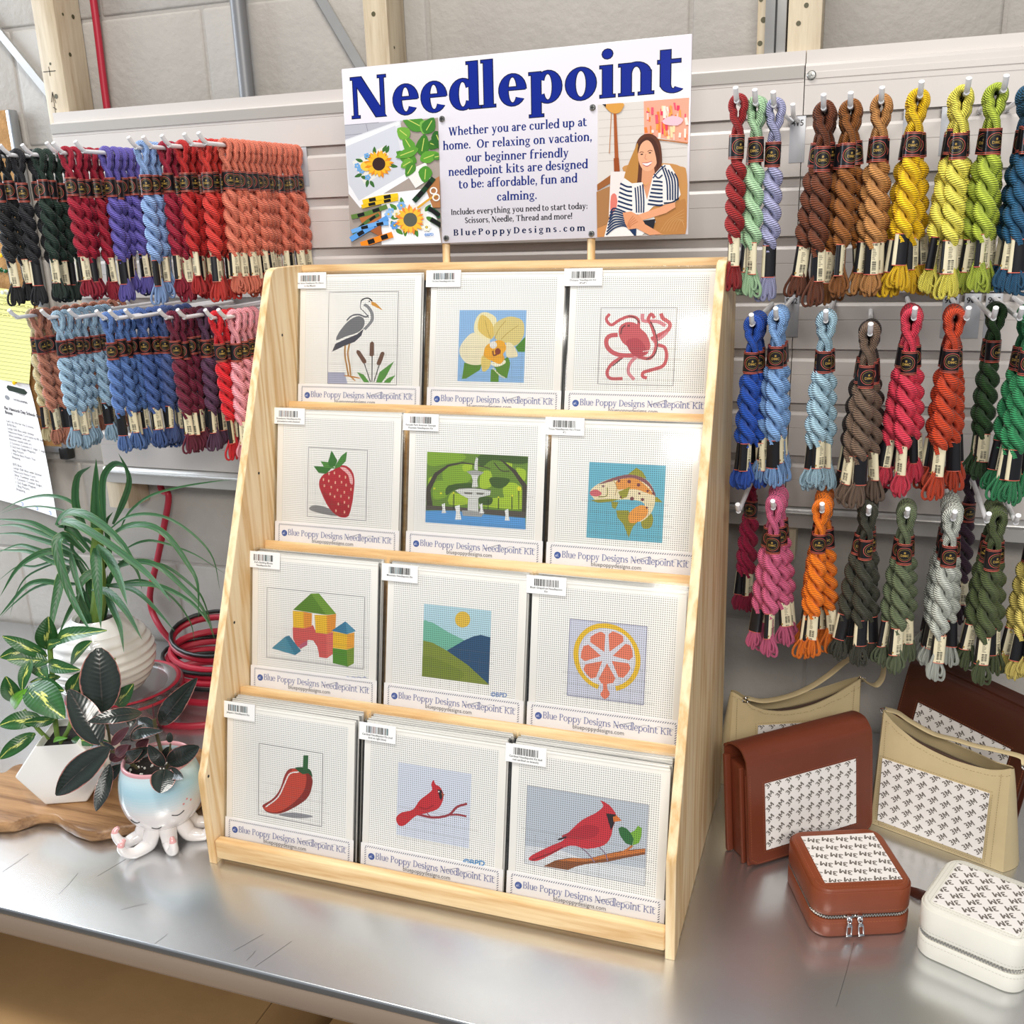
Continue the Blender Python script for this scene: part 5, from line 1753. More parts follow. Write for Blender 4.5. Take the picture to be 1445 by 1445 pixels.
def front_bunch(X, rowi, yt, color, name, num, n, spread=6, dz=0.0, plate=None, dx=0.0, hk=True, c2=None, step=0.013):
    z = HZ[rowi]
    if hk: hook(X, yt, z + dz, 'white wire hook holding the %s skeins in the %s right row' % (name, RN[rowi]), plate=plate)
    rr = random.Random(int(X * 1e4) + rowi)
    for i in range(n):
        y = yt + 0.030 + i * step
        if i == 0: t = rr.uniform(-.15, .25) * spread
        else: t = (spread * (1 if i % 2 else -1)) * rr.uniform(.45, 1.0)
        skein(X + dx + rr.uniform(-.0015, .0015), y, z + dz + 0.0025, c2 if (c2 and i >= n - 2) else color,
              ('%s thread skein, %s from front on its hook, %s right row' % (name, ORD[i], RN[rowi])),
              num, rr.uniform(-1, 2), t, rr.uniform(-16, 16), '%s skeins in the %s right row' % (name, RN[rowi]), rr.uniform(.97, 1.03), 1.06)


# upper right row
front_bunch(0.6282, 1, 0.25, '#9C1C20', 'brick red', '355', 1, 2, dz=0.006)
front_bunch(0.6481, 1, 0.255, '#ADD4A8', 'mint green', '369', 2, 5, dz=0.003)
front_bunch(0.6672, 1, 0.26, '#A9AAD0', 'lavender', '30', 1, 2)
hook(0.6762, 0.42, 0.9160, 'short empty white hook with a numbered plate right of the lavender skein', plate='415')
front_bunch(0.7194, 1, 0.262, '#6A3418', 'dark brown', '433', 5, 7, dz=-0.006)
front_bunch(0.7468, 1, 0.262, '#96591F', 'saddle brown', '435', 4, 6, dz=-0.006)
front_bunch(0.7778, 1, 0.262, '#BE8448', 'light tan', '436', 3, 4, dz=-0.003)
front_bunch(0.8158, 1, 0.262, '#F5C60E', 'golden yellow', '444', 5, 6, plate=True)
front_bunch(0.8605, 1, 0.262, '#EEE25A', 'lemon yellow', '445', 6, 6, dx=-0.002, plate=True)
front_bunch(0.8951, 1, 0.262, '#B2C440', 'lime green', '472', 5, 5, dx=-0.004)
front_bunch(0.9260, 1, 0.262, '#1F5A80', 'teal blue', '517', 5, 5)
# middle right row
front_bunch(0.6522, 2, 0.26, '#1C50B4', 'royal blue', '797', 5, 5, dz=-0.007)
front_bunch(0.6790, 2, 0.262, '#7FA8DC', 'light blue', '827', 5, 6, plate='902')
front_bunch(0.7340, 2, 0.262, '#A9CCDE', 'pale aqua', '828', 3, 5, dz=-0.003)
front_bunch(0.7826, 2, 0.25, '#6E5848', 'taupe', '840', 5, 7, dz=-0.016, c2='#2C211E')
front_bunch(0.8273, 2, 0.262, '#D8354E', 'rose red', '891', 6, 6)
front_bunch(0.8811, 2, 0.262, '#C03C16', 'rust orange', '900', 5, 6, dx=-0.010, plate='903')
hook(0.9076, 0.262, 0.6860, 'empty white hook with a plate right of the rust orange skeins', plate='904')
hook(0.9330, 0.262, 0.6860, 'empty white hook with a plate above the forest green skeins', plate='905')
front_bunch(0.9330, 2, 0.330, '#23451E', 'forest green', '895', 2, 3, hk=False, dx=-0.012)
front_bunch(0.9560, 2, 0.262, '#2C8A56', 'emerald green', '911', 5, 6, dx=-0.006)
# lower right row
hook(0.6436, 0.262, 0.4500, 'empty tipped white hook in front of the deep pink skeins, lower right row')
front_bunch(0.6436, 3, 0.40, '#A81E48', 'deep pink', '600', 2, 5, hk=False)
front_bunch(0.6850, 3, 0.262, '#D8648C', 'pink', '603', 6, 7)
front_bunch(0.7421, 3, 0.262, '#F07A0C', 'orange', '740', 6, 6)
front_bunch(0.7948, 3, 0.262, '#3A3A2C', 'dark olive', '934', 5, 7)
front_bunch(0.8371, 3, 0.262, '#5F6A4C', 'sage green', '3051', 3, 5)
front_bunch(0.8872, 3, 0.262, '#B9BDB4', 'silver grey', '415', 6, 6, dz=0.0, dx=0.002)
front_bunch(0.9226, 3, 0.440, '#3A2034', 'dark aubergine', '154', 1, 2, hk=False)
hook(0.9226, 0.262, 0.4570, 'empty tipped white hook between silver grey and olive skeins, lower right row')
front_bunch(0.9525, 3, 0.262, '#4A5630', 'olive green', '936', 5, 6, dx=-0.016)
front_bunch(0.9860, 3, 0.262, '#DCC86A', 'straw yellow', '676', 4, 6)

# ================================================================ NOTICE BOARD AND PAPERS AT THE LEFT
YC = 0.5755
nb = thing('cork_board', 'cork notice board with aluminium frame behind the upper left yarn', 'notice board', (0, 0, 0))
xr = -0.6850
MB().rbox(-1.30, xr - 0.012, YC + 0.004, YC + 0.014, 0.395, 1.02, 0.001).build('cork_sheet', 'cork', nb)
f_ = MB()
f_.rbox(xr - 0.012, xr, YC, YC + 0.018, 0.400, 1.02, 0.003)
f_.build('frame_side', 'alu', nb)
MB().rbox(-1.30, xr - 0.012, YC, YC + 0.018, 0.392, 0.404, 0.002).build('frame_bottom', 'alu', nb)
MB().rbox(xr - 0.020, xr + 0.002, YC - 0.001, YC + 0.019, 0.378, 0.402, 0.003).build('corner_cap', 'black', nb)


def sheet(name, label, cat_, px4, Y, mat, col, curl=0.0, n=10):
    """a sheet of paper: corners TL, TR, BR, BL on the board plane; curl lifts the lower right corner"""
    c4 = [at(p[0], p[1], Y=Y) for p in px4]
    o = MB()
    G = []
    def Pt(u, v):
        a = c4[0].lerp(c4[1], u); b = c4[3].lerp(c4[2], u)
        p = a.lerp(b, v)
        return p + Vector((0, -curl * (u ** 2) * (v ** 1.5) - 0.002, 0))
    for j in range(n + 1):
        for i in range(n + 1): G.append(Pt(i / n, j / n))
    fs = [(j * (n + 1) + i, j * (n + 1) + i + 1, (j + 1) * (n + 1) + i + 1, (j + 1) * (n + 1) + i)[::-1] for j in range(n) for i in range(n)]
    o.add(G, fs, 0, lin(col))
    def ink(u, v, d=0.0004):
        return Pt(u, v) + Vector((0, -d, 0))
    return o, ink


pad, ink = sheet('legal_pad_page', '', '', [(-62, 398), (49, 413), (49, 540), (-62, 528)], YC, 'paper', '#EFEA8E', 0.012)
for k in range(22):
    v = 0.04 + k * 0.044
    for i in range(8):
        u0, u1 = i / 8, (i + 1) / 8
        pad.add([ink(u0, v), ink(u1, v), ink(u1, v + .006), ink(u0, v + .006)], [(3, 2, 1, 0)], 0, lin('#A9A877'))
rr = random.Random(2)
for k, (u0, u1) in enumerate(((0.55, 0.9), (0.5, 0.97), (0.56, 0.96), (0.55, 0.97))):
    v = 0.10 + k * 0.062
    u = u0
    while u < u1:
        du = rr.uniform(.008, .018); dv = rr.uniform(-.018, .012)
        a, b_ = ink(u, v), ink(u + du, v + dv)
        pad.add([a, b_, b_ + Vector((0, 0, -.0009)), a + Vector((0, 0, -.0009))], [(0, 1, 2, 3), (3, 2, 1, 0)], 0, lin('#77743F'))
        u += du * (1.0 if rr.random() < .85 else 2.2)
pg = pad.build('legal_pad_page', 'paper', None, True, label='yellow ruled page with handwriting pinned to the cork board', category='paper') if 0 else None
pg = link('legal_pad_page', pad.mesh('legal_pad_page', 'paper'))
props(pg, 'yellow ruled page with faint handwriting pinned to the cork board', 'paper')

pr, ink = sheet('printed_email', '', '', [(-70, 512), (42, 541), (97, 724), (-70, 688)], YC - 0.004, 'paper', '#F1EFF1', 0.030, 14)


def ptext(mb, s_, u, v, hgt, col, bold=0.0, wmax=None):
    w, T_ = sans_text(s_, bold)
    sx = hgt if not wmax else min(hgt, wmax / w)
    for p in T_:
        q = [ink(u + x * sx, v - y * hgt) for x, y in p]
        mb.add(q, [tuple(range(len(q)))[::1], tuple(range(len(q)))[::-1]][:1], 0, lin(col))


U0 = 0.63
for k, (t, hh, dv, b_) in enumerate((('12 Messages', .022, .115, 0), ('Re: Hancock Day School- Donor', .034, .27, .03), ('Boxes', .034, .305, .03),
        ("Let's do this for the 2 boxes.", .026, .375, 0), ('$100 Box', .026, .405, 0), ('Large Gift Box with Sticker', .026, .435, 0), ('Hancock Note Card (you to fill out)', .026, .465, 0),
        ('20oz tumbler with art', .026, .495, 0), ('Kitchen towel with art', .026, .525, 0), ('2 Ceramic Coasters (1 logo, 1 eagle?)', .026, .555, 0), ('2 3x3 Inch Eagle Magnets', .026, .585, 0), ('1 Bag Pecans', .026, .615, 0),
        ('1 Pillow Box Peach Tea', .026, .645, 0), ('Shipping', .026, .675, 0), ('$75 Box', .026, .735, 0), ('Large Gift Box with Sticker', .026, .765, 0), ('Hancock Note Card', .026, .795, 0), ('20oz Tumbler with Art', .026, .825, 0),
        ('1 Ceramic Coaster (logo)', .026, .855, 0), ('1 3x3 Eagle Magnet', .026, .885, 0), ('1 Bag Pecans', .026, .915, 0), ('Shipping', .026, .945, 0))):
    ptext(pr, t, U0 if k else .80, dv * .93, hh, '#2A2A30', b_)
ptext(pr, 'NCWAHARPERS', .76, .165, .022, '#44444C', .02)
pq = [ink(.685 + .028 * math.cos(a), .155 + .018 * math.sin(a)) for a in [R(i * 30) for i in range(12)]]
pr.add(pq, [tuple(range(12))], 0, lin('#8E9096'))
pill = [ink(.72 + .0 + x, .075 + y) for x, y in ((0, -.02), (.2, -.02), (.23, 0), (.2, .022), (0, .022), (-.02, 0))]
pr.add(pill, [(0, 1, 2, 3, 4, 5), (5, 4, 3, 2, 1, 0)], 0, lin('#1A2A1E'))
for uu in (.66, .80, .93):
    q = [ink(uu + x, .985 + y) for x, y in ((0, -.018), (.02, -.018), (.02, .006), (0, .006))]
    q2 = [ink(uu + x, .985 + y, .0008) for x, y in ((.003, -.014), (.017, -.014), (.017, .002), (.003, .002))]
    pr.add(q, [(0, 1, 2, 3)], 0, lin('#4A86D8')); pr.add(q2, [(0, 1, 2, 3)], 0, lin('#F1EFF1'))
pe = link('printed_email', pr.mesh('printed_email', 'paper'))
props(pe, 'white printed email page curling off the board below the yellow page', 'paper')

for (px, py, mt, lab) in ((8, 360, 'pin_y', 'yellow push pin in the cork left of the black yarn'), (3, 381, 'pin_g', 'leftmost dark green push pin in the cork board'),
                          (14, 382, 'pin_g', 'dark green push pin touching the black yarn'), (10, 412, 'pin_c', 'clear push pin at the top of the yellow page'), (26, 539, 'pin_y', 'yellow push pin holding the printed email page'),
                          (-3, 400, 'pin_p', 'lilac push pin at the left edge of the cork board')):
    c = at(px, py, Y=YC)
    q = MB().lathe([(0.0, 0.0), (0.0045, 0.0005), (0.0048, 0.0015), (0.0028, 0.003), (0.0024, 0.0075), (0.0038, 0.0095), (0.0036, 0.0112), (0.0, 0.0118)], 16)
    q.v = [(a, -z, b_) for a, b_, z in q.v]
    o = q.build('push_pin', mt)
    o.location = (c.x, YC - 0.001, c.z)
    props(o, lab, 'push pin', 'push pins on the cork board')

# ================================================================ CORDS ON THE WALL AND TABLE
rc = thing('extension_cord', 'red extension cord hanging down the wall and coiled on the table', 'cord', (0, 0, 0))
pts = [(-0.480, 0.586, 1.5), (-0.479, 0.586, 1.18), (-0.484, 0.588, 1.0), (-0.482, 0.590, 0.7), (-0.4800, 0.588, 0.40), (-0.481, 0.586, 0.33)]
for p in ((238, 700), (231, 745), (222, 790), (212, 835), (214, 860), (226, 885), (242, 905), (258, 918)):
    v = at(p[0], p[1], Y=0.584 if p[1] < 880 else 0.565); pts.append(tuple(v))
pts += [tuple(at(x, y, Y=yy)) for x, y, yy in ((275, 930, .54), (295, 945, .52), (300, 955, .48), (288, 962, .46))]
MB().tube(cat(pts, 5), 0.0062, 12).build('hanging_run', 'red_cord', rc)


def loop(ctr, rx, ry, z, tilt, ph, r, mat, par, name, arc=360, sq=0):
    pts = []
    n = 26
    for i in range(n + (0 if arc == 360 else 1)):
        a = R(ph + arc * i / n)
        x, y = rx * math.cos(a), ry * math.sin(a)
        pts.append((ctr[0] + x, ctr[1] + y, z + tilt * math.sin(a) + sq * math.cos(a)))
    MB().tube(pts, r, 10, closed=(arc == 360)).build(name, mat, par)


cc_ = (-0.310, 0.455)
loop((cc_[0] + 0.02, cc_[1] - 0.085), 0.100, 0.075, 0.0068, 0.003, 0, 0.0062, 'red_cord', rc, 'coil')
loop((cc_[0] + .016, cc_[1] - .03), 0.105, 0.068, 0.022, 0.006, 20, 0.0062, 'red_cord', rc, 'coil')
loop((cc_[0] - .004, cc_[1] + .002), 0.104, 0.064, 0.036, 0.003, 60, 0.0062, 'red_cord', rc, 'coil')
loop((cc_[0] + .004, cc_[1] + .008), 0.100, 0.062, 0.049, 0.006, 10, 0.0062, 'red_cord', rc, 'coil')
loop((cc_[0] + .002, cc_[1] + .012), 0.092, 0.058, 0.064, 0.012, 40, 0.0062, 'red_cord', rc, 'coil')
loop((cc_[0] - .004, cc_[1] + .018), 0.088, 0.050, 0.085, 0.020, 40, 0.0062, 'red_cord', rc, 'coil')
bc = thing('black_cable', 'black power cable coiled on top of the red cord', 'cord', (0, 0, 0))
loop((cc_[0] + .002, cc_[1] + .016), 0.092, 0.056, 0.096, 0.020, 30, 0.0038, 'black', bc, 'coil')
loop((cc_[0] + .002, cc_[1] + .004), 0.104, 0.066, 0.058, 0.006, 30, 0.0038, 'black', bc, 'coil')
loop((cc_[0] + .004, cc_[1] - .004), 0.110, 0.066, 0.030, 0.004, 30, 0.0038, 'black', bc, 'coil')

# ================================================================ STORAGE TUBS WITH RED RIMMED LIDS
tc_ = (-0.375, 0.300)
tub = thing('plastic_tub', 'clear round plastic tub with red rimmed lid under the white ribbed pot', 'container', (tc_[0], tc_[1], 0))
MB().lathe([(0.0, 0.0), (0.072, 0.0), (0.078, 0.004), (0.088, 0.060), (0.090, 0.064), (0.0885, 0.064), (0.0765, 0.006), (0.071, 0.002), (0.0, 0.002)], 48).build('tub_body', 'tub', tub)
ld = MB().lathe([(0.0, 0.066), (0.070, 0.066), (0.074, 0.0690), (0.084, 0.0705), (0.086, 0.069), (0.0935, 0.069), (0.0955, 0.066), (0.0950, 0.060), (0.0935, 0.0590), (0.0930, 0.064), (0.0, 0.064)], 48).build('lid', 'tub', tub)
MB().lathe([(0.0840, 0.0700), (0.0880, 0.0718), (0.0920, 0.0700), (0.0900, 0.0695)], 48).build('lid_seal', 'red_cord', ld, label='dark red rubber rim')
MB().lathe([(0.0952, 0.0560), (0.0965, 0.0590), (0.0950, 0.0615), (0.0940, 0.0590)], 48).build('lid_seal', 'red_cord', ld, label='dark red rubber rim')
g = MB().rbox(0.088, 0.103, -0.012, 0.012, 0.052, 0.070, 0.003, seg=3)
g.build('lid_tab', 'tub', ld)

# ================================================================ OLIVE WOOD BOARD
wb = [(-100, 1085), (-40, 1082), (0, 1090), (18, 1080), (34, 1078), (60, 1092), (110, 1104), (170, 1092), (230, 1075), (283, 1055), (300, 1078), (288, 1120), (250, 1146), (200, 1160), (165, 1168), (135, 1174), (112, 1170), (92, 1160), (74, 1150), (45, 1151), (18, 1159), (0, 1161), (-30, 1158), (-100, 1150)]
pts = [at(x, y, Z=0.020) for x, y in wb]
top = cat([(p.x, p.y, 0) for p in pts], 3, True)
m = MB()
n = len(top)
c = sum((Vector(p) for p in top), Vector()) / n
lv = [(1.0, 0.0015, -.006), (1.0, 0.007, 0.001), (1.0, 0.014, 0.0), (1.0, 0.0185, -.0015), (1.0, 0.0200, -.004)]
rr = random.Random(4)
nz = [rr.uniform(-.0012, .0012) for _ in range(n)]
vs = []
for li, (s_, z, off) in enumerate(lv):
    for k, p in enumerate(top):
        d = (p - c); d.z = 0
        if d.length: d.normalize()
        vs.append((p.x + d.x * (off + nz[(k + li * 3) % n]), p.y + d.y * (off + nz[(k + li * 3) % n]), z))
fs = [(i * n + k, i * n + (k + 1) % n, (i + 1) * n + (k + 1) % n, (i + 1) * n + k) for i in range(len(lv) - 1) for k in range(n)]
fs.append(tuple(range((len(lv) - 1) * n, len(lv) * n))); fs.append(tuple(range(n - 1, -1, -1)))
m.add(vs, fs)
o = m.build('live_edge_board', 'olive', None, True, 50)
props(o, 'dark figured live edge wooden board under the white faceted pot', 'wooden board')

# ================================================================ PLANTS
def leaf_mesh(base, tip, width, nrm, arch=0.1, fold=0.25, prof='oval', mat='leaf_var', nseg=12, curl=0.0, ctrl=None, twist=0.0):
    """a blade with a midrib fold, base to tip; nrm faces the viewer side of the blade"""
    base = Vector(base); tip = Vector(tip)
    ax = tip - base; L = ax.length
    nrm = Vector(nrm); nrm = (nrm - ax.normalized() * nrm.dot(ax.normalized())).normalized()
    if ctrl: pts = cat(ctrl, 4)
    else: pts = [base.lerp(tip, i / nseg) + nrm * arch * L * math.sin(PI * i / nseg) - nrm * curl * L * (i / nseg) ** 3 for i in range(nseg + 1)]
    N = len(pts)
    vs = []; uv = []
    tot = 0
    for i, p in enumerate(pts):
        t = i / (N - 1)
        if prof == 'oval': w = math.sin(PI * min(1, t ** 0.85 * 0.97 + 0.02)) ** 0.75
        elif prof == 'wide': w = math.sin(PI * min(1, t * 0.97 + 0.02)) ** 0.55
        else: w = min(1, (0.35 + t * 3)) * (1 - t ** 2.6) * 1.0 + 0.02
        tg = (pts[min(i + 1, N - 1)] - pts[max(i - 1, 0)]).normalized()
        nn = (nrm - tg * nrm.dot(tg))
        if nn.length < 0.15: nn = tg.orthogonal()
        nn.normalize()
        sd = tg.cross(nn).normalized()
        for k, s_ in enumerate((-1, -0.5, 0, 0.5, 1)):
            vs.append(p + sd * (s_ * width / 2 * w) + nn * (abs(s_) * fold * width / 2 * w))
    fs = []; uvs = []
    for i in range(N - 1):
        for k in range(4):
            fs.append((i * 5 + k, i * 5 + k + 1, (i + 1) * 5 + k + 1, (i + 1) * 5 + k))
            t0, t1 = i / (N - 1), (i + 1) / (N - 1)
            uvs.append(((t0, k / 4), (t0, (k + 1) / 4), (t1, (k + 1) / 4), (t1, k / 4)))
    m = MB(); m.add(vs, fs, 0, None, uvs)
    return m


VIEW = Vector((0.55, -0.75, 0.45))
# --- spiky palm-like plant in a ribbed pot
PB = Vector((-0.388, 0.272, 0.0722))
dp = thing('potted_palm', 'spiky strap leaved green plant in a glossy white ribbed pot at left', 'potted plant', tuple(PB))
prof = [(0.0, 0.0), (0.050, 0.0), (0.056, 0.004)]
for i in range(1, 57):
    t = i / 56
    r = 0.056 + 0.036 * math.sin(PI * min(1, t ** 0.85 * 0.86)) - 0.016 * max(0, t - 0.72) / 0.28
    r = 0.046 + 0.040 * math.sin(PI * min(1, 0.10 + t * 0.90)) ** 0.9 - 0.008 * max(0, (t - 0.8) / 0.2)
    prof.append((r + (0.0014 * math.sin(2 * PI * t * 9.5) if t < 0.86 else 0), 0.004 + 0.124 * t))
rt = prof[-1][0]
prof += [(rt - 0.003, 0.131), (rt - 0.007, 0.128), (rt - 0.009, 0.118), (0.0, 0.116)]
MB().lathe(prof, 56, wob=lambda w, z: 0.0008 * math.sin(3 * w + z * 60) if 0.01 < z < 0.11 else 0).build('ribbed_pot', 'white_pot', dp)
pb = MB()
rr = random.Random(9)
for k in range(90):
    a = rr.uniform(0, 2 * PI); r_ = (rt - 0.012) * math.sqrt(rr.random())
    s_ = rr.uniform(.003, .0055)
    pb.rbox(r_ * math.cos(a) - s_, r_ * math.cos(a) + s_, r_ * math.sin(a) - s_, r_ * math.sin(a) + s_, 0.116, 0.116 + s_ * 1.5, s_ * .7)
pb.build('pebbles', 'pebble', dp, kind='stuff')
T0 = Vector((0, 0, 0.118))
crown = at(138, 745, Y=0.272) - PB
MB().tube(cat([T0, T0.lerp(crown, .35) + Vector((0.006, 0, 0)), T0.lerp(crown, .7), crown], 4), [0.012] * 5 + [0.011] * 5 + [0.009] * 3, 10).build('trunk', 'stem', dp)
for k in range(9):
    a = rr.uniform(0, 2 * PI)
    b_ = T0 + Vector((0.012 * math.cos(a), 0.012 * math.sin(a), 0)); e = b_ + Vector((0.020 * math.cos(a), 0.02 * math.sin(a), rr.uniform(.05, .085)))
    leaf_mesh(b_, e, 0.011, VIEW, 0.02, 0.3, 'strap').build('leaf', 'leaf_strap', dp)
LV = [
    ([(560, 520), (545, 300), (545, 30)], 50, 0, 0), ([(490, 430), (432, 290), (440, 130), (515, 72)], 34, 0, -.01), ([(600, 430), (585, 280), (590, 130), (650, 55), (712, 75), (728, 150)], 30, 0, -.01),
    ([(640, 400), (700, 270), (733, 160), (715, 80), (672, 0)], 26, .01, -.02), ([(680, 430), (735, 330), (850, 240), (1020, 190), (1200, 160), (1325, 148)], 11, .0, .05), ([(620, 430), (720, 360), (850, 343), (980, 380), (1120, 480), (1210, 600), (1247, 780)], 13, .0, .02),
    ([(620, 470), (720, 412), (850, 410), (960, 480), (1060, 620), (1120, 740), (1125, 940)], 27, 0, -.02), ([(700, 545), (800, 500), (900, 500), (1100, 570), (1272, 680)], 11, 0, .03), ([(650, 650), (780, 612), (900, 640), (1040, 760), (1150, 880), (1215, 1050)], 24, 0, 0),
    ([(670, 610), (850, 620), (960, 650), (1100, 760), (1160, 850), (1220, 1060)], 13, .01, .04), ([(600, 745), (750, 740), (900, 750), (1050, 820), (1140, 900), (1205, 1000)], 21, 0, -.01), ([(600, 750), (720, 760), (800, 800), (900, 900), (992, 1010)], 22, 0, -.05),
    ([(520, 770), (620, 790), (720, 900), (805, 1055)], 34, -.01, -.07), ([(550, 520), (620, 600), (680, 720), (722, 860)], 40, -.02, -.09), ([(540, 535), (552, 700), (572, 995)], 46, -.03, -.10), ([(520, 560), (430, 450), (345, 395), (430, 400), (600, 500), (800, 650), (900, 750), (972, 845)], 38, 0, -.10),
    ([(430, 420), (330, 400), (380, 340), (480, 345), (600, 420), (700, 520), (760, 610), (860, 700)], 38, 0, -.06), ([(480, 560), (380, 470), (325, 500), (340, 620), (400, 800), (460, 920), (520, 1018)], 42, -.01, -.11), ([(400, 560), (430, 700), (480, 840)], 26, -.01, -.06),
    ([(470, 350), (400, 270), (300, 240), (200, 245), (90, 280), (0, 330)], 15, .01, .02), ([(470, 400), (380, 330), (230, 300), (100, 310), (0, 342)], 9, .02, .05), ([(400, 500), (310, 460), (200, 400), (100, 380), (-40, 370)], 25, 0, 0),
    ([(400, 520), (310, 480), (180, 430), (80, 405), (-40, 412)], 20, .01, .03), ([(420, 560), (330, 520), (200, 480), (100, 455), (-40, 455)], 23, .0, .01), ([(420, 620), (320, 590), (200, 540), (100, 520), (-30, 570)], 22, .01, .03),
    ([(420, 650), (310, 620), (180, 560), (80, 550), (-40, 548)], 20, 0, .01), ([(460, 600), (330, 555), (220, 570), (100, 650), (0, 810)], 31, 0, -.06), ([(420, 640), (350, 600), (200, 640), (100, 640), (-20, 730)], 13, .02, .05), ([(460, 740), (340, 735), (240, 722), (150, 750), (50, 860), (-10, 930)], 24, 0, -.02),
    ([(460, 750), (340, 730), (200, 760), (80, 850), (0, 930)], 13, .02, .04), ([(400, 640), (350, 700), (325, 800), (300, 920), (285, 1060)], 42, -.02, -.11), ([(470, 780), (420, 850), (380, 920), (330, 1035)], 22, 0, -.08), ([(560, 680), (500, 690), (450, 750), (442, 830)], 40, -.01, -.05),
    ([(560, 560), (500, 490), (430, 480), (410, 540), (480, 620), (530, 700)], 20, 0, 0), ([(600, 800), (640, 880), (680, 980), (702, 1125)], 28, -.01, -.07), ([(680, 730), (800, 718), (900, 760), (1000, 840), (1080, 960), (1103, 1075)], 11, .01, .04), ([(700, 600), (760, 640), (790, 700), (802, 770)], 13, 0, 0),
    ([(330, 620), (260, 640), (150, 700), (90, 800), (55, 925)], 9, .02, .03), ([(560, 700), (620, 560), (600, 400), (640, 330)], 24, .01, .01), ([(520, 800), (460, 640), (380, 560), (330, 560)], 26, .02, .02), ([(600, 790), (640, 680), (720, 600), (780, 600)], 24, .01, .01), ([(520, 820), (500, 700), (440, 600)], 26, .0, 0),
]
for pl, w, y0, y1 in LV:
    n_ = len(pl)
    ctrl = [at(x / 4.015, 640 + y / 4.015, Y=PB.y + y0 + (y1 - y0) * (i / (n_ - 1)) ** 1.2) - PB for i, (x, y) in enumerate(pl)]
    wd = w / 4.015 / FPX * 1.62 * 1.35
    leaf_mesh(ctrl[0], ctrl[-1], wd, VIEW, 0, 0.3, 'strap', ctrl=ctrl).build('leaf', 'leaf_strap', dp)

# --- variegated plant in a faceted white pot
HP = Vector((-0.282, 0.068, 0.0203))
vp = thing('potted_variegated_plant', 'leafy plant with yellow streaked leaves in a white faceted pot on the wooden board', 'potted plant', tuple(HP))
HR = R(24)
hexo = [(-0.028, 0.0), (0.030, 0.0), (0.064, 0.048), (0.030, 0.0965), (-0.026, 0.0965), (-0.063, 0.048)]
m = MB()
layers = [(-0.036, 0.93), (-0.040, 1.0), (0.036, 1.0), (0.042, 0.90)]
bm = bmesh.new()
vf = [bm.verts.new((x, -0.038, z)) for x, z in hexo]
fc = bm.faces.new(vf)
ex = bmesh.ops.extrude_face_region(bm, geom=[fc])
bmesh.ops.translate(bm, verts=[e for e in ex['geom'] if isinstance(e, bmesh.types.BMVert)], vec=(0, 0.078, 0))
bmesh.ops.recalc_face_normals(bm, faces=bm.faces[:])
tf_ = [f for f in bm.faces if f.normal.z > 0.9][0]
r_ = bmesh.ops.inset_individual(bm, faces=[tf_], thickness=0.0045)
bmesh.ops.translate(bm, verts=tf_.verts[:], vec=(0, 0, -0.012))
bmesh.ops.bevel(bm, geom=[e for e in bm.edges if e.calc_face_angle(0) > 0.3], offset=0.003, segments=3, affect='EDGES', profile=0.5)
bm.verts.index_update()
m.T = Matrix.Rotation(HR, 4, 'Z')
m.add([v.co[:] for v in bm.verts], [[v.index for v in f.verts] for f in bm.faces])
bm.free()
m.build('faceted_pot', 'white_matte', vp, True, 25)
m = MB(); m.T = Matrix.Rotation(HR, 4, 'Z')
m.box(-0.022, 0.026, -0.033, 0.035, 0.0835, 0.0862)
m.build('soil', 'soil', vp)


def v2(x, y, Y): return at(x / 4.515, 860 + y / 4.515, Y=Y) - HP


for pl, w in (([(370, 850, .065), (352, 700, .07), (335, 450, .08), (318, 240, .085)], 20), ([(330, 850, .06), (240, 760, .05), (150, 640, .045)], 16), ([(400, 850, .06), (450, 720, .07), (480, 560, .085)], 15), ([(385, 850, .05), (420, 790, .05), (450, 740, .05)], 14)):
    MB().tube(cat([v2(*p) for p in pl], 4), w / 4.515 / FPX * 1.5 / 2 * 1.6, 10).build('stem', 'stem', vp)
VL = [((300, 255), (310, 45), 135, .085, .075, 'leaf_var', .05), ((350, 220), (682, 135), 95, .085, .055, 'leaf_var', .12), ((300, 300), (15, 170), 85, .085, .06, 'leaf_var', .12), ((190, 250), (0, 305), 80, .075, .05, 'leaf_var', .1), ((310, 335), (45, 320), 100, .08, .05, 'leaf_var', .05),
      ((200, 320), (140, 520), 82, .06, .035, 'leaf_var', .1), ((200, 325), (300, 445), 100, .08, .06, 'leaf_var', .02), ((310, 345), (512, 385), 85, .08, .055, 'leaf_var', .1), ((385, 430), (190, 465), 48, .08, .05, 'leaf_var', .15), ((185, 482), (412, 695), 190, .045, .02, 'leaf_var', .06),
      ((450, 350), (587, 203), 110, .09, .08, 'leaf_var', .05), ((110, 590), (38, 425), 120, .045, .035, 'leaf_var', .05), ((85, 625), (172, 505), 72, .04, .03, 'leaf_young', .1), ((262, 690), (-5, 738), 110, .05, .02, 'leaf_var', .12), ((355, 700), (150, 722), 65, .055, .03, 'leaf_var', .15),
      ((225, 790), (-5, 952), 95, .055, .02, 'leaf_var', .16), ((455, 830), (705, 850), 66, .06, .06, 'leaf_var', .05), ((740, 610), (852, 473), 100, .07, .06, 'leaf_var', .05), ((445, 560), (512, 400), 100, .09, .085, 'leaf_var', .05), ((520, 560), (738, 312), 110, .12, .11, 'leaf_var', .03), ((300, 240), (410, 195), 60, .08, .06, 'leaf_var', .1),
      ((500, 580), (560, 330), 90, .11, .1, 'leaf_var', .03), ((340, 840), (430, 820), 34, .05, .04, 'leaf_young', .1), ((250, 470), (410, 520), 100, .06, .05, 'leaf_var', .1)]
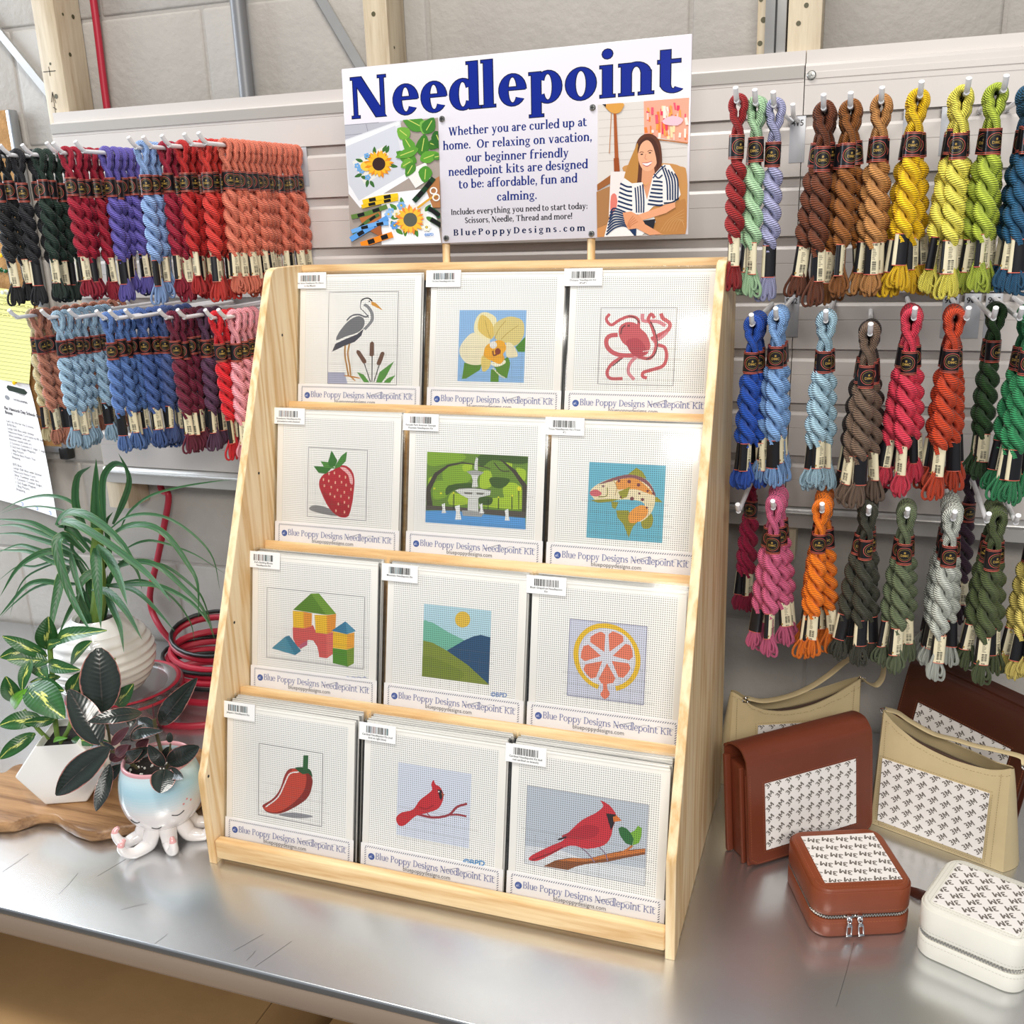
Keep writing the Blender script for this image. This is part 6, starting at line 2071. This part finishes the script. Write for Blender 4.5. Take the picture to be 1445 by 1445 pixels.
for b_, t_, w, y0, y1, mt, ar in VL:
    B_ = v2(b_[0], b_[1], y0); T_ = v2(t_[0], t_[1], y1)
    j = Vector((random.uniform(-.35, .35), random.uniform(-.3, .3), random.uniform(-.1, .4)))
    leaf_mesh(B_, T_, w / 4.515 / FPX * 1.48, VIEW + j, ar, 0.22, 'oval').build('leaf', mt, vp)

# --- rubber plant in an octopus pot
OP = Vector((-0.092, 0.035, 0.0))
ocp = thing('potted_rubber_plant', 'dark pink edged rubber plant in a sleeping octopus pot with curled legs', 'potted plant', tuple(OP))


def oglaze(z):
    t = max(0, min(1, (z - 0.062) / 0.030))
    a, b_, c = (238, 232, 230), (176, 212, 226), (206, 226, 232)
    k = tuple(a[i] + (b_[i] - a[i]) * t for i in range(3))
    if z > 0.098:
        s_ = min(1, (z - 0.098) / 0.018); k = tuple(k[i] + (c[i] - k[i]) * s_ for i in range(3))
    if z > 0.1185: k = (214, 158, 164)
    return lin(k)


pf = []
for i in range(24):
    t = i / 23
    a = -PI / 2 + t * (PI * 0.80)
    pf.append((0.0545 * max(0.02, math.cos(a * 0.97 + 0.02)) ** 0.72, 0.028 + 0.0935 * t))
pf = [(0.003, 0.026), (0.018, 0.0265), (0.031, 0.030), (0.041, 0.037), (0.0485, 0.047), (0.0530, 0.059), (0.0550, 0.072), (0.0548, 0.084), (0.0532, 0.096), (0.0508, 0.106), (0.0482, 0.1135), (0.0470, 0.1185), (0.0462, 0.1215), (0.0445, 0.1230), (0.0425, 0.1220), (0.0415, 0.1180), (0.0430, 0.1040)]
pf = [tuple(v[:2]) for v in cat([(a, b_, 0) for a, b_ in pf], 3)]
body = MB().lathe(pf, 48, colf=oglaze).build('octopus_body', 'glaze', ocp)
MB().lathe([(0.0, 0.1075), (0.022, 0.108), (0.0425, 0.106)], 32).build('soil', 'soil', ocp)
pe_ = MB()
for k in range(40):
    a = rr.uniform(0, 2 * PI); r_ = 0.039 * math.sqrt(rr.random()); s_ = rr.uniform(.0005, .0011)
    pe_.box(r_ * math.cos(a) - s_, r_ * math.cos(a) + s_, r_ * math.sin(a) - s_, r_ * math.sin(a) + s_, 0.1075, 0.1075 + 2 * s_ + .0008)
pe_.build('perlite', 'card', ocp, kind='stuff')
CA = math.atan2(-0.927 - OP.y, 0.778 - OP.x)      # direction to the viewer side of the face


def tent(ang, ln, lift, side):
    a = CA + R(ang)
    dx, dy = math.cos(a), math.sin(a); sx, sy = -dy, dx
    P = [(0.022, 0.034, 0), (0.030, 0.020, 0), (0.037, 0.0095, 0.001), (0.046, 0.0075, .003), (0.046 + ln * .4, 0.0082, .007), (0.046 + ln * .8, 0.012 + lift * .5, .012), (0.046 + ln * 1.0, 0.019 + lift, .013), (0.046 + ln * .92, 0.0245 + lift, .012), (0.046 + ln * .72, 0.0275 + lift, .012)]
    pts = [(r * dx + s_ * side * sx, r * dy + s_ * side * sy, z) for r, z, s_ in P]
    pts = cat(pts, 3)
    n_ = len(pts)
    rs = [0.0122 * (1 - 0.78 * (i / (n_ - 1)) ** 1.1) for i in range(n_)]
    pts = [Vector((p.x, p.y, max(p.z, rs[i] + 0.0003))) for i, p in enumerate(pts)]
    w_, p_ = lin('#EEE9E7'), lin('#E2A9A8')
    MB().tube(pts, rs, 12, colf=lambda t: p_ if t > 0.78 else w_).build('tentacle', 'glaze', ocp)


for ang, ln, lf, sd_ in ((0, .012, .004, .3), (47, .022, .008, 1), (92, .022, .010, -1), (135, .016, .004, 1), (180, .016, .004, 1), (-135, .016, .004, -1), (-92, .020, .010, 1), (-46, .026, .006, -1)):
    tent(ang, ln, lf, sd_)


def face_pt(ang, z, lift=0.0004):
    r_ = np.interp(z, [p[1] for p in pf[:-8]], [p[0] for p in pf[:-8]]) + lift
    a = CA + R(ang)
    return (r_ * math.cos(a), r_ * math.sin(a), z)


FO = -12
for (a0, a1, z0, dip, nm) in ((-44, -27, .0565, .0035, 'closed_eye'), (20, 38, .0630, .0035, 'closed_eye'), (-12, 3, .0455, .0035, 'smile')):
    q = [face_pt(FO + a0 + (a1 - a0) * i / 8, z0 - dip * math.sin(PI * i / 8)) for i in range(9)]
    MB().tube(q, 0.00055, 6).build(nm, 'dark', body)
for da, dz in ((44, .078), (50, .0735), (38, .073), (-62, .072), (-68, .069)):
    p_ = Vector(face_pt(FO + da, dz, 0.0003)); nr = Vector((p_.x, p_.y, 0)).normalized()
    MB().disc(p_, 0.0016, nr, 12).build('cheek_dot', plain('pink_dot', '#DE9A9A', 0.2) if 'pink_dot' not in bpy.data.materials else bpy.data.materials['pink_dot'], body)


def o2(x, y, Y): return at(x / 4.515, 860 + y / 4.515, Y=Y) - OP
def o3(x, y, Y): return at(160 + x / 6.02, 860 + y / 6.02, Y=Y) - OP


def mm(px, s_): return px / s_ / FPX * 1.36


for pl, w in (([o3(440, 1350, .045), o3(400, 1180, .05), o3(365, 1050, .05), o3(345, 930, .05)], 24), ([o3(280, 1440, .03), o3(150, 1300, .02), o3(30, 1220, .01), o2(690, 900, .0), o2(640, 850, .0)], 18), ([o3(240, 1460, .03), o3(130, 1290, .03), o2(720, 930, .03), o2(690, 770, .03), o2(660, 650, .035)], 18), ([o3(440, 1400, .03), o3(470, 1280, .03), o3(485, 1140, .03)], 12)):
    MB().tube(cat(pl, 4), mm(w, 6.02) / 2 * 1.3, 8).build('stem', 'stem_dark', ocp)
RL = [(o2(655, 650, .03), o2(630, 245, .05), mm(245, 4.515), 'leaf_rub', .04, 'wide'), (o2(640, 860, .0), o2(438, 508, .01), mm(180, 4.515), 'leaf_rub', .05, 'oval'), (o2(905, 660, .04), o2(560, 716, -.01), mm(95, 4.515), 'leaf_rub', .14, 'oval'),
      (o2(700, 880, .0), o2(355, 1182, -.03), mm(175, 4.515), 'leaf_rub', .08, 'oval'), (o2(700, 985, .0), o2(612, 1285, -.01), mm(95, 4.515), 'leaf_rub', .05, 'oval'), (o2(660, 1095, .01), o2(775, 985, .02), mm(85, 4.515), 'leaf_rub', .05, 'oval'),
      (o2(712, 865, .02), o2(822, 748, .03), mm(62, 4.515), 'leaf_burg', .05, 'oval'), (o2(700, 960, .01), o2(835, 865, .02), mm(85, 4.515), 'leaf_burg', .05, 'oval'), (o2(800, 950, .02), o2(960, 880, .02), mm(90, 4.515), 'leaf_rub', .08, 'oval'),
      (o2(580, 880, .02), o2(740, 900, .02), mm(90, 4.515), 'leaf_rub', .05, 'oval'), (o2(640, 820, .03), o2(620, 700, .03), mm(50, 4.515), 'leaf_burg', .05, 'oval'), (o2(830, 745, .03), o2(845, 670, .04), mm(60, 4.515), 'leaf_rub', .05, 'oval'),
      (o3(395, 975, .04), o3(712, 583, .03), mm(175, 6.02), 'leaf_rub', .06, 'oval'), (o3(150, 1085, .02), o3(420, 1030, .01), mm(95, 6.02), 'leaf_rub', .1, 'oval'), (o3(380, 1020, .06), o3(215, 935, .07), mm(120, 6.02), 'leaf_rub', .05, 'wide'), (o3(270, 980, .03), o3(150, 1120, .02), mm(95, 6.02), 'leaf_rub', .1, 'oval'),
      (o3(425, 1330, .02), o3(300, 1150, .01), mm(115, 6.02), 'leaf_rub', .05, 'oval'), (o3(465, 1300, .02), o3(728, 1165, .01), mm(165, 6.02), 'leaf_rub', .05, 'wide'), (o3(440, 1360, .01), o3(400, 1560, -.02), mm(200, 6.02), 'leaf_rub', .05, 'wide'), (o3(455, 1360, .02), o3(592, 1435, .0), mm(90, 6.02), 'leaf_rub', .05, 'wide'),
      (o3(430, 1260, .04), o3(485, 1165, .04), mm(80, 6.02), 'leaf_rub', .05, 'wide'), (o3(480, 1130, .03), o3(478, 1045, .03), mm(60, 6.02), 'leaf_rub', .02, 'wide'), (o3(345, 950, .05), o3(335, 800, .05), mm(16, 6.02), 'leaf_burg', .02, 'oval'),
      (o3(200, 1180, .03), o3(300, 1100, .03), mm(90, 6.02), 'leaf_burg', .05, 'oval'), (o3(90, 1280, .02), o3(250, 1190, .01), mm(110, 6.02), 'leaf_rub', .07, 'oval'), (o3(20, 1240, .0), o3(130, 1150, .0), mm(90, 6.02), 'leaf_burg', .05, 'oval')]
for B_, T_, w, mt, ar, pr_ in RL:
    j = Vector((random.uniform(-.3, .3), random.uniform(-.25, .25), random.uniform(-.1, .3)))
    leaf_mesh(B_, T_, w, VIEW + j, ar, 0.18, pr_).build('leaf', mt, ocp)

# ================================================================ LEATHER BAGS AND CASES
def pattern(mb, x0, x1, z0, z1, y, rot=45, px=0.0155, pz=0.0160, size=0.0108, col='#6E6862', flip=1):
    """white release paper printed with a repeated 3M"""
    mb.box(x0, x1, y, y + 0.0008, z0, z1, 0, lin('#EFEBE8'))
    P = Paint(mb, y - 0.00005, None, 0.00001, (x0, x1, z0, z1))
    T_ = stroke_quads([(.62, 0), (.62, .7)], .15) + stroke_quads([(1.12, 0), (1.12, .7)], .15) + [[(.55, .7), (.72, .7), (.93, .18), (.82, .18)], [(.81, .18), (.92, .18), (1.19, .7), (1.02, .7)]]
    T_ += stroke_quads([(.05, .62), (.15, .64), (.28, .63), (.36, .57), (.37, .48), (.31, .40), (.17, .375)], .14) + stroke_quads([(.17, .345), (.33, .32), (.40, .23), (.37, .12), (.28, .065), (.15, .055), (.03, .08)], .14)
    sz = size
    i0 = int((x1 - x0) / px) + 2; j0 = int((z1 - z0) / pz) + 2
    for i in range(-1, i0):
        for j in range(-1, j0):
            cx = x0 + i * px + 0.004; cz = z0 + j * pz + 0.003 + (0.5 * pz if i % 2 else 0) * 0.0
            P.polys(place(T_, cx, cz, sz * flip, sz * flip * .92, R(rot)), col)
            P.l -= 1


def dashes(mb, pts, y, ln=0.0022, gap=0.0013, w=0.0005, closed=False):
    """running stitches along a line on the plane y"""
    if closed: pts = list(pts) + [pts[0]]
    for a, b_ in zip(pts, pts[1:]):
        L = math.hypot(b_[0] - a[0], b_[1] - a[1])
        n = max(1, int(L / (ln + gap)))
        ux, uz = (b_[0] - a[0]) / L, (b_[1] - a[1]) / L
        for k in range(n):
            s0 = k * (ln + gap); s1 = s0 + ln
            for q in stroke_quads([(a[0] + ux * s0, a[1] + uz * s0), (a[0] + ux * s1, a[1] + uz * s1)], w):
                mb.add([(p[0], y, p[1]) for p in q], [(0, 1, 2, 3)], 0)


def shear(mb, k):
    mb.v = [(x, y + k * z, z) for x, y, z in mb.v]
    return mb


def flap_bag(label, loc, yaw, w, h, d, leather, thread, lean=0.10, win=(0.025, 0.167, 0.021, 0.112), roll=0.0):
    b = thing('flap_bag', label, 'bag', loc, (0, R(roll), R(yaw)))
    m = MB()
    out = [(-0.0005, 0.003), (-0.0015, h * .5), (-0.0005, h - 0.020), (0.0040, h - 0.008), (0.0130, h - 0.0005), (0.026, h), (d - 0.010, h - 0.004), (d - 0.001, h - 0.013), (d + 0.0012, h - 0.024), (d + 0.0012, 0.01)]
    o3_ = [(p.x, p.y) for p in cat([(a, c, 0) for a, c in out], 4)]
    inn = []
    for i, p in enumerate(o3_):
        a = o3_[max(0, i - 1)]; c = o3_[min(len(o3_) - 1, i + 1)]
        dx, dz = c[0] - a[0], c[1] - a[1]; l = math.hypot(dx, dz)
        inn.append((p[0] + dz / l * 0.0026, p[1] - dx / l * 0.0026))
    n = len(o3_)
    nx = 8
    xs = [0, 0.003, 0.008, 0.016, w - 0.016, w - 0.008, w - 0.003, w]
    lift = [0.010, 0.0045, 0.0012, 0, 0, 0.0012, 0.0045, 0.010]
    vs = []
    for x, lf in zip(xs, lift):
        for i, p in enumerate(o3_): vs.append((x, p[0], max(p[1], 0.003 + lf) if i < 3 else p[1]))
        for i, p in enumerate(inn): vs.append((x, p[0], max(p[1], 0.003 + lf) if i < 3 else p[1]))
    fs = []
    st_ = 2 * n
    for c in range(nx - 1):
        for i in range(n - 1):
            fs.append((c * st_ + i, (c + 1) * st_ + i, (c + 1) * st_ + i + 1, c * st_ + i + 1))
            fs.append((c * st_ + n + i, c * st_ + n + i + 1, (c + 1) * st_ + n + i + 1, (c + 1) * st_ + n + i))
        fs.append((c * st_, c * st_ + n, (c + 1) * st_ + n, (c + 1) * st_))
        fs.append((c * st_ + n - 1, (c + 1) * st_ + n - 1, (c + 1) * st_ + 2 * n - 1, c * st_ + 2 * n - 1))
    for c in (0, nx - 1):
        for i in range(n - 1):
            q = (c * st_ + i, c * st_ + i + 1, c * st_ + n + i + 1, c * st_ + n + i)
            fs.append(q if c == 0 else q[::-1])
    m.add(vs, fs)
    shear(m, lean).build('flap', leather, b, True, 50)
    m = MB()
    m.rbox(0.004, w - 0.004, 0.0105, d - 0.003, 0.0, h - 0.030, 0.003)
    m.rbox(0.0015, w - 0.0015, 0.0050, 0.0085, 0.0, h - 0.034, 0.0015)
    m.rbox(-0.0025, 0.004, 0.0120, 0.0160, 0.0, h - 0.026, 0.0015)
    m.rbox(-0.0050, 0.004, d - 0.009, d - 0.0030, 0.001, h - 0.022, 0.0015)
    shear(m, lean).build('body', leather, b, True, 40)
    m = MB()
    pattern(m, win[0], win[1], win[2], win[3], -0.0024)
    m2 = MB(); m2.v = m.v; m2.f = m.f; m2.c = m.c; m2.m = m.m
    shear(m, lean).build('print_panel', 'paper', b, False)
    m = MB()
    y = -0.00185
    i_ = 0.0028
    dashes(m, [(win[0] - i_, win[2] - i_), (win[1] + i_, win[2] - i_), (win[1] + i_, win[3] + i_), (win[0] - i_, win[3] + i_)], y, closed=True)
    dashes(m, [(0.003, h - 0.03), (0.003, 0.013), (0.012, 0.006), (w - 0.012, 0.006), (w - 0.003, 0.013), (w - 0.003, h - 0.03)], y - .0001)
    shear(m, lean).build('stitching', thread, b, False, kind='stuff')
    return b


flap_bag('cognac brown flap bag with printed panel leaning upright behind the brown case', (0.6815, 0.1885, 0.0003), 41, 0.195, 0.158, 0.050, 'brown', 'thread_brown')
flap_bag('dark chocolate flap bag leaning against the wall behind the right tan bag', (0.842, 0.462, 0.0163), -36, 0.190, 0.178, 0.018, 'darkbrown', 'thread_brown', 0.14, (0.028, 0.165, 0.03, 0.118), 5)


def ring_at(parent, c, r, ax):
    q = Vector(ax).to_track_quat('Z', 'Y')
    pts = [Vector(c) + q @ Vector((r * 1.25 * math.cos(2 * PI * i / 20), r * math.sin(2 * PI * i / 20), 0)) for i in range(20)]
    MB().tube(pts, 0.0011, 8, closed=True).build('metal_ring', 'chrome', parent)


def shoulder_bag(label, loc, yaw, w, ztop, D, win, strapw, strap_tilt=0, xl=None, cut=None):
    b = thing('shoulder_bag', label, 'bag', loc, (0, 0, R(yaw)))
    NU, NV = 28, 10
    zt = lambda u: float(np.interp(u, [p[0] for p in ztop], [p[1] for p in ztop]))
    zs = [zt(i / NU) for i in range(NU + 1)]
    zs = [zs[0]] + [(zs[i - 1] + 2 * zs[i] + zs[i + 1]) / 4 for i in range(1, NU)] + [zs[-1]]

    def X(u, v): return w * u + 0.006 * (v - 0.3) * (u - 0.5) * -2
    def yb(u, v): return D * (1 - v) ** 0.8 + v * (0.008 + (D * 0.62) * math.sin(PI * u) ** 0.8)
    def yf(u, v): return -0.004 * math.sin(PI * v) * math.sin(PI * u)
    def panel(fn, off, name, th):
        m = MB(); vs = []
        for s_ in (0, 1):
            for j in range(NV + 1):
                for i in range(NU + 1):
                    u, v = i / NU, j / NV
                    vs.append((X(u, v), fn(u, v) + off * s_, zs[i] * v + (0.0022 if j == NV and 0 else 0)))
        n1 = (NU + 1) * (NV + 1)
        fs = []
        for j in range(NV):
            for i in range(NU):
                a = j * (NU + 1) + i
                q = (a, a + 1, a + NU + 2, a + NU + 1)
                fs.append(q if off > 0 else q[::-1]); q2 = tuple(n1 + k for k in q)
                fs.append(q2[::-1] if off > 0 else q2)
        edge = [j * (NU + 1) for j in range(NV + 1)]
        for a, c in [((NV) * (NU + 1) + i, NV * (NU + 1) + i + 1) for i in range(NU)] + [(i + 1, i) for i in range(NU)] + [(edge[j], edge[j + 1]) for j in range(NV)] + [(edge[j + 1] + NU, edge[j] + NU) for j in range(NV)]:
            fs.append((a, c, n1 + c, n1 + a))
        m.add(vs, fs)
        return m.build(name, 'tan', b, True, 50)
    panel(yf, 0.0022, 'front_panel', 0)
    panel(yb, -0.0022, 'back_panel', 0)
    # gussets and base
    for u in (0, 1):
        m = MB(); vs = []
        for j in range(NV + 1):
            v = j / NV
            for k in range(7):
                t = k / 6
                bul = math.sin(PI * t) * 0.010 * (1 - v * .7) * (1 if u else -1)
                vs.append((X(u, v) + bul, yf(u, v) * (1 - t) + yb(u, v) * t, zs[-1 if u else 0] * v))
        fs = []
        for j in range(NV):
            for k in range(6):
                a = j * 7 + k
                q = (a, a + 1, a + 8, a + 7)
                fs.append(q if u else q[::-1])
        m.add(vs, fs)
        m.build('gusset', 'tan', b, True, 60)
    MB().box(0.0, w, 0.001, D - 0.001, 0.0002, 0.002).build('base', 'tan', b)
    m = MB(); vs = []
    for i in range(NU + 1):
        u = i / NU
        for t in (0.06, 0.35, 0.65, 0.94):
            vs.append((X(u, .9), yb(u, 0.95) * t, zs[i] - 0.016 - 0.010 * math.sin(PI * t)))
    m.add(vs, [(i * 4 + k, i * 4 + k + 1, i * 4 + k + 5, i * 4 + k + 4)[::-1] for i in range(NU) for k in range(3)])
    m.build('lining', 'tan_in', b)
    for t in (0.30, 0.62):
        m = MB()
        pts = [(X(u, .9), yb(u, 0.97) * t, float(np.interp(u, np.linspace(0, 1, NU + 1), zs)) - 0.0125) for u in np.linspace(0.10, 0.90, 24)]
        m.tube(pts, 0.0035, 8, flat=0.35).build('zip_tape', 'zip_tape', b)
        m = MB()
        for q in cat(pts, 3):
            m.box(q.x - 0.0006, q.x + 0.0006, q.y - 0.0012, q.y + 0.0012, q.z + 0.0004, q.z + 0.0026)
        m.build('zip_teeth', 'zip', b, False, kind='stuff')
    # window and stitching
    m = MB(); pattern(m, win[0], win[1], win[2], win[3], -0.0052)
    m.build('print_panel', 'paper', b, False)
    m = MB(); i_ = 0.0032; y = -0.0050
    dashes(m, [(win[0] - i_, win[2] - i_), (win[1] + i_, win[2] - i_), (win[1] + i_, win[3] + i_), (win[0] - i_, win[3] + i_)], y, closed=True)
    dashes(m, [(w * i / 20 + 0.001, zs[int(NU * i / 20)] - 0.0035) for i in range(21)], -0.0044)
    dashes(m, [(w - 0.013, 0.004), (w - 0.013, zs[-1] - 0.006)], -0.0030)
    dashes(m, [(0.010, 0.004), (0.009, zs[0] - 0.008)], -0.0030)
    dashes(m, [(0.010, 0.005), (w - 0.014, 0.005)], -0.0022)
    m.build('stitching', 'thread_tan', b, False, kind='stuff')
    # shoulder strap
    loc = Vector(loc)
    pts = [Matrix.Rotation(-R(yaw), 3, 'Z') @ (Vector(p) - loc) for p in strapw]
    MB().tube(cat(pts, 5), 0.0068, 12, flat=0.22).build('shoulder_strap', 'tan', b, True, 60)
    ring_at(b, pts[0] + Vector((-0.001, 0, -0.003)), 0.0042, (0, 1, .3))
    ring_at(b, pts[-1] + Vector((0.001, 0, -0.003)), 0.0042, (0, 1, .3))
    return b


sw = [((160, 330), .345), ((240, 352), .345), ((330, 412), .340), ((480, 492), .332), ((620, 530), .325), ((760, 572), .315), ((900, 602), .305), ((1060, 645), .290), ((1085, 700), .282)]
shoulder_bag('tan shoulder bag on the right with printed panel, its strap lying over the opening', (0.8285, 0.3345, 0.0003), -22.2, 0.166,
             [(0, .170), (.08, .158), (.16, .151), (.28, .141), (.40, .136), (.55, .132), (.70, .132), (.85, .134), (.95, .140), (1, .145)], 0.055,
             (0.009, 0.143, 0.012, 0.106), [at(1215 + x / 4.66, 930 + y / 4.66, Y=Y) for (x, y), Y in sw])
sw = [((232, 362), .378), ((330, 378), .385), ((470, 352), .395), ((600, 300), .410), ((720, 222), .425), ((830, 135), .440), ((930, 95), .452), ((1010, 105), .462), ((1048, 165), .466), ((1040, 240), .464), ((1000, 285), .460), ((950, 268), .452), ((915, 238), .448)]
shoulder_bag('tan shoulder bag at the back left with its strap standing up in a loop', (0.6300, 0.3720, 0.0003), 22, 0.190,
             [(0, .152), (.06, .145), (.14, .130), (.25, .121), (.38, .117), (.52, .119), (.66, .126), (.80, .138), (.92, .152), (1, .162)], 0.055,
             (0.040, 0.168, 0.010, 0.100), [at(1000 + x / 4.25, 900 + y / 4.25, Y=Y) for (x, y), Y in sw])


def rrect(w, d, r, n=7):
    out = []
    for cx, cy, a0 in ((w / 2 - r, -d / 2 + r, -90), (w / 2 - r, d / 2 - r, 0), (-w / 2 + r, d / 2 - r, 90), (-w / 2 + r, -d / 2 + r, 180)):
        for i in range(n + 1):
            a = R(a0 + 90 * i / n)
            out.append((cx + r * math.cos(a), cy + r * math.sin(a)))
    return out


def loft(rings, cap0=True, cap1=True):
    m = MB(); vs = []
    n = len(rings[0][1])
    for z, o in rings: vs += [(x, y, z) for x, y in o]
    fs = [(i * n + k, i * n + (k + 1) % n, (i + 1) * n + (k + 1) % n, (i + 1) * n + k) for i in range(len(rings) - 1) for k in range(n)]
    if cap0: fs.append(tuple(range(n - 1, -1, -1)))
    if cap1: fs.append(tuple(range((len(rings) - 1) * n, len(rings) * n)))
    return m.add(vs, fs)


def zip_case(label, loc, yaw, w, d, h, leather, thread, tape, win, pulls, zc=0.028, prot=0):
    c = thing('zip_case', label, 'case', loc, (0, 0, R(yaw)))
    r = 0.020
    rr_ = lambda ins, z: (z, rrect(w - 2 * ins, d - 2 * ins, r - ins * .6))
    loft([rr_(0.0040, 0.0), rr_(0.0012, 0.0012), rr_(0.0, 0.004), rr_(0.0, zc - 0.0052), rr_(0.0008, zc - 0.0032), rr_(0.0030, zc - 0.0030)]).build('lower_body', leather, c, True, 40)
    loft([rr_(0.0026, zc - 0.0032), rr_(0.0022, zc), rr_(0.0026, zc + 0.0032)], False, False).build('zip_tape', tape, c)
    loft([rr_(0.0030, zc + 0.0030), rr_(0.0008, zc + 0.0032), rr_(0.0, zc + 0.0055), rr_(0.0, h - 0.0045), rr_(0.0006, h - 0.0035), rr_(0.0012, h - 0.0042), rr_(0.0016, h - 0.0030), rr_(0.0028, h - 0.0008), rr_(0.0050, h)]).build('lid', leather, c, True, 40)
    m = MB()
    o = rrect(w - 0.0036, d - 0.0036, r - .001, 10)
    per = [Vector((x, y, 0)) for x, y in o]
    s_ = 0; acc = 0
    for a, b_ in zip(per, per[1:] + per[:1]):
        L = (b_ - a).length; t = -acc
        while t < L:
            if t >= 0:
                p = a.lerp(b_, t / L); dr = (b_ - a).normalized(); nn = Vector((dr.y, -dr.x, 0))
                s_ += 1
                dz = 0.0007 if s_ % 2 else -0.0007
                q = [p + dr * sx * .0005 + nn * oy for sx in (-1, 1) for oy in (-0.0008, 0.0008)]
                m.box(p.x - .0007, p.x + .0007, p.y - .0007, p.y + .0007, zc + dz - .0012, zc + dz + .0012)
            t += 0.0016
        acc = (L - (t - 0.0016))
        acc = L - (t - 0.0016)
    m.build('zip_teeth', 'zip', c, False, kind='stuff')
    # stitching rows above and below the zip and round the lid
    m = MB()
    for ins, z in ((-0.00015, zc + 0.0075), (-0.00015, zc - 0.0075)):
        o = rrect(w - 2 * ins, d - 2 * ins, r, 9)
        for a, b_ in zip(o, o[1:] + o[:1]):
            L = math.hypot(b_[0] - a[0], b_[1] - a[1]); n = max(1, int(L / .0034))
            for k in range(n):
                p0 = (a[0] + (b_[0] - a[0]) * (k / n), a[1] + (b_[1] - a[1]) * (k / n)); p1 = (a[0] + (b_[0] - a[0]) * ((k + .62) / n), a[1] + (b_[1] - a[1]) * ((k + .62) / n))
                m.add([(p0[0], p0[1], z - .0003), (p1[0], p1[1], z - .0003), (p1[0], p1[1], z + .0003), (p0[0], p0[1], z + .0003)], [(0, 1, 2, 3)])
    m2 = MB(); o = rrect(w - 0.0125, d - 0.0125, r - .006, 9)
    dashes(m2, o, 0, closed=True)
    m.add([(x, z, h + 0.00012) for x, y, z in m2.v], m2.f)
    m2 = MB(); i_ = .0025
    dashes(m2, [(win[0] - i_, win[2] - i_), (win[1] + i_, win[2] - i_), (win[1] + i_, win[3] + i_), (win[0] - i_, win[3] + i_)], 0, closed=True)
    m.add([(x, z, h + 0.00012) for x, y, z in m2.v], m2.f)
    m.build('stitching', thread, c, False, kind='stuff')
    m = MB(); pattern(m, win[0], win[1], win[2], win[3], 0, prot, 0.0175, 0.0155, 0.0125, '#6E6862', -1)
    m.v = [(x, z, h + 0.0004 - y) for x, y, z in m.v]
    m.build('print_panel', 'paper', c, False)
    for px, sw_ in pulls:
        p = MB()
        y = -d / 2 - 0.0012
        p.rbox(px - .0032, px + .0032, y - .0022, y + .0018, zc - .0036, zc + .0040, .0012)
        s = p.build('zip_slider', 'chrome', c)
        q = MB(); q.T = Matrix.Translation((px, y - .0022, zc)) @ Matrix.Rotation(R(sw_), 4, 'Y') @ Matrix.Rotation(R(-8), 4, 'X')
        q.tube([(0.0022 * math.cos(2 * PI * i / 14), 0, -.0020 + .0034 * math.sin(2 * PI * i / 14)) for i in range(14)], .0007, 6, closed=True)
        q.rbox(-.0028, .0028, -.0008, .0008, -.0100, -.0060, .0004)
        q.rbox(-.0034, -.0018, -.0009, .0009, -.0200, -.0080, .0004); q.rbox(.0018, .0034, -.0009, .0009, -.0200, -.0080, .0004)
        q.rbox(-.0034, .0034, -.0009, .0009, -.0215, -.0185, .0004)
        q.build('zip_pull', 'chrome', s)
    return c


zip_case('cognac brown zip case with printed lid panel and two silver zip pulls', (0.7985, 0.1560, 0.0003), 21, 0.116, 0.117, 0.0640, 'brown2', 'thread_brown', 'zip_tape',
         (-0.043, 0.047, -0.044, 0.045), ((-0.018, 3), (-0.006, -4)), 0.0275, -20)
zip_case('ivory white zip case with printed lid panel at the bottom right', (0.9450, 0.1215, 0.0003), -22, 0.114, 0.112, 0.0660, 'ivory', 'thread_ivory', 'zip_tape_w',
         (-0.044, 0.045, -0.043, 0.043), (), 0.0275, 42)
o = MB().tube(cat([(0.872, 0.196, 0.003), (0.884, 0.190, 0.006), (0.893, 0.190, 0.004), (0.905, 0.204, 0.0018)], 4), 0.0065, 10, flat=0.18, up=(1, 0, 0)).build('leather_strap', 'darkbrown')
props(o, 'short dark brown leather strap end lying between the brown and ivory cases', 'strap')
